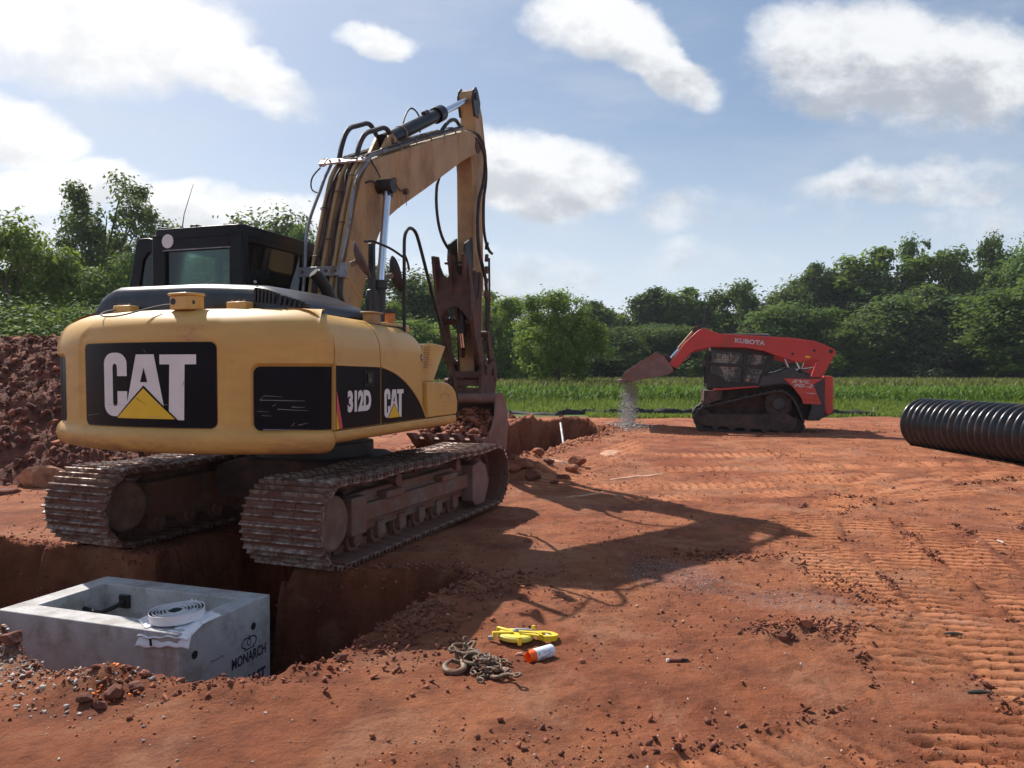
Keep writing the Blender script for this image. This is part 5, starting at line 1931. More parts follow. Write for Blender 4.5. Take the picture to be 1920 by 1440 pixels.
for x in (-.665, .66):
    mb = MB()
    for i in range(23):
        y = .88 - i * .055
        zt = 1.73 - .02 * (i / 22)
        mb.box(x - .003, x + .003, y - .003, y + .003, 1.02, zt)
    for i in range(13):
        z = 1.06 + i * .055
        mb.box(x - .006, x + .0, -.30, .90, z - .003, z + .003)
    o = mb.build('mesh_guard', M['dark'], kc)
    o['kind'] = 'stuff'
MB().box(-.645, -.64, -.30, .88, 1.00, 1.72).build('side_window', M['glass_sky_patches'], kc)
MB().box(.63, .635, -.30, .88, 1.00, 1.72).build('side_window', M['glass_dark'], kc)
MB().box(-.60, .60, .90, .905, .92, 1.72).build('front_window', M['glass_dark'], kc)
mb = MB().box(-.25, .25, -.20, .25, 1.02, 1.12).prism([(-.20, 1.10), (-.10, 1.10), (-.20, 1.62), (-.30, 1.62)], 0, -.22, .22)
mb.build('seat', M['interior'], kc, bevel=.03)
MB().box(-.72, -.70, .05, .12, 1.085, 1.12).build('marker_light', M['amber'], kc, bevel=.004)
MB().tube([(-.72, .90, 1.50), (-.74, 1.02, 1.56), (-.74, 1.04, 1.46)], .008, 6).build('mirror_arm', M['dark'], kc)
MB().prism(rrect(.99, 1.07, 1.36, 1.50, .02, 3), 0, -.76, -.735).build('mirror', M['kgrey'], kc)
MB().cyl((-.71, .90, 1.70), (-.71, .93, 1.84), .012, 8).build('work_lamp', M['plate_white'], kc)

# lift arms
armp = [(1.62, 1.28), (1.76, 1.36), (1.60, 1.62), (1.48, 1.82), (1.22, 2.10), (1.16, 2.15), (1.04, 2.17), (.90, 2.12), (.75, 2.075), (-.71, 2.06), (-1.20, 2.02), (-1.40, 1.95), (-1.60, 1.86), (-1.62, 1.80), (-1.39, 1.27), (-1.16, 1.26), (-1.28, 1.60), (-1.22, 1.64), (-.92, 1.55), (-.70, 1.60), (-.43, 1.67), (-.20, 1.75), (.20, 1.80), (.90, 1.78), (1.20, 1.70), (1.32, 1.62), (1.42, 1.50), (1.52, 1.36)]
for sx in (-1, 1):
    xa, xb = sorted((sx * .74, sx * .90))
    arm = lb(MB().prism(armp, 0, xa, xb), 'lift_arm', M['kred'], bevel=.012)
    if sx < 0:
        decal('lettering', text_polys('KUBOTA', -.42, .20, 1.885, 1.985, bold=.045, space=1.05), lambda y, z: (-.9025, -y, z - .055 * (y + .1)), M['silver'], arm)
        MB().tube([(-.902, -.55, 1.93), (-.902, -.70, 1.98), (-.902, -1.0, 1.98), (-.902, -1.2, 1.93)], .006, 5, smooth=1).build('weld_seam', M['kred2'], arm)
        for y, z, r in ((-1.52, 1.82, .042), (-1.19, 1.82, .030), (-.77, 1.73, .028)):
            MB().cyl((-.90, y, z), (-.91, y, z), r, 18).build('pin', M['dark'], arm)
        decal('warning_label', [rrect(1.02, 1.12, 1.66, 1.70, .008, 2)], lambda y, z: (-.902, -y, z), M['tri'], arm)
    xm = sx * .82
    lc = MB().cyl((sx * .70, -1.10, 1.15), (sx * .72, -.95, 1.42), .04, 12)
    lo = lb(lc, 'lift_cylinder', M['dark'])
    MB().cyl((sx * .72, -.95, 1.40), (sx * .76, -.80, 1.70), .022, 12).build('rod', M['chrome'], lo)
    lk = MB().cyl((sx * .70, -.78, 1.36), (sx * .70, -1.30, 1.47), .025, 10)
    lb(lk, 'rear_link', M['pipe_grey'])
    # dump cylinder along the front of the arm
    dc = MB().cyl((sx * .66, 1.30, 2.10), (sx * .66, 1.58, 1.72), .035, 12)
    do = lb(dc, 'tilt_cylinder', M['yellow_boom'])
    MB().cyl((sx * .66, 1.56, 1.74), (sx * .66, 1.78, 1.46), .020, 10).build('rod', M['chrome'], do)
    MB().tube([(sx * .70, 1.16, 2.15), (sx * .68, 1.0, 2.22), (sx * .68, .88, 2.20), (sx * .70, .80, 2.12)], .014, 6, smooth=1).build('hose', M['rubber'], arm)
    MB().tube([(sx * .72, 1.40, 1.62), (sx * .72, 1.28, 1.70), (sx * .72, 1.30, 1.56), (sx * .72, 1.45, 1.42), (sx * .72, 1.55, 1.45)], .018, 6, smooth=1).build('hose', M['rubber'], arm)
    mb = MB().prism([(1.16, 2.06), (1.28, 2.08), (1.32, 2.18), (1.22, 2.22), (1.12, 2.18)], 0, *sorted((sx * .60, sx * .74)))
    mb.build('bracket', M['kdirty'], arm, bevel=.01)
lb(MB().cyl((-.74, 1.28, 1.72), (.74, 1.28, 1.72), .06, 14), 'cross_tube', M['kred'])
# bucket, tipped forward
bp = [(2.70, 1.12), (2.74, 1.08), (2.82, .945), (2.66, .935), (2.50, .955), (1.76, 1.155), (1.66, 1.22), (1.70, 1.30), (1.93, 1.54), (2.03, 1.60), (2.07, 1.59), (2.12, 1.54)]
kb = lb(MB().prism([(2.05, 1.60), (2.09, 1.585), (1.96, 1.50), (1.74, 1.27), (1.72, 1.21), (1.78, 1.17), (2.50, .97), (2.80, .955), (2.82, .94), (2.66, .925), (2.50, .94), (1.76, 1.135), (1.66, 1.21), (1.69, 1.31), (1.92, 1.55)], 0, -.96, .96), 'bucket', M['bucket'], bevel=.004)
for x in (-.985, .96):
    MB().prism([(2.05, 1.605), (2.66, 1.17), (2.72, 1.10), (2.72, .93), (2.50, .94), (1.76, 1.135), (1.66, 1.21), (1.69, 1.31), (1.92, 1.55)], 0, x, x + .025).build('side_plate', M['bucket'], kb, bevel=.003)
MB().prism([(2.62, 1.18), (2.70, 1.13), (2.76, 1.0), (2.74, .93), (2.56, .95), (2.54, 1.08)], 0, -1.0, -.985).build('side_cutter', M['bucket'], kb, bevel=.003)
MB().prism([(2.66, .925), (2.86, .945), (2.92, .935), (2.66, .905)], 0, -.96, .96).build('cutting_edge', M['plate_grey'], kb)
mb = MB().prism([(1.58, 1.20), (1.68, 1.18), (1.78, 1.36), (1.90, 1.56), (1.82, 1.58), (1.66, 1.42)], 0, -.72, .72)
mb.build('quick_attach', M['kdirty'], kb, bevel=.01)

# operator, mostly hidden behind the mesh
def skin_body(name, joints, bones, rad, m, parent, sub=1, root=0):
    me = bpy.data.meshes.new(name)
    me.from_pydata(joints, bones, [])
    o = bpy.data.objects.new(name, me)
    COL.objects.link(o)
    if parent:
        o.parent = parent
    sk = o.modifiers.new('skin', 'SKIN')
    sk.use_smooth_shade = True
    for i, r in enumerate(rad):
        me.skin_vertices[0].data[i].radius = (r, r) if not isinstance(r, tuple) else r
        me.skin_vertices[0].data[i].use_root = (i == root)
    s_ = o.modifiers.new('sub', 'SUBSURF')
    s_.levels = s_.render_levels = sub
    me.materials.append(m)
    return o


KM = Matrix.Translation((LX, LY, LZ)) @ Matrix.Rotation(R(78), 4, 'Z') @ Matrix.Rotation(R(3.5), 4, 'X')
op = empty('person', 'operator in tan shirt seated inside the red loader behind its mesh window', 'person', KM @ Vector((0, 0, 1.10)), (R(3.5), 0, R(78)))
J = [(0, -.02, .10), (0, -.08, .30), (0, -.10, .50), (0, -.08, .60), (.17, -.08, .50), (-.17, -.08, .50), (.22, .06, .28), (-.22, .06, .28), (.20, .28, .26), (-.20, .28, .26), (.10, .02, .08), (-.10, .02, .08), (.12, .42, .12), (-.12, .42, .12), (.12, .56, -.18), (-.12, .56, -.18)]
B = [(0, 1), (1, 2), (2, 3), (2, 4), (2, 5), (4, 6), (5, 7), (6, 8), (7, 9), (0, 10), (0, 11), (10, 12), (11, 13), (12, 14), (13, 15)]
skin_body('torso', J, B, [(.15, .11), (.15, .11), (.14, .10), .055, .065, .065, .05, .05, .035, .035, .085, .085, .065, .065, .05, .05], M['cloth'], op)
mb = MB().lathe([(0, -.12), (.045, -.115), (.065, -.08), (.078, -.02), (.082, .03), (.078, .07), (.055, .11), (0, .125)], 20)
hdm = mb.build('head', M['skin'], op, loc=(0, -.05, .70))
hdm.scale = (1, 1.15, 1)
MB().prism([(.07, -.01), (.12, -.03), (.07, -.045)], 0, -.015, .015).build('nose', M['skin'], hdm, bevel=.006)
MB().lathe([(.086, .02), (.088, .05), (.078, .09), (.055, .122), (0, .135)], 20).build('cap', M['interior'], hdm)

# gravel pouring from the bucket: from lip down to the ground
rg = np.random.RandomState(9)
n = 3600
tt = rg.uniform(0, 1, n) ** .8
lipc = np.array([(KM @ Vector((x, 2.62 + .1 * rg.uniform(-1, 1), .93)))[:] for x in rg.uniform(-.85, .85, n)])
fall = 1 - tt
gxp = lipc[:, 0] + rg.normal(0, .05 + .05 * tt) - .04 * tt
gyp = lipc[:, 1] + rg.normal(0, .10 + .10 * tt)
drop = (lipc[:, 2] - height(gxp, gyp)) * (tt ** 1.0)
gzp = lipc[:, 2] - drop + .01
gravel = scatter('falling_gravel', np.stack([gxp, gyp, gzp], 1), .008 + .010 * rg.uniform(0, 1, n) ** 2, M['gravel_fall'], seed=8, sub=1, flat=.8, sink=.8)
gxp, gyp = lipc[:1500, 0] + rg.normal(-.05, .22, 1500), lipc[:1500, 1] + rg.normal(0, .35, 1500)
scatter('landed_gravel', pts_on(gxp, gyp) + np.array([0, 0, .0]), .014 + .014 * rg.uniform(0, 1, 1500), M['gravel'], seed=12, flat=.7)
# ================================================================== CONCRETE VAULT IN THE PIT
VR = R(-19)
vm = Matrix.Translation((-1.905, 4.36, 0)) @ Matrix.Rotation(-R(19), 4, 'Z')
vault = empty('concrete_vault', 'open grey precast concrete box set down in the red pit', 'concrete vault', vm.translation, (0, 0, -R(19)))
VL, VW, VH, WT = 1.42, .84, .95, .125      # local: -x along the long side, +y along the short side


def vb(mb, name, m, parent=None, **kw):
    return mb.build(name, m, parent or vault, **kw)


wt = .155
vb(MB().box(-VL, 0, 0, wt, -VH, .0), 'wall', M['concrete'], bevel=.006)
vb(MB().box(-VL, 0, VW - wt, VW, -VH, .0), 'wall', M['concrete'], bevel=.006)
vb(MB().box(-VL, -VL + wt, wt - .002, VW - wt + .002, -VH, -.001), 'wall', M['concrete'], bevel=.005)
rw = vb(MB().box(-wt, 0, wt - .002, VW - wt + .002, -VH, -.001), 'wall', M['concrete'], bevel=.005)
vb(MB().box(-VL + .1, -.1, .1, VW - .1, -VH, -VH + .1), 'floor_slab', M['concrete'])
# dark pulling iron across the far inner corner
mb = MB().tube([(-VL + .12, VW - .33, -.12), (-VL + .30, VW - .36, -.14), (-VL + .32, VW - .25, -.13), (-VL + .34, VW - wt, -.10)], .016, 8, smooth=1)
mb.box(-VL + .30, -VL + .38, VW - wt - .03, VW - wt + .001, -.15, -.06)
vb(mb, 'pulling_iron', M['dark'], bevel=.004)
# holes in the end wall, drawn as short dark sockets, and the stencilled print
for y, z in ((.128, -.161), (.663, -.160)):
    mb = MB().lathe([(.026, 0), (.020, -.012), (.018, -.05), (0, -.05)], 18, o=(0, y, z), ax=0)
    mb.v = [(v_[0] + .0012, v_[1], v_[2]) for v_ in mb.v]
    vb(mb, 'lifting_hole', M['interior'], rw)
    MB().lathe([(0, .0016), (.024, .0016)], 18, o=(0, y, z), ax=0).build('hole_mouth', M['interior'], rw)
em = lambda y, z: (.0022, y, z)
decal('stencil_lettering', text_polys('MONARCH', .450, .790, -.376, -.306, bold=.03), em, M['ink'], rw)
decal('stencil_lettering', text_polys('PRECAST', .445, .785, -.530, -.460, bold=.05), em, M['ink'], rw)
crown = []
def ring(cx, cy, rx, ry, w, a0=0, a1=360, n=14):
    out = []
    for i in range(n):
        a, b = R(a0 + (a1 - a0) * i / n), R(a0 + (a1 - a0) * (i + 1) / n)
        out.append([(cx + rx * math.cos(a), cy + ry * math.sin(a)), (cx + (rx - w) * math.cos(a), cy + (ry - w) * math.sin(a)), (cx + (rx - w) * math.cos(b), cy + (ry - w) * math.sin(b)), (cx + rx * math.cos(b), cy + ry * math.sin(b))])
    return out
crown += ring(.595, -.250, .052, .036, .009, 60, 260) + ring(.645, -.250, .052, .036, .009, -80, 120) + ring(.62, -.250, .022, .026, .007)
crown += [[(.57, -.296), (.672, -.296), (.672, -.287), (.57, -.287)], [(.614, -.220), (.626, -.220), (.626, -.203), (.614, -.203)]]
decal('crown_logo', crown, em, M['ink'], rw)
decal('faint_print', text_polys('Secure', .26, .38, -.262, -.24), em, M['ink_faint'], rw)
# coil of sealant with its release paper, on the near corner of the rim
coil = empty('sealant_coil', 'coil of dark sealant tape with white backing paper on the concrete box corner', 'sealant coil', vm @ Vector((-.195, .20, .012)), (R(3), R(-2), R(-19)))
turns, r0, r1 = 6.3, .035, .160
vs, fs = [], []
vs2, fs2 = [], []
N = 260
for i in range(N + 1):
    a = 2 * math.pi * turns * i / N
    r = r0 + (r1 - r0) * i / N
    wv = .0015 * math.sin(a * 3.3)
    c, s_ = math.cos(a), math.sin(a) * .93
    for rr, z in ((r, .012), (r, .050 + wv), (r + .0085, .050 + wv), (r + .0085, .012)):
        vs.append((rr * c, rr * s_, z))
    for rr, z in ((r + .0095, .006), (r + .0095, .058 + wv * 2), (r + .0118, .058 + wv * 2), (r + .0118, .006)):
        vs2.append((rr * c, rr * s_, z))
for i in range(N):
    for k in range(4):
        fs.append((4 * i + k, 4 * i + (k + 1) % 4, 4 * i + 4 + (k + 1) % 4, 4 * i + 4 + k))
MB().add(vs, fs + [(0, 1, 2, 3), (4 * N, 4 * N + 3, 4 * N + 2, 4 * N + 1)]).build('sealant', M['mastic'], coil)
MB().add(vs2, fs + [(0, 1, 2, 3), (4 * N, 4 * N + 3, 4 * N + 2, 4 * N + 1)]).build('paper_strip', M['paper'], coil)
def sheet(P, sag, th=.0015):
    mb = MB()
    def f(a, b):
        x = (P[0][0] * (1 - a) + P[1][0] * a) * (1 - b) + (P[3][0] * (1 - a) + P[2][0] * a) * b
        y = (P[0][1] * (1 - a) + P[1][1] * a) * (1 - b) + (P[3][1] * (1 - a) + P[2][1] * a) * b
        z = (P[0][2] * (1 - a) + P[1][2] * a) * (1 - b) + (P[3][2] * (1 - a) + P[2][2] * a) * b
        return (x, y, z + sag * math.sin(a * 9 + b * 2) * b + .004 * math.sin(a * 23))
    mb.grid(f, 22, 8)
    return mb
for P, sg in (([(-.15, -.04, .005), (.23, -.02, .006), (.26, -.205, -.025), (-.09, -.220, -.035)], .006),
              ([(-.09, -.17, -.003), (.26, -.165, -.003), (.27, -.212, -.075), (-.10, -.232, -.090)], .004),
              ([(.02, .0, .004), (.24, -.05, .004), (.25, .10, .010), (.02, .15, .006)], .006),
              ([(-.22, -.08, .004), (-.05, -.19, .004), (-.02, .10, .01), (-.19, .06, .012)], .005),
              ([(-.06, .14, .02), (.02, .15, .02), (.0, .19, .045), (-.05, .19, .05)], .004)):
    o = sheet(P, sg).build('backing_paper', M['paper'], coil, smooth=60)
    so = o.modifiers.new('solid', 'SOLIDIFY')
    so.thickness = .0015
MB().box(.015, .030, -.236, -.231, -.075, -.03).build('black_mark', M['dark'], coil)

# ================================================================== SMALL THINGS ON THE GROUND
def on_ground(px, py, z=0.0):
    x, y = at(px, py, z)
    z2 = gz(x, y)
    x, y = at(px, py, z2)
    return x, y, gz(x, y)


# ---- chain sling: links, hooks, master links
cx_, cy_, cz_ = on_ground(893, 1258)
chain = empty('chain_sling', 'pile of rusty lifting chain with big hooks and rings on the dirt', 'chain sling', (cx_, cy_, cz_))


def link_mesh(L, W, r, seg=24, n=8):
    mb = MB()
    pts = []
    for i in range(seg):
        a = 2 * math.pi * i / seg
        x = (L / 2 - W / 2) * (1 if math.cos(a) > 0 else -1) * min(1, abs(math.cos(a)) * 3) + (W / 2 - r) * math.cos(a)
        y = (W / 2 - r) * math.sin(a)
        pts.append((x, y, 0))
    mb.tube(pts, r, n, closed=True)
    return mb


lk0 = None
rc = random.Random(21)


def chain_run(ctrl, jitter=.0, layers=0.0):
    """links along a path of (x, y, z)"""
    global lk0
    P = [Vector(p) for p in ctrl]
    for _ in range(2):
        Q = [P[0]]
        for i in range(len(P) - 1):
            Q += [P[i].lerp(P[i + 1], .25), P[i].lerp(P[i + 1], .75)]
        Q.append(P[-1])
        P = Q
    L = [0]
    for i in range(1, len(P)):
        L.append(L[-1] + (P[i] - P[i - 1]).length)
    step = .0305
    k = 0
    s_ = 0
    while s_ < L[-1] - step:
        def pt(t):
            t = max(0, min(L[-1], t))
            i = 1
            while i < len(L) - 1 and L[i] < t:
                i += 1
            f = (t - L[i - 1]) / max(1e-6, L[i] - L[i - 1])
            return P[i - 1].lerp(P[i], f)
        a, b = pt(s_), pt(s_ + step)
        c = (a + b) / 2
        d = (b - a).normalized()
        if lk0 is None:
            lk0 = link_mesh(.043, .030, .0052).build('link', M['chain'], chain, smooth=60)
            o = lk0
        else:
            o = copy_part(lk0, chain)
        q_ = d.to_track_quat('X', 'Z').to_matrix().to_4x4()
        roll = (45 if k % 2 else -45) + rc.uniform(-22, 22)
        o.matrix_local = Matrix.Translation(c) @ q_ @ Matrix.Rotation(R(roll), 4, 'X')
        k += 1
        s_ += step


def wander(seed, n, cx, cy, rx, ry, z0, z1):
    r_ = random.Random(seed)
    a = r_.uniform(0, 6)
    out = []
    for i in range(n):
        a += r_.uniform(.9, 2.1)
        rr = r_.uniform(.35, 1.0)
        out.append((cx + rx * rr * math.cos(a), cy + ry * rr * math.sin(a), z0 + (z1 - z0) * r_.random()))
    return out


chain_run(wander(1, 12, .055, .025, .095, .105, .012, .020))
chain_run(wander(2, 13, .050, .010, .085, .095, .030, .042))
chain_run(wander(3, 10, .040, .02, .07, .08, .052, .066))
chain_run(wander(7, 8, .090, .06, .06, .07, .02, .05))
chain_run(wander(9, 12, .06, -.03, .10, .10, .012, .045))
chain_run(wander(13, 9, .03, .09, .08, .07, .012, .04))
chain_run([(.0, -.03, .02), (-.03, -.06, .014), (.02, -.085, .014), (.06, -.07, .02), (.05, -.11, .012), (.00, -.125, .012), (.03, -.155, .012), (.07, -.165, .012)])
chain_run([(-.01, .10, .03), (.03, .13, .02), (.09, .12, .02), (.15, .09, .014), (.18, .05, .012)])
chain_run([(.06, -.06, .03), (.10, -.03, .035), (.13, -.06, .02), (.16, -.09, .02)])
# master ring and half links
def ring_obj(c, L, W, r, rot, name='ring'):
    o = link_mesh(L, W, r, 32, 10).build(name, M['chain'], chain, smooth=60)
    o.location = c
    o.rotation_euler = [R(a) for a in rot]
    return o


ring_obj((-.085, .135, .062), .120, .080, .0095, (28, 12, 35), 'master_ring')
ring_obj((-.045, .150, .060), .115, .075, .0095, (-30, -20, 70), 'master_ring')
ring_obj((-.015, .085, .055), .085, .048, .0085, (60, 10, -25), 'coupling_link')


def hook(c, rot, sc=1.0, name='hook'):
    mb = MB()
    P, rad = [], []
    mb.tube([(0, .105, 0), (0, .085, 0), (0, .07, 0)], [.012, .012, .013], 10)
    pts = [(0, .075, 0), (.0, .055, 0), (.012, .038, 0), (.036, .020, 0), (.047, -.008, 0), (.038, -.036, 0), (.012, -.052, 0), (-.018, -.048, 0), (-.040, -.028, 0), (-.048, -.002, 0), (-.046, .022, 0), (-.040, .040, 0)]
    rr = [.012, .0125, .0135, .0155, .018, .019, .0185, .017, .0145, .012, .0095, .006]
    mb.tube(pts, rr, 12)
    mb.v = [(v_[0], v_[1], v_[2] * .72) for v_ in mb.v]
    o = mb.build(name, M['chain'], chain, smooth=60)
    s_ = o.modifiers.new('sub', 'SUBSURF')
    s_.levels = s_.render_levels = 1
    e = MB().tube([(.016 * math.cos(R(a)), .118 + .018 * math.sin(R(a)), 0) for a in range(0, 360, 24)], .0075, 8, closed=True)
    e.build('eye', M['chain'], o, smooth=60)
    lt = MB().box(-.042, .004, .030, .036, -.010, .010)
    lt.tube([(-.008, .07, .014), (-.008, .07, -.014)], .006, 8)
    lt.build('safety_latch', M['chain'], o, bevel=.002)
    o.location = c
    o.rotation_euler = [R(a) for a in rot]
    o.scale = (sc,) * 3
    return o


hook((-.105, -.005, .026), (8, 4, -28), 1.15)
hook((-.02, .045, .050), (12, -14, 62), 1.0)
hook((.120, -.085, .022), (10, 10, -128), .95)
hook((-.07, .085, .045), (40, 20, 10), .8)
MB().box(-.005, .012, .098, .110, .066, .072).build('tag', M['chrome'], chain, bevel=.002)

# ---- tape reel
tx, ty, tz = on_ground(966, 1200)
reel = empty('tape_reel', 'open yellow long tape measure reel lying flat on the dirt', 'tape measure', (tx, ty, tz + .012), (R(-4), R(3), R(-8)))
MB().lathe([(0, 0), (.098, 0), (.102, .005), (.102, .020), (.098, .024), (.02, .026), (0, .026)], 40).build('disc', M['tape_y2'], reel, smooth=40)
MB().lathe([(.045, .0262), (.047, .0285), (.092, .0275), (.094, .0255)], 40).build('face_ring', M['tape_y2'], reel)
for a, l in ((150, .130), (205, .135), (-70, .120)):
    c, s_ = math.cos(R(a)), math.sin(R(a))
    mb = MB()
    w = .014
    px_, py_ = -s_ * w, c * w
    mb.prism([(c * .01 + px_, s_ * .01 + py_), (c * l + px_ * .8, s_ * l + py_ * .8), (c * l - px_ * .8, s_ * l - py_ * .8), (c * .01 - px_, s_ * .01 - py_)], 2, .027, .037)
    mb.prism([(c * (l - .014) + px_ * .8, s_ * (l - .014) + py_ * .8), (c * l + px_ * .8, s_ * l + py_ * .8), (c * l - px_ * .8, s_ * l - py_ * .8), (c * (l - .014) - px_ * .8, s_ * (l - .014) - py_ * .8)], 2, -.008, .0275)
    mb.build('spoke', M['tape_y'], reel, bevel=.003)
hp = rrect(.055, .245, -.055, .055, .03, 5)
outer = [(.0, .03), (.07, .052), (.12, .066), (.155, .082), (.200, .078), (.232, .050), (.238, .020), (.215, -.012), (.165, -.034), (.11, -.036), (.0, -.03)]
inner = [(.130, .020), (.150, .046), (.190, .050), (.208, .028), (.196, .004), (.160, -.010), (.125, -.006)]
mb = MB()
# handle as a closed strip between outer and inner loops
def strip(po, pi, z0, z1, n=48):
    a, b = resample(po, n), resample(pi, n)
    # align starts by angle about the inner centroid
    cxx, cyy = sum(p[0] for p in b) / n, sum(p[1] for p in b) / n
    sa = sorted(a, key=lambda p: math.atan2(p[1] - cyy, p[0] - cxx))
    sb = sorted(b, key=lambda p: math.atan2(p[1] - cyy, p[0] - cxx))
    vs = [(p[0], p[1], z0) for p in sa] + [(p[0], p[1], z0) for p in sb] + [(p[0], p[1], z1) for p in sa] + [(p[0], p[1], z1) for p in sb]
    fs = []
    for i in range(n):
        j = (i + 1) % n
        fs += [(i, j, n + j, n + i), (2 * n + i, 3 * n + i, 3 * n + j, 2 * n + j), (i, 2 * n + i, 2 * n + j, j), (n + i, n + j, 3 * n + j, 3 * n + i)]
    return vs, fs
mb.add(*strip(outer[2:9], inner, .004, .034))
mb.prism([(-.01, .016), (.13, .058), (.135, -.034), (-.01, -.016)], 2, .027, .036)
mb.build('handle', M['tape_y'], reel, bevel=.003)
MB().cyl((.165, .050, .020), (.203, .012, .020), .010, 12).build('grip', M['reel_grey'], reel)
mb = MB().cyl((0, 0, .036), (0, 0, .046), .017, 18).prism([(-.004, .013), (.10, .024), (.105, .010), (0, -.013)], 2, .046, .053)
mb.build('crank', M['reel_grey'], reel, bevel=.002)
MB().cyl((.098, .017, .052), (.098, .017, .074), .010, 12).build('crank_knob', M['tape_y'], reel, bevel=.002)
MB().box(-.145, -.118, -.068, -.040, -.008, .012).build('tape_end', M['reel_grey'], reel, bevel=.003)

# ---- marking paint can
sx_, sy_, sz_ = on_ground(1012, 1236)
can = empty('spray_can', 'white marking spray can with fluorescent orange cap lying beside the chain', 'spray can', (sx_, sy_, sz_ + .029), (0, 0, R(38)))
ra = .0325
MB().lathe([(0, .088), (.024, .088), (ra - .003, .085), (ra, .079), (ra, -.035), (ra - .004, -.042), (0, -.042)], 32, ax=0).build('body', M['can_white'], can, smooth=40)
vs, fs = [], []
nn = 32
for i in range(nn):
    a = 2 * math.pi * i / nn
    notch = .018 * max(0, math.cos(a - R(60))) ** 6
    for x, r in ((-.040, ra - .0005), (-.082 + notch, ra - .003), (-.082 + notch, ra - .007), (-.045, ra - .006)):
        vs.append((x, r * math.cos(a), r * math.sin(a)))
for i in range(nn):
    j = (i + 1) % nn
    for k in range(3):
        fs.append((4 * i + k, 4 * j + k, 4 * j + k + 1, 4 * i + k + 1))
fs.append(tuple(4 * i + 3 for i in range(nn)))
MB().add(vs, fs).build('cap', M['can_orange'], can, smooth=40)
cf = lambda o: (lambda a, b: (a, -(ra + o) * math.cos(R(b)), (ra + o) * math.sin(R(b))))
decal('can_print', [[(.030, -10), (.050, 40), (.055, 40), (.036, -10)], [(.0, 18), (.055, 22), (.055, 30), (.0, 26)], [(.03, 5), (.07, 5), (.07, 11), (.03, 11)], [(-.02, -15), (.02, -15), (.02, -8), (-.02, -8)]], cf(.0008), M['can_ink2'], can)
decal('can_print', [[(-.015, -20), (.005, 42), (.012, 42), (-.004, -20)], [(-.03, 12), (-.024, 12), (-.024, 34), (-.03, 34)], [(-.026, -30), (.03, -30), (.03, -22), (-.026, -22)], [(.012, -4), (.045, -4), (.045, 0), (.012, 0)]], cf(.0012), M['can_ink'], can)
x, y, z = on_ground(974, 1228)
lump('pale_stone', 'pale pinkish stone chip between the chain and the spray can', 'stone', x, y, .018, M['slab'], 5, .6, (1.3, .8, 1), .4)

# ---- marker pen
x, y, z = on_ground(1270, 1241)
pen = empty('marker_pen', 'red and black lighter sized marker lying alone on the open dirt', 'marker', (x, y, z + .009), (0, 0, R(4)))
MB().cyl((-.055, 0, 0), (.02, 0, 0), .0075, 14).build('barrel', M['rust_red'], pen, bevel=.001)
MB().cyl((.02, 0, 0), (.055, 0, 0), .009, 14, r2=.006).build('cap', M['dark'], pen, bevel=.001)
MB().cyl((-.058, 0, 0), (-.045, 0, 0), .0088, 14).build('end_band', M['white'], pen)
# ---- sticks and bark bits at right
for (px, py, l, a, lab) in ((1877, 1018, .12, 80, 'short pale stick lying far right on the tracked dirt'), (1905, 1024, .16, 40, 'crooked pale twig beside the short stick at far right')):
    x, y, z = on_ground(px, py)
    rr = random.Random(px)
    pts = [(l * (t - .5) * math.cos(R(a)), l * (t - .5) * math.sin(R(a)), .006 + .008 * rr.random()) for t in (0, .3, .6, 1)]
    pts = [(p[0] + rr.uniform(-.01, .01), p[1] + rr.uniform(-.01, .01), p[2]) for p in pts]
    o = MB().tube(pts, .009, 7).build('stick', M['wood'], None, smooth=50, loc=(x, y, z))
    tag(o, lab, 'stick')
for (px, py, w, lab) in ((1788, 1190, .11, 'dark sliver of wood lying across the tread marks'), (1838, 1300, .12, 'dark bark strip low at the right of the tread marks')):
    x, y, z = on_ground(px, py)
    o = MB().tube([(-w * .5, 0, .006), (0, .004, .009), (w * .5, -.006, .005)], [.006, .009, .004], 6).build('bark_strip', M['bark'], None, loc=(x, y, z))
    tag(o, lab, 'wood strip')

# ---- big clods and rocks
x, y, z = on_ground(72, 880, .25)
lump('clay_rock', 'large blocky orange clay rock at the foot of the dirt heap', 'rock', -6.05, 9.95, .32, M['rock'], 12, .72, (1.25, .8, 1), .3, dz=-.02)
lump('clay_rock', 'dark flat rock slab lying in front of the orange rock', 'rock', -6.25, 9.35, .20, M['clod_dark'], 17, .45, (1.5, .9, 1), .7, dz=-.05)
cl = [(1080, 875, .13, 'biggest round clod on the spoil beside the trench', 1), (1055, 905, .09, 'dark clod below the biggest round clod by the trench', 0), (1040, 912, .07, 'small clod at the foot of the trench spoil', 0), (1010, 862, .11, 'clod perched near the pale stake', 1),
      (985, 880, .14, 'broad clod between the track and the stake', 1), (960, 895, .12, 'rough clod just ahead of the excavator track', 1), (1030, 888, .10, 'dark lump in the middle of the trench spoil', 0), (1000, 905, .12, 'flat clod in front of the spoil heap', 0),
      (1072, 892, .10, 'clod touching the right end of the spoil', 1), (958, 785, .16, 'clod on the far bank seen right of the bucket', 0), (1053, 783, .10, 'single clod on the far bank above the stake', 0),
      (215, 1275, .052, 'upturned clod with orange paint on the pit lip', 0), (188, 1290, .038, 'brown clod left of the painted clod', 0), (255, 1290, .04, 'dark clod right of the painted clod', 0), (160, 1300, .032, 'small stone-studded clod on the near lip', 0), (60, 1225, .05, 'round clod on the gravel mound', 0), (22, 1225, .06, 'clod at the left edge of the frame on gravel', 0),
      (1510, 1190, .045, 'crumbling clod in the broken patch by the tread marks', 1), (1470, 1205, .035, 'left clod of the broken patch by the tread marks', 0), (1560, 1180, .035, 'right clod of the broken patch by the tread marks', 1), (638, 1240, .035, 'pointed clod standing on the pit lip', 0)]
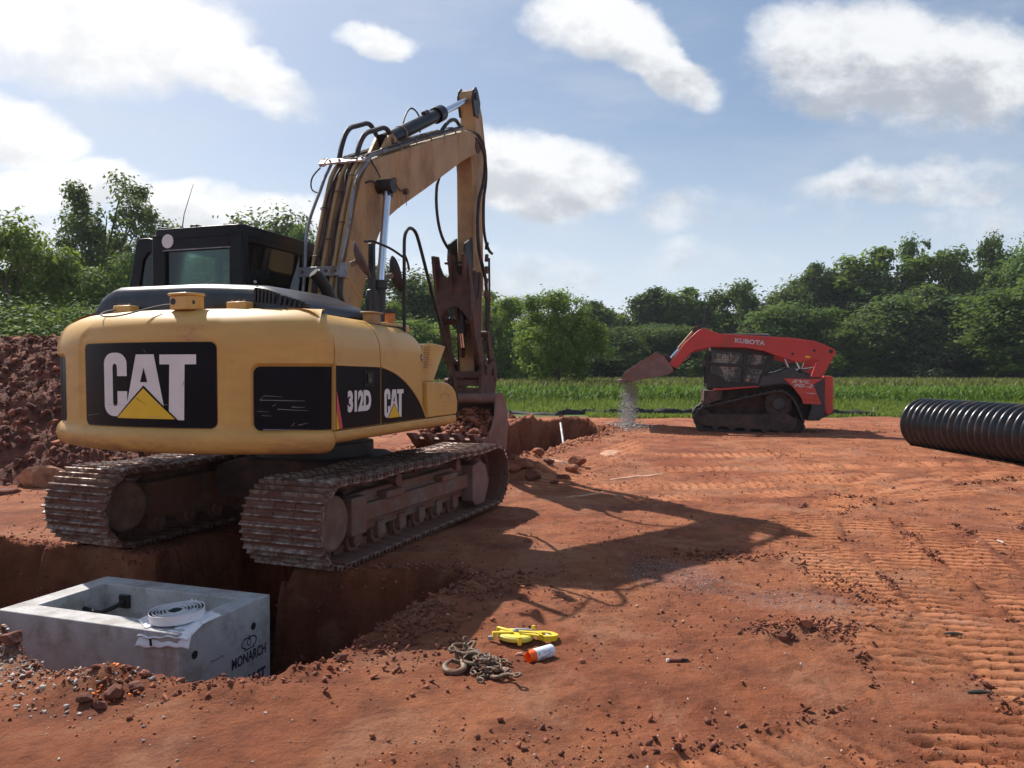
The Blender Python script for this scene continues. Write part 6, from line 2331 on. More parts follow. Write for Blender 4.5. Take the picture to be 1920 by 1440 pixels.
for i, (px, py, s_, lab, dk) in enumerate(cl):
    zz = .05 if py > 1000 else .15
    x, y, z = on_ground(px, py, zz)
    lump('clay_clod', lab, 'clod', x, y, s_, M['clod'] if dk else M['clod_dark'], 30 + i, .7, (1.1, .95, 1), i * .7, sub=3, group='loose clods of clay')
# orange marking paint on the near lip: flecks lying on the soil
rp = np.random.RandomState(4)
px_, py_ = rp.normal(-1.80, .05, 34), rp.normal(3.43, .035, 34)
scatter('paint_flecks', pts_on(px_, py_) + np.array([0, 0, .004]), .006 + .006 * rp.uniform(0, 1, 34), M['orange_paint'], seed=3, flat=.4)
px_, py_ = rp.normal(-1.86, .04, 8), rp.normal(3.60, .025, 8)
scatter('paint_flecks', pts_on(px_, py_) + np.array([0, 0, .008]), .006 + .006 * rp.uniform(0, 1, 8), M['orange_paint'], seed=3, flat=.4)
# dry flakes of smeared clay near the trench (thin raised slabs)
for i, (px, py, w, l, a, lab) in enumerate(((1145, 848, .35, .8, 20, 'pale smear of dried clay beside the trench'), (1195, 880, .10, 1.1, 62, 'narrow ridge of pale clay crossing the yard'), (1060, 812, .5, 1.2, 80, 'pale smooth patch on the far bank of the trench'), (1060, 868, .35, .5, 60, 'pale flat patch between clods and trench'), (1105, 905, .06, .9, 55, 'thin pale ridge leading away from the spoil'))):
    x, y = at(px, py, .15)
    mb = MB()
    def f(u_, v_, w=w, l=l, a=a, x=x, y=y, i=i):
        cu, cv = (u_ - .5) * l, (v_ - .5) * w
        edge_ = 1 + .25 * float(vnoise(np.array([u_ * 5 + i]), np.array([v_ * 3.0]), 3)[0])
        cv *= edge_ * (1 - (2 * u_ - 1) ** 4)
        X = x + cu * math.sin(R(a)) + cv * math.cos(R(a))
        Y = y + cu * math.cos(R(a)) - cv * math.sin(R(a))
        k = min(u_, 1 - u_, v_, 1 - v_)
        return (X, Y, gz(X, Y) - .012 + .022 * min(1, k * 6))
    mb.grid(f, 24, 8)
    o = mb.build('dried_clay', M['slab'], None, smooth=60)
    o['kind'] = 'structure'

# ================================================================== STAKES, PIPE, SILT FENCE, POLES
b0, b1 = Vector((1.06, 14.75, -.35)), Vector((1.02, 16.1, .42))
o = MB().cyl(b0, b1, .025, 12).build('pvc_pipe', M['pvc'])
tag(o, 'thin pale plastic pipe leaning out of the trench', 'plastic pipe')
x, y = at(1138, 805, .2)
o = MB().cyl((x, y, gz(x, y) - .05), (x - .10, y, gz(x, y) + .22), .018, 8).build('rebar_stub', M['rust'])
tag(o, 'short rusty stub sticking up past the trench end', 'rebar')

pipe = empty('corrugated_pipe', 'big black corrugated drain pipe lying at the right edge of the yard', 'drain pipe', (7.46, 14.02, 0), (0, 0, 0))
pa, pb = Vector((7.46, 14.02, .56)), Vector((8.22, 8.9, .54))
dl = (pb - pa).length
mb = MB()
prof = []
PI_ = .150
nr = int(dl / PI_)
for i in range(nr):
    z0 = i * PI_
    for f, r in ((0, .392), (.10, .392), (.20, .402), (.30, .430), (.42, .452), (.56, .460), (.70, .452), (.82, .430), (.92, .402)):
        prof.append((r, z0 + f * PI_))
prof = [(.37, .0), (.392, .0)] + prof + [(.392, nr * PI_), (.37, nr * PI_)]
mb.lathe(prof + [(.37, 0.0)][:0], 72)
q_ = (pb - pa).to_track_quat('Z', 'Y').to_matrix().to_4x4()
ow = mb.build('corrugated_wall', M['hdpe'], pipe, smooth=60)
ow.matrix_local = Matrix.Translation(pa - Vector((7.46, 14.02, 0))) @ q_
mb = MB().lathe([(.369, .001), (.369, nr * PI_ - .001)], 48)
iw = mb.build('inner_liner', M['hdpe'], pipe, smooth=60)
iw.matrix_local = Matrix.Translation(pa - Vector((7.46, 14.02, 0))) @ q_

# silt fence: low black cloth with stakes
fpts = [(at(952, 775, .22)), (at(1040, 778, .22)), (at(1060, 776, .22)), (at(1130, 776, .22)), (at(1200, 777, .22)), (at(1300, 778, .22)), (at(1420, 779, .22)), (at(1560, 778, .22)), (at(1640, 779, .22))]
fence = empty('silt_fence', 'low sagging black silt fence along the edge of the grass', 'silt fence', (fpts[0][0], fpts[0][1], .2))
mb = MB()
NF = 90
vs, fs = [], []
xs_ = [p[0] for p in fpts]
ys_ = [p[1] for p in fpts]
hs_ = [.10, .08, .17, .14, .20, .20, .19, .18, .14]
for i in range(NF + 1):
    t = i / NF * (len(fpts) - 1)
    k = min(int(t), len(fpts) - 2)
    f = t - k
    X = xs_[k] * (1 - f) + xs_[k + 1] * f
    Y = ys_[k] * (1 - f) + ys_[k + 1] * f + .05 * math.sin(i * .7)
    Hh = (hs_[k] * (1 - f) + hs_[k + 1] * f) * (1 + .14 * math.sin(i * .9) + .07 * math.sin(i * 2.3))
    z = gz(X, Y) - .03
    vs += [(X - fence.location.x, Y - fence.location.y - .08, z - .2), (X - fence.location.x, Y - fence.location.y - .02, z - .2 + Hh * .6), (X - fence.location.x, Y - fence.location.y + .02, z - .2 + Hh + .03)]
for i in range(NF):
    fs += [(3 * i, 3 * i + 3, 3 * i + 4, 3 * i + 1), (3 * i + 1, 3 * i + 4, 3 * i + 5, 3 * i + 2)]
o = MB().add(vs, fs).build('fabric', M['fabric'], fence, smooth=60)
so = o.modifiers.new('solid', 'SOLIDIFY')
so.thickness = .006
for i in range(0, len(fpts)):
    X, Y = fpts[i]
    MB().box(-.015, .015, -.015, .015, -.2, .26).build('stake', M['wood'], fence, loc=(X - fence.location.x, Y - fence.location.y + .06, gz(X, Y) - .2))

# poles with wires before the wood
pol = []
for (px, top, d, lab) in ((1587, 664, 72, 'slim grey post right behind the red loader'), (1640, 672, 74, 'slim grey post to the right of the first post')):
    X = (px - 960) / 1440 * d
    zt = 1.5 + (697 - top) / 1440 * d
    o = MB().cyl((0, 0, -.2), (0, 0, zt), .12, 10, r2=.09).build('wire_post', M['pole'], None, loc=(X, d, .1))
    tag(o, lab, 'post')
    pol.append((X, d, zt + .1))
for k, dz in enumerate((-.25, -.95)):
    a = Vector(pol[0])
    b = Vector((pol[1][0], pol[1][1], pol[1][2]))
    c = Vector((66, 92, 3.0))
    pts = [Vector((-20, 70, a.z)) + Vector((0, 0, dz)), a + Vector((0, 0, dz))]
    pts += [a.lerp(b, .5) + Vector((0, 0, dz - .05)), b + Vector((0, 0, dz)), b.lerp(c, .25) + Vector((0, 0, dz - .35)), b.lerp(c, .5) + Vector((0, 0, dz - .5)), b.lerp(c, .75) + Vector((0, 0, dz - .3)), c + Vector((0, 0, dz))]
    o = MB().tube([tuple(p) for p in pts[1:]], .025, 5).build('wire', M['wire'])
    tag(o, ('upper' if k == 0 else 'lower') + ' pale wire strung from the slim posts to the right', 'wire')

# ================================================================== SPOIL HEAP
def heap_h(x, y):
    ridge = 2.32 - .10 * np.abs(x + 6.8) ** 1.15 * (x < -6.8)
    cy = 13.6 - .02 * (x + 7)
    hx = sstep(-3.6, -6.6, x)
    prof = np.clip(1 - np.abs(y - cy) / 3.75, 0, 1)
    h = ridge * hx * np.minimum(prof * 1.12, 1 - .25 * (1 - prof))
    h = h * (1 + .20 * fbm(x, y, .6, 4, .55, 101))
    on = sstep(.0, .35, h)
    h = h + on * (.17 * fbm(x, y, 1.7, 5, .62, 103) + .10 * fbm(x, y, 6.0, 3, .65, 104))
    return h


hx_ = np.linspace(-17, -3.2, 420)
hy_ = np.linspace(9.3, 18, 270)
A, B_ = np.meshgrid(hx_, hy_)
hh = heap_h(A, B_) + height(A, B_) - .08
Vh = np.stack([A.ravel(), B_.ravel(), hh.ravel()], 1)
ih = np.arange(A.size).reshape(A.shape)
Fh = np.stack([ih[:-1, :-1].ravel(), ih[:-1, 1:].ravel(), ih[1:, 1:].ravel(), ih[1:, :-1].ravel()], 1)
heap = fast_mesh('dirt_heap', Vh, Fh, M['heap_soil'], smooth=True)
tag(heap, 'long heap of dug red earth with clods behind the left track', 'dirt heap')
rh = np.random.RandomState(6)
n = 34000
X = rh.uniform(-16, -3.6, n)
Y = rh.uniform(9.6, 15.5, n)
hq = heap_h(X, Y)
k = hq > .05
X, Y, hq = X[k], Y[k], hq[k]
sz = .012 + .085 * rh.uniform(0, 1, len(X)) ** 9
P = np.stack([X, Y, hq + height(X, Y) - .08], 1)
o = scatter('heap_clods', P, sz, [M['heap_soil'], M['clod']], heap, seed=14, sub=1, rough=.14, mi=rh.choice(2, len(X), p=[.8, .2]), sink=.45)
# soil carried in the excavator bucket
BM_ = Matrix.Translation((EX, EY, 0)) @ UM
n = 3200
X = rh.uniform(-.42, .50, n)
Y = 3.22 + .80 * rh.uniform(0, 1, n)
Z = .46 + .36 * np.clip((Y - 3.1) / .68, 0, 1) + .10 * rh.uniform(-1, 1, n) + .05 * np.sin(X * 9)
P = np.array([(BM_ @ Vector((a, b, c)))[:] for a, b, c in zip(X, Y, Z)])
o = scatter('soil_load', P, .012 + .055 * rh.uniform(0, 1, n) ** 5, [M['clod'], M['clod_dark']], seed=15, sub=2, rough=.14, mi=rh.choice(2, n, p=[.75, .25]))
# ================================================================== VEGETATION
def leaf_mat(name, a, b, c, trans=.45):
    m = bpy.data.materials.new(name)
    m.use_nodes = True
    nt = m.node_tree
    nt.nodes.clear()
    q = G(nt)
    tint = q.n('ShaderNodeAttribute', attribute_name='tint').outputs['Fac']
    oi = q.n('ShaderNodeObjectInfo')
    col = q.mix(tint, a, b)
    col = q.mix(q.math('MULTIPLY', oi.outputs['Random'], .55), col, c)
    col = q.mix(q.math('MULTIPLY', q.ramp(q.math('FRACT', q.math('MULTIPLY', oi.outputs['Random'], 7.3)), .3, .9), .45), col, tuple(v_ * .55 for v_ in a))
    t = q.n('ShaderNodeTexCoord').outputs['Object']
    d = q.n('ShaderNodeBsdfPrincipled')
    q.set(d.inputs['Base Color'], col)
    d.inputs['Roughness'].default_value = .62
    d.inputs['Specular IOR Level'].default_value = .14
    tr = q.n('ShaderNodeBsdfTranslucent')
    q.set(tr.inputs[0], q.mix(.45, col, (.16, .22, .02)))
    mx = q.n('ShaderNodeMixShader')
    mx.inputs[0].default_value = trans
    nt.links.new(d.outputs[0], mx.inputs[1])
    nt.links.new(tr.outputs[0], mx.inputs[2])
    o = q.n('ShaderNodeOutputMaterial')
    nt.links.new(mx.outputs[0], o.inputs[0])
    return m


LM = {'dark': leaf_mat('dark_foliage', (.050, .088, .030), (.125, .185, .060), (.085, .125, .045), .44),
      'mid': leaf_mat('mid_foliage', (.080, .135, .034), (.165, .245, .060), (.095, .180, .058), .48),
      'young': leaf_mat('young_foliage', (.170, .270, .050), (.300, .410, .090), (.200, .310, .070), .52),
      'light': leaf_mat('light_foliage', (.125, .200, .034), (.235, .330, .065), (.150, .250, .052), .52),
      'olive': leaf_mat('olive_foliage', (.075, .095, .042), (.140, .165, .075), (.085, .115, .055), .34),
      'corn': leaf_mat('corn_leaves', (.050, .110, .018), (.140, .240, .040), (.090, .170, .030), .38),
      'tassel': leaf_mat('tassels', (.150, .150, .050), (.240, .225, .090), (.190, .180, .070), .35),
      'grass': leaf_mat('grass_blades', (.15, .22, .035), (.31, .39, .09), (.22, .31, .07), .45)}


def leaves_np(P, N, S, rs_, fold=.25):
    """pointed two-triangle leaf clumps at P with normals N, half sizes S"""
    n = len(P)
    N = N / (np.linalg.norm(N, axis=1, keepdims=True) + 1e-9)
    r = rs_.normal(size=(n, 3))
    T = np.cross(N, r)
    T /= np.linalg.norm(T, axis=1, keepdims=True) + 1e-9
    B = np.cross(N, T)
    S = S[:, None]
    V = np.stack([P - T * S * 1.15, P - B * S * .62 + N * S * fold * .3, P + T * S * 1.15, P + B * S * .62 + N * S * fold * .3], 1)
    F = np.arange(4 * n).reshape(n, 4)
    return V.reshape(-1, 3), F


def crown(seed, H, W, base, leaf, n_leaf, n_cl, shape='round', gap=.0, skew=.18, cl_r=(.16, .28)):
    """cluster centres and leaves of a crown: H tall, W wide, foliage starting at base"""
    r_ = np.random.RandomState(seed)
    C = []
    tries = 0
    while len(C) < n_cl and tries < 9000:
        tries += 1
        u = r_.uniform(-1, 1, 3)
        t = (u[2] + 1) / 2
        if shape == 'round':
            rad = math.sqrt(max(0, 1 - (2 * t - 1) ** 2)) ** .75 * (1.05 - .25 * t)
        elif shape == 'tall':
            rad = (math.sin(min(1, t * 1.05 + .10) * math.pi)) ** .6 * (1 - .35 * t)
        elif shape == 'cone':
            rad = (1 - t) ** .8 + .05
        else:   # spreading
            rad = (.45 + .75 * t) * math.sqrt(max(0, 1 - max(0, t - .55) ** 2 * 4.2))
        rr = math.hypot(u[0], u[1])
        if rr > rad or rr < rad * .35 * (1 if t < .8 else 0):
            continue
        bump = 1 + skew * math.sin(3 * math.atan2(u[1], u[0]) + seed) + skew * .7 * math.sin(7 * t + seed)
        p = np.array([u[0] * W / 2 * bump, u[1] * W / 2 * bump, base + t * (H - base) * (1 - .06 * r_.rand())])
        C.append(p)
    C = np.array(C)
    dm = np.linalg.norm(C[:, None] - C[None], axis=2) + np.eye(len(C)) * 99
    C = C[np.sort(dm, axis=1)[:, 1] < .20 * W]
    cr = r_.uniform(*cl_r, len(C)) * W * (.55 if shape == 'cone' else 1)
    per = n_leaf // len(C)
    P, N, tint = [], [], []
    for c, q in zip(C, cr):
        k = int(per * r_.uniform(.6, 1.4))
        d = r_.normal(size=(k, 3))
        d /= np.linalg.norm(d, axis=1, keepdims=True)
        rad = q * (.30 + .95 * r_.uniform(0, 1, k) ** .8 + .35 * np.abs(r_.normal(0, .5, k)))
        ns = 1 + .35 * vnoise(d[:, 0] * 2.5 + c[0], d[:, 1] * 2.5 + d[:, 2] * 1.7 + c[2], seed)
        p = c + d * (rad * ns)[:, None] * np.array([1, 1, .82])
        P.append(p)
        N.append(d + np.array([0, 0, .7]) + r_.normal(0, .55, (k, 3)))
        tint.append(np.clip(r_.normal(.25 + .6 * r_.rand(), .25, k), 0, 1))
    P, N, tint = np.concatenate(P), np.concatenate(N), np.concatenate(tint)
    if gap:
        kp = (vnoise(P[:, 0] * 1.1 + seed, P[:, 2] * 1.1 + P[:, 1] * .8, seed) > -1 + gap)
        P, N, tint = P[kp], N[kp], tint[kp]
    kp = P[:, 2] > .15
    P, N, tint = P[kp], N[kp], tint[kp]
    S = leaf * r_.uniform(.6, 1.35, len(P))
    V, F = leaves_np(P, N, S, r_)
    return V, F, np.repeat(tint, 4), C


def make_tree(seed, H, W, base, leaf, n_leaf, n_cl, shape, lm, trunk_r, gap=0.0, limbs=14, cl_r=(.16, .28), skew=.18):
    V, F, T, C = crown(seed, H, W, base, leaf, n_leaf, n_cl, shape, gap, skew, cl_r)
    off_ = np.array([(np.percentile(V[:, i], 1.5) + np.percentile(V[:, i], 98.5)) / 2 for i in (0, 1)] + [0])
    V = V - off_
    C = C - off_
    root = bpy.data.objects.new('tree', None)
    COL.objects.link(root)
    cr = fast_mesh('crown', V, F, LM[lm], root, attr={'tint': T})
    cr['kind'] = 'stuff'
    mb = MB()
    r_ = random.Random(seed)
    top = H * .62
    pts = [(0, 0, -.3)]
    for i in range(1, 6):
        pts.append((r_.uniform(-.12, .12) * W * .12 * i, r_.uniform(-.12, .12) * W * .12 * i, top * i / 5))
    mb.tube(pts, [trunk_r * (1.25 - 1.05 * i / 5) for i in range(6)], 8)
    idx_ = sorted(range(len(C)), key=lambda i: r_.random())[:limbs]
    for i in idx_:
        c = C[i]
        t = max(.12, min(.75, (c[2] * .62) / top))
        k = t * 5
        a, b = Vector(pts[int(k)]), Vector(pts[min(5, int(k) + 1)])
        st_ = a.lerp(b, k - int(k))
        mid = st_.lerp(Vector(c), .5) + Vector((0, 0, .06 * H * r_.uniform(-.3, 1)))
        mb.tube([tuple(st_), tuple(mid), tuple(c)], [trunk_r * .42, trunk_r * .26, trunk_r * .10], 5)
    mb.build('trunk', M['bark'], root, fix=False)
    lo, hi = np.percentile(V[:, 0], [1.5, 98.5])
    lo2, hi2 = np.percentile(V[:, 1], [1.5, 98.5])
    root['w_'] = float((hi - lo + hi2 - lo2) / 2)
    root['h_'] = float(np.percentile(V[:, 2], 99.6))
    return root


PROTO = {}
PROTO['far_a'] = make_tree(1, 16, 9.5, .8, .19, 19000, 95, 'round', 'mid', .28, cl_r=(.08, .19), skew=.22)
PROTO['far_b'] = make_tree(2, 17, 7.5, 1.0, .19, 18000, 90, 'tall', 'dark', .26, cl_r=(.09, .20), skew=.25)
PROTO['far_c'] = make_tree(3, 15, 9, .8, .20, 18000, 85, 'round', 'dark', .30, skew=.32, cl_r=(.08, .20))
PROTO['far_d'] = make_tree(4, 18, 8.0, 1.5, .18, 16000, 80, 'tall', 'mid', .26, gap=.35, skew=.38, cl_r=(.06, .14), limbs=24)
PROTO['far_e'] = make_tree(5, 12, 8, .4, .17, 15000, 75, 'round', 'light', .2, cl_r=(.07, .15), skew=.25)
PROTO['far_f'] = make_tree(15, 16, 7.0, .8, .18, 17000, 85, 'tall', 'light', .24, gap=.2, skew=.32, cl_r=(.06, .15), limbs=24)
PROTO['conifer'] = make_tree(6, 9, 6.0, .2, .15, 14000, 90, 'cone', 'olive', .18, cl_r=(.12, .22))
PROTO['oak'] = make_tree(7, 11, 7.5, 2.6, .095, 26000, 95, 'round', 'dark', .22, gap=.40, skew=.25, limbs=60, cl_r=(.05, .11))
PROTO['near_a'] = make_tree(8, 8, 5.6, .3, .085, 26000, 100, 'round', 'mid', .14, limbs=20, cl_r=(.07, .15), gap=.12)
PROTO['near_b'] = make_tree(9, 9, 4.6, .3, .085, 24000, 95, 'tall', 'light', .12, limbs=20, gap=.2, cl_r=(.07, .15), skew=.3)
PROTO['near_c'] = make_tree(10, 5, 6.0, .1, .08, 26000, 80, 'round', 'mid', .10, limbs=12, skew=.3, cl_r=(.08, .16))
PROTO['lone'] = make_tree(12, 6.6, 4.6, 1.15, .07, 28000, 110, 'round', 'young', .10, limbs=40, skew=.22, gap=.2, cl_r=(.07, .14))
PH = {k: (o['h_'], o['w_']) for k, o in PROTO.items()}
for o in PROTO.values():
    del o['h_'], o['w_']
used = set()
rt = random.Random(5)


def plant(proto, px, top, width, dist, label, cat='tree', name='tree', group=None, rz=None, lm=None):
    H0, W0 = PH[proto]
    X = (px - 960) / 1440 * dist
    Ht = 1.5 + (697 - top) / 1440 * dist - .1
    Wd = width / 1440 * dist
    src = PROTO[proto]
    if proto in used:
        o = src.copy()
        COL.objects.link(o)
        for ch in src.children:
            copy_part(ch, o)
    else:
        o = src
        used.add(proto)
    o.name = name
    o.location = (X, dist, .05)
    o.scale = (Wd / W0, Wd / W0, Ht / H0)
    o.rotation_euler = (0, 0, rt.uniform(0, 6.28) if rz is None else rz)
    tag(o, label, cat, group)
    return o


TR = [
    # left of and behind the excavator
    ('oak', 180, 335, 205, 34, 'tall open-crowned oak rising above the bushes at the left'),
    ('near_b', 30, 412, 150, 27, 'upright leafy tree at the left edge of the frame'),
    ('near_a', 120, 505, 190, 29, 'rounded green tree below the tall oak'),
    ('near_c', 60, 560, 260, 24, 'low bush directly above the dirt heap at the left'),
    ('near_a', 215, 480, 150, 31, 'bushy tree just left of the cab door'),
    ('near_c', 200, 575, 200, 25, 'low bush left of the black engine hood'),
    ('near_b', 265, 440, 130, 38, 'slim tree seen beside the open cab door'),
    ('far_c', 480, 398, 150, 50, 'dark treetop showing over the cab roof'),
    ('near_a', 545, 425, 110, 44, 'small treetop right behind the cab roof corner'),
    ('far_a', 400, 470, 200, 52, 'broad tree seen through the cab rear window'),
    ('far_b', 640, 500, 130, 50, 'dark tree behind the foot of the boom'),
    ('far_c', 735, 505, 150, 52, 'dark tree between the boom cylinders and the handrail'),
    ('near_b', 700, 560, 110, 46, 'light tree low behind the mirror post'),
    ('far_a', 815, 520, 120, 58, 'rounded tree behind the thumb of the bucket'),
    ('near_b', 800, 600, 100, 44, 'small light tree left of the bucket linkage'),
    ('far_f', 925, 545, 105, 55, 'tall light tree immediately right of the excavator stick'),
    ('near_b', 925, 560, 90, 48, 'narrow sunlit tree in front of the tall light one by the stick'),
    ('far_c', 985, 585, 110, 66, 'dark tree between the stick and the lone young tree'),
    # the wood to the right
    ('far_b', 1095, 568, 90, 70, 'dark treetop behind the right shoulder of the lone young tree'),
    ('far_c', 1150, 615, 110, 60, 'round dark bushy tree left of the loader bucket'),
    ('far_f', 1155, 575, 100, 76, 'mid green tree above the round dark bushy one'),
    ('far_b', 1215, 545, 95, 78, 'first tall tree of the wood left of the loader arm'),
    ('far_d', 1262, 548, 95, 80, 'twin-topped tree above the loader bucket'),
    ('far_a', 1230, 610, 120, 68, 'lower rounded tree behind the loader bucket'),
    ('far_f', 1320, 540, 110, 76, 'broad mid green tree above the bend of the loader arm'),
    ('far_e', 1300, 615, 130, 66, 'yellow-green low tree behind the bent end of the loader arm'),
    ('far_c', 1375, 548, 110, 78, 'dark tree above the name on the loader arm'),
    ('far_d', 1415, 530, 100, 74, 'mid green tree over the middle of the loader arm'),
    ('far_c', 1455, 540, 110, 70, 'low dark crown above the rear half of the loader arm'),
    ('far_b', 1512, 500, 80, 76, 'pointed dark treetop standing over the loader tail'),
    ('far_b', 1560, 512, 90, 78, 'second dark treetop right of the pointed one'),
    ('far_a', 1500, 570, 130, 66, 'broad tree filling the wood above the loader tail'),
    ('far_c', 1600, 515, 110, 74, 'dark crown above the two slim posts'),
    ('far_e', 1572, 618, 105, 62, 'light yellow-green bush close behind the loader tail'),
    ('far_f', 1680, 462, 150, 72, 'tall sunlit tree with a wide ragged top in the wood'),
    ('far_d', 1727, 448, 85, 76, 'slender tallest tree beside the wide ragged one'),
    ('far_c', 1640, 560, 150, 64, 'dark lower tree behind the slim posts'),
    ('far_d', 1800, 475, 130, 72, 'tall thin-crowned tree right of the slender one'),
    ('far_b', 1760, 540, 130, 66, 'dark tree mass above the pale conifer'),
    ('conifer', 1755, 600, 130, 60, 'pale olive conifer at the front of the wood above the pipe'),
    ('far_d', 1872, 448, 90, 74, 'open feathery treetop near the right edge'),
    ('far_a', 1930, 440, 130, 70, 'tall tree cut by the right edge of the frame'),
    ('far_f', 1880, 540, 170, 58, 'big rounded tree low at the right edge of the wood'),
    ('far_c', 1830, 610, 140, 60, 'greyish low tree right of the pale conifer'),
    ('far_a', 1960, 520, 200, 56, 'nearest tree of the wood half outside the right edge'),
    ('far_c', 1690, 640, 120, 63, 'shaded undergrowth tree left of the pale conifer'),
]
for pr, px, top, w, d, lab in TR:
    plant(pr, px, top, w * 1.12, d, lab)
plant('lone', 1045, 546, 158, 37.5, 'lone young light green tree standing at the edge of the corn', rz=1.0)
# dark mass of wood behind the front trees, one countless body
bk = []
for pr in ('far_c', 'far_b'):
    pass
rw_ = np.random.RandomState(31)
P, S, N = [], [], []
for i in range(150):
    px = -500 + 3100 * i / 150 + rw_.uniform(-8, 8)
    d = rw_.uniform(84, 96)
    if px < 1100:
        d = rw_.uniform(64, 76)
    topy = np.interp(px, [-500, 0, 450, 800, 1000, 1200, 1450, 1700, 1900, 2600], [625, 635, 600, 610, 632, 605, 588, 545, 520, 505]) + rw_.uniform(-6, 14)
    X = (px - 960) / 1440 * d
    Ht = 1.5 + (697 - topy) / 1440 * d
    k = 620
    a = rw_.uniform(0, 6.283, k)
    rr = 4.2 * np.sqrt(rw_.uniform(.2, 1, k))
    z = Ht * (1 - rw_.uniform(0, 1, k) ** 1.6 * .98)
    sh = np.sqrt(np.clip(1 - (z / Ht) ** 3, 0.03, 1))
    P.append(np.stack([X + rr * np.cos(a) * sh, d + rr * np.sin(a) * sh, z], 1))
P = np.concatenate(P)
V, F = leaves_np(P, rw_.normal(size=P.shape) + np.array([0, -.4, .6]), .55 * rw_.uniform(.6, 1.3, len(P)), rw_)
wood = fast_mesh('distant_wood', V, F, LM['dark'], attr={'tint': np.repeat(rw_.uniform(0, 1, len(P)), 4)})
tag(wood, 'dark mass of woodland behind the single trees', 'wood', kind='stuff')

# ------------------------------------------------------------------ blades: grass strip, weeds, corn
def blades(name, X, Y, H, W, lean, lm, seed, seg=2, zbase=None, tintf=None, droop=.6, width_pow=1.0, parent=None):
    r_ = np.random.RandomState(seed)
    n = len(X)
    Z = height(X, Y) if zbase is None else zbase
    a = r_.uniform(0, 6.283, n)
    dx, dy = np.cos(a), np.sin(a)
    px_, py_ = -dy, dx
    rows = []
    for s in range(seg + 1):
        t = s / seg
        out = lean * H * t ** 1.5
        up = H * (t - droop * lean * t * t * .6)
        w = W * (1 - t) ** width_pow * .5 if s == seg else W * .5 * (1 - .35 * t)
        cx, cy, cz = X + dx * out, Y + dy * out, Z + up
        rows.append(np.stack([cx - px_ * w, cy - py_ * w, cz], 1))
        rows.append(np.stack([cx + px_ * w, cy + py_ * w, cz], 1))
    V = np.stack(rows, 1)
    m_ = 2 * (seg + 1)
    F = []
    for s in range(seg):
        F.append([2 * s, 2 * s + 1, 2 * s + 3, 2 * s + 2])
    F = (np.array(F)[None] + (np.arange(n) * m_)[:, None, None]).reshape(-1, 4)
    tint = r_.uniform(0, 1, n) if tintf is None else tintf
    return V.reshape(-1, 3), F, np.repeat(tint, m_)


rg = np.random.RandomState(77)
# mown verge and rank grass from the silt fence to the corn
n = 75000
Y = 21.3 + 8.2 * rg.uniform(0, 1, n) ** 1.25
X = rg.uniform(-.42, .80, n) * Y * 1.0
e = Y + 1.1 * fbm(X, Y, .5, 4, .6, 51)
infr = (e > 21.9) & ~((Y < 24.4) & (X < 2.2))
X, Y = X[infr], Y[infr]
hgt_ = (.05 + .10 * rg.uniform(0, 1, len(X)) + .30 * sstep(24.0, 26.5, Y) * rg.uniform(.5, 1, len(X))) * (1 + .5 * fbm(X, Y, .7, 3, .5, 52))
V, F, T = blades('', X, Y, hgt_, .022 + .02 * rg.uniform(0, 1, len(X)), rg.uniform(.1, .8, len(X)), 'grass', 5)
gr = fast_mesh('grass', V, F, LM['grass'], attr={'tint': T})
tag(gr, kind='stuff')
# darker weeds in the grass
n = 2600
cxw = np.concatenate([rg.normal(7.0, .45, n // 3), rg.normal(15.5, .8, n // 3), rg.normal(3.0, 4.0, n - 2 * (n // 3))])
cyw = np.concatenate([rg.normal(24.3, .25, n // 3), rg.normal(25.4, .3, n // 3), rg.normal(26.9, .3, n - 2 * (n // 3))])
V, F, T = blades('', cxw, cyw, .28 * rg.uniform(.4, 1.3, n), .06 * rg.uniform(.5, 1.2, n), rg.uniform(.3, 1.2, n), 'mid', 8)
we = fast_mesh('weeds', V, F, LM['mid'], attr={'tint': T})
tag(we, kind='stuff')
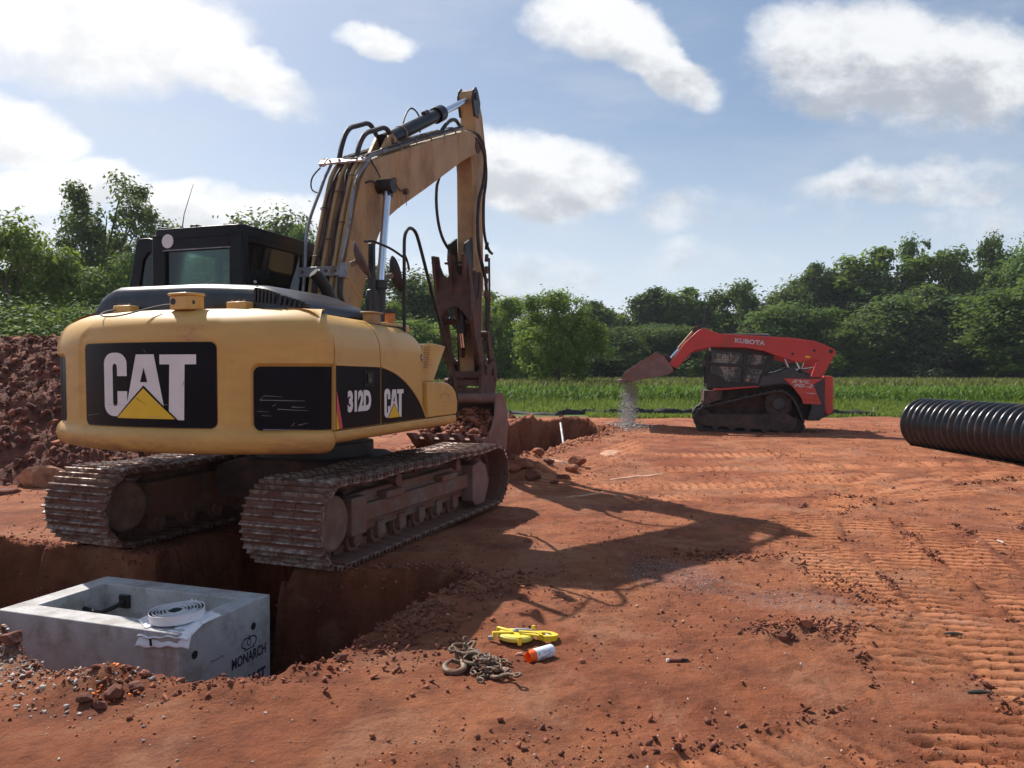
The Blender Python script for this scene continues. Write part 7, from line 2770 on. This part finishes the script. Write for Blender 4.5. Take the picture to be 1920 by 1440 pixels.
# corn: stalks with long arching leaves, rows .76 m apart; full plants near, plain tufts farther off
VV, FF, TT = [], [], []
off = 0
YR0 = 27.6
for r_i in range(64):
    y0 = YR0 + .76 * r_i
    full = r_i < 9
    sp_c = .19 if full else .30
    x0, x1 = -.45 * y0, .86 * y0
    xs_c = np.arange(x0, x1, sp_c) + rg.uniform(-.03, .03, len(np.arange(x0, x1, sp_c)))
    hp = (.80 + .07 * rg.normal(size=len(xs_c))) * (1 + .10 * fbm(xs_c, np.full(len(xs_c), y0), .3, 3, .5, 71))
    nl = 9 if full else 4
    for k in range(nl):
        z0 = hp * (.10 + .62 * k / nl)
        Lf = hp * rg.uniform(.45, .72, len(xs_c))
        V, F, T = blades('', xs_c, np.full(len(xs_c), y0) + rg.uniform(-.04, .04, len(xs_c)), Lf, (.050 if full else .085) * rg.uniform(.7, 1.3, len(xs_c)), rg.uniform(.35, 1.0, len(xs_c)), 'corn', r_i * 20 + k, seg=3 if full else 1, zbase=.2 + z0, tintf=np.clip(rg.normal(.30 + .5 * k / nl, .2, len(xs_c)), 0, 1), droop=1.3)
        VV.append(V)
        FF.append(F + off)
        TT.append(T)
        off += len(V)
corn = fast_mesh('corn', np.concatenate(VV), np.concatenate(FF), LM['corn'], attr={'tint': np.concatenate(TT)})
tag(corn, kind='stuff')
n = 26000
Y = 31 + 46 * rg.uniform(0, 1, n) ** 1.2
X = rg.uniform(-.45, .86, n) * Y
V, F, T = blades('', X, Y, .26 * rg.uniform(.5, 1.2, n), .05 + .05 * rg.uniform(0, 1, n) * (Y / 50), rg.uniform(.1, .7, n), 'tassel', 93, zbase=np.full(n, .2) + .72)
ta = fast_mesh('corn_tassels', V, F, LM['tassel'], attr={'tint': T})
tag(ta, kind='stuff')

# ------------------------------------------------------------------ summer haze
hz = MB().box(-420, 420, -60, 420, -2.2, 30).build('haze', [], None, smooth=0)
hz['kind'] = 'stuff'
hm = bpy.data.materials.new('haze')
hm.use_nodes = True
hm.node_tree.nodes.clear()
qh = G(hm.node_tree)
pv = qh.n('ShaderNodeVolumePrincipled')
pv.inputs['Color'].default_value = (.80, .88, 1.0, 1)
pv.inputs['Density'].default_value = .00035
pv.inputs['Anisotropy'].default_value = .3
oh = qh.n('ShaderNodeOutputMaterial')
hm.node_tree.links.new(pv.outputs[0], oh.inputs['Volume'])
hz.data.materials.append(hm)
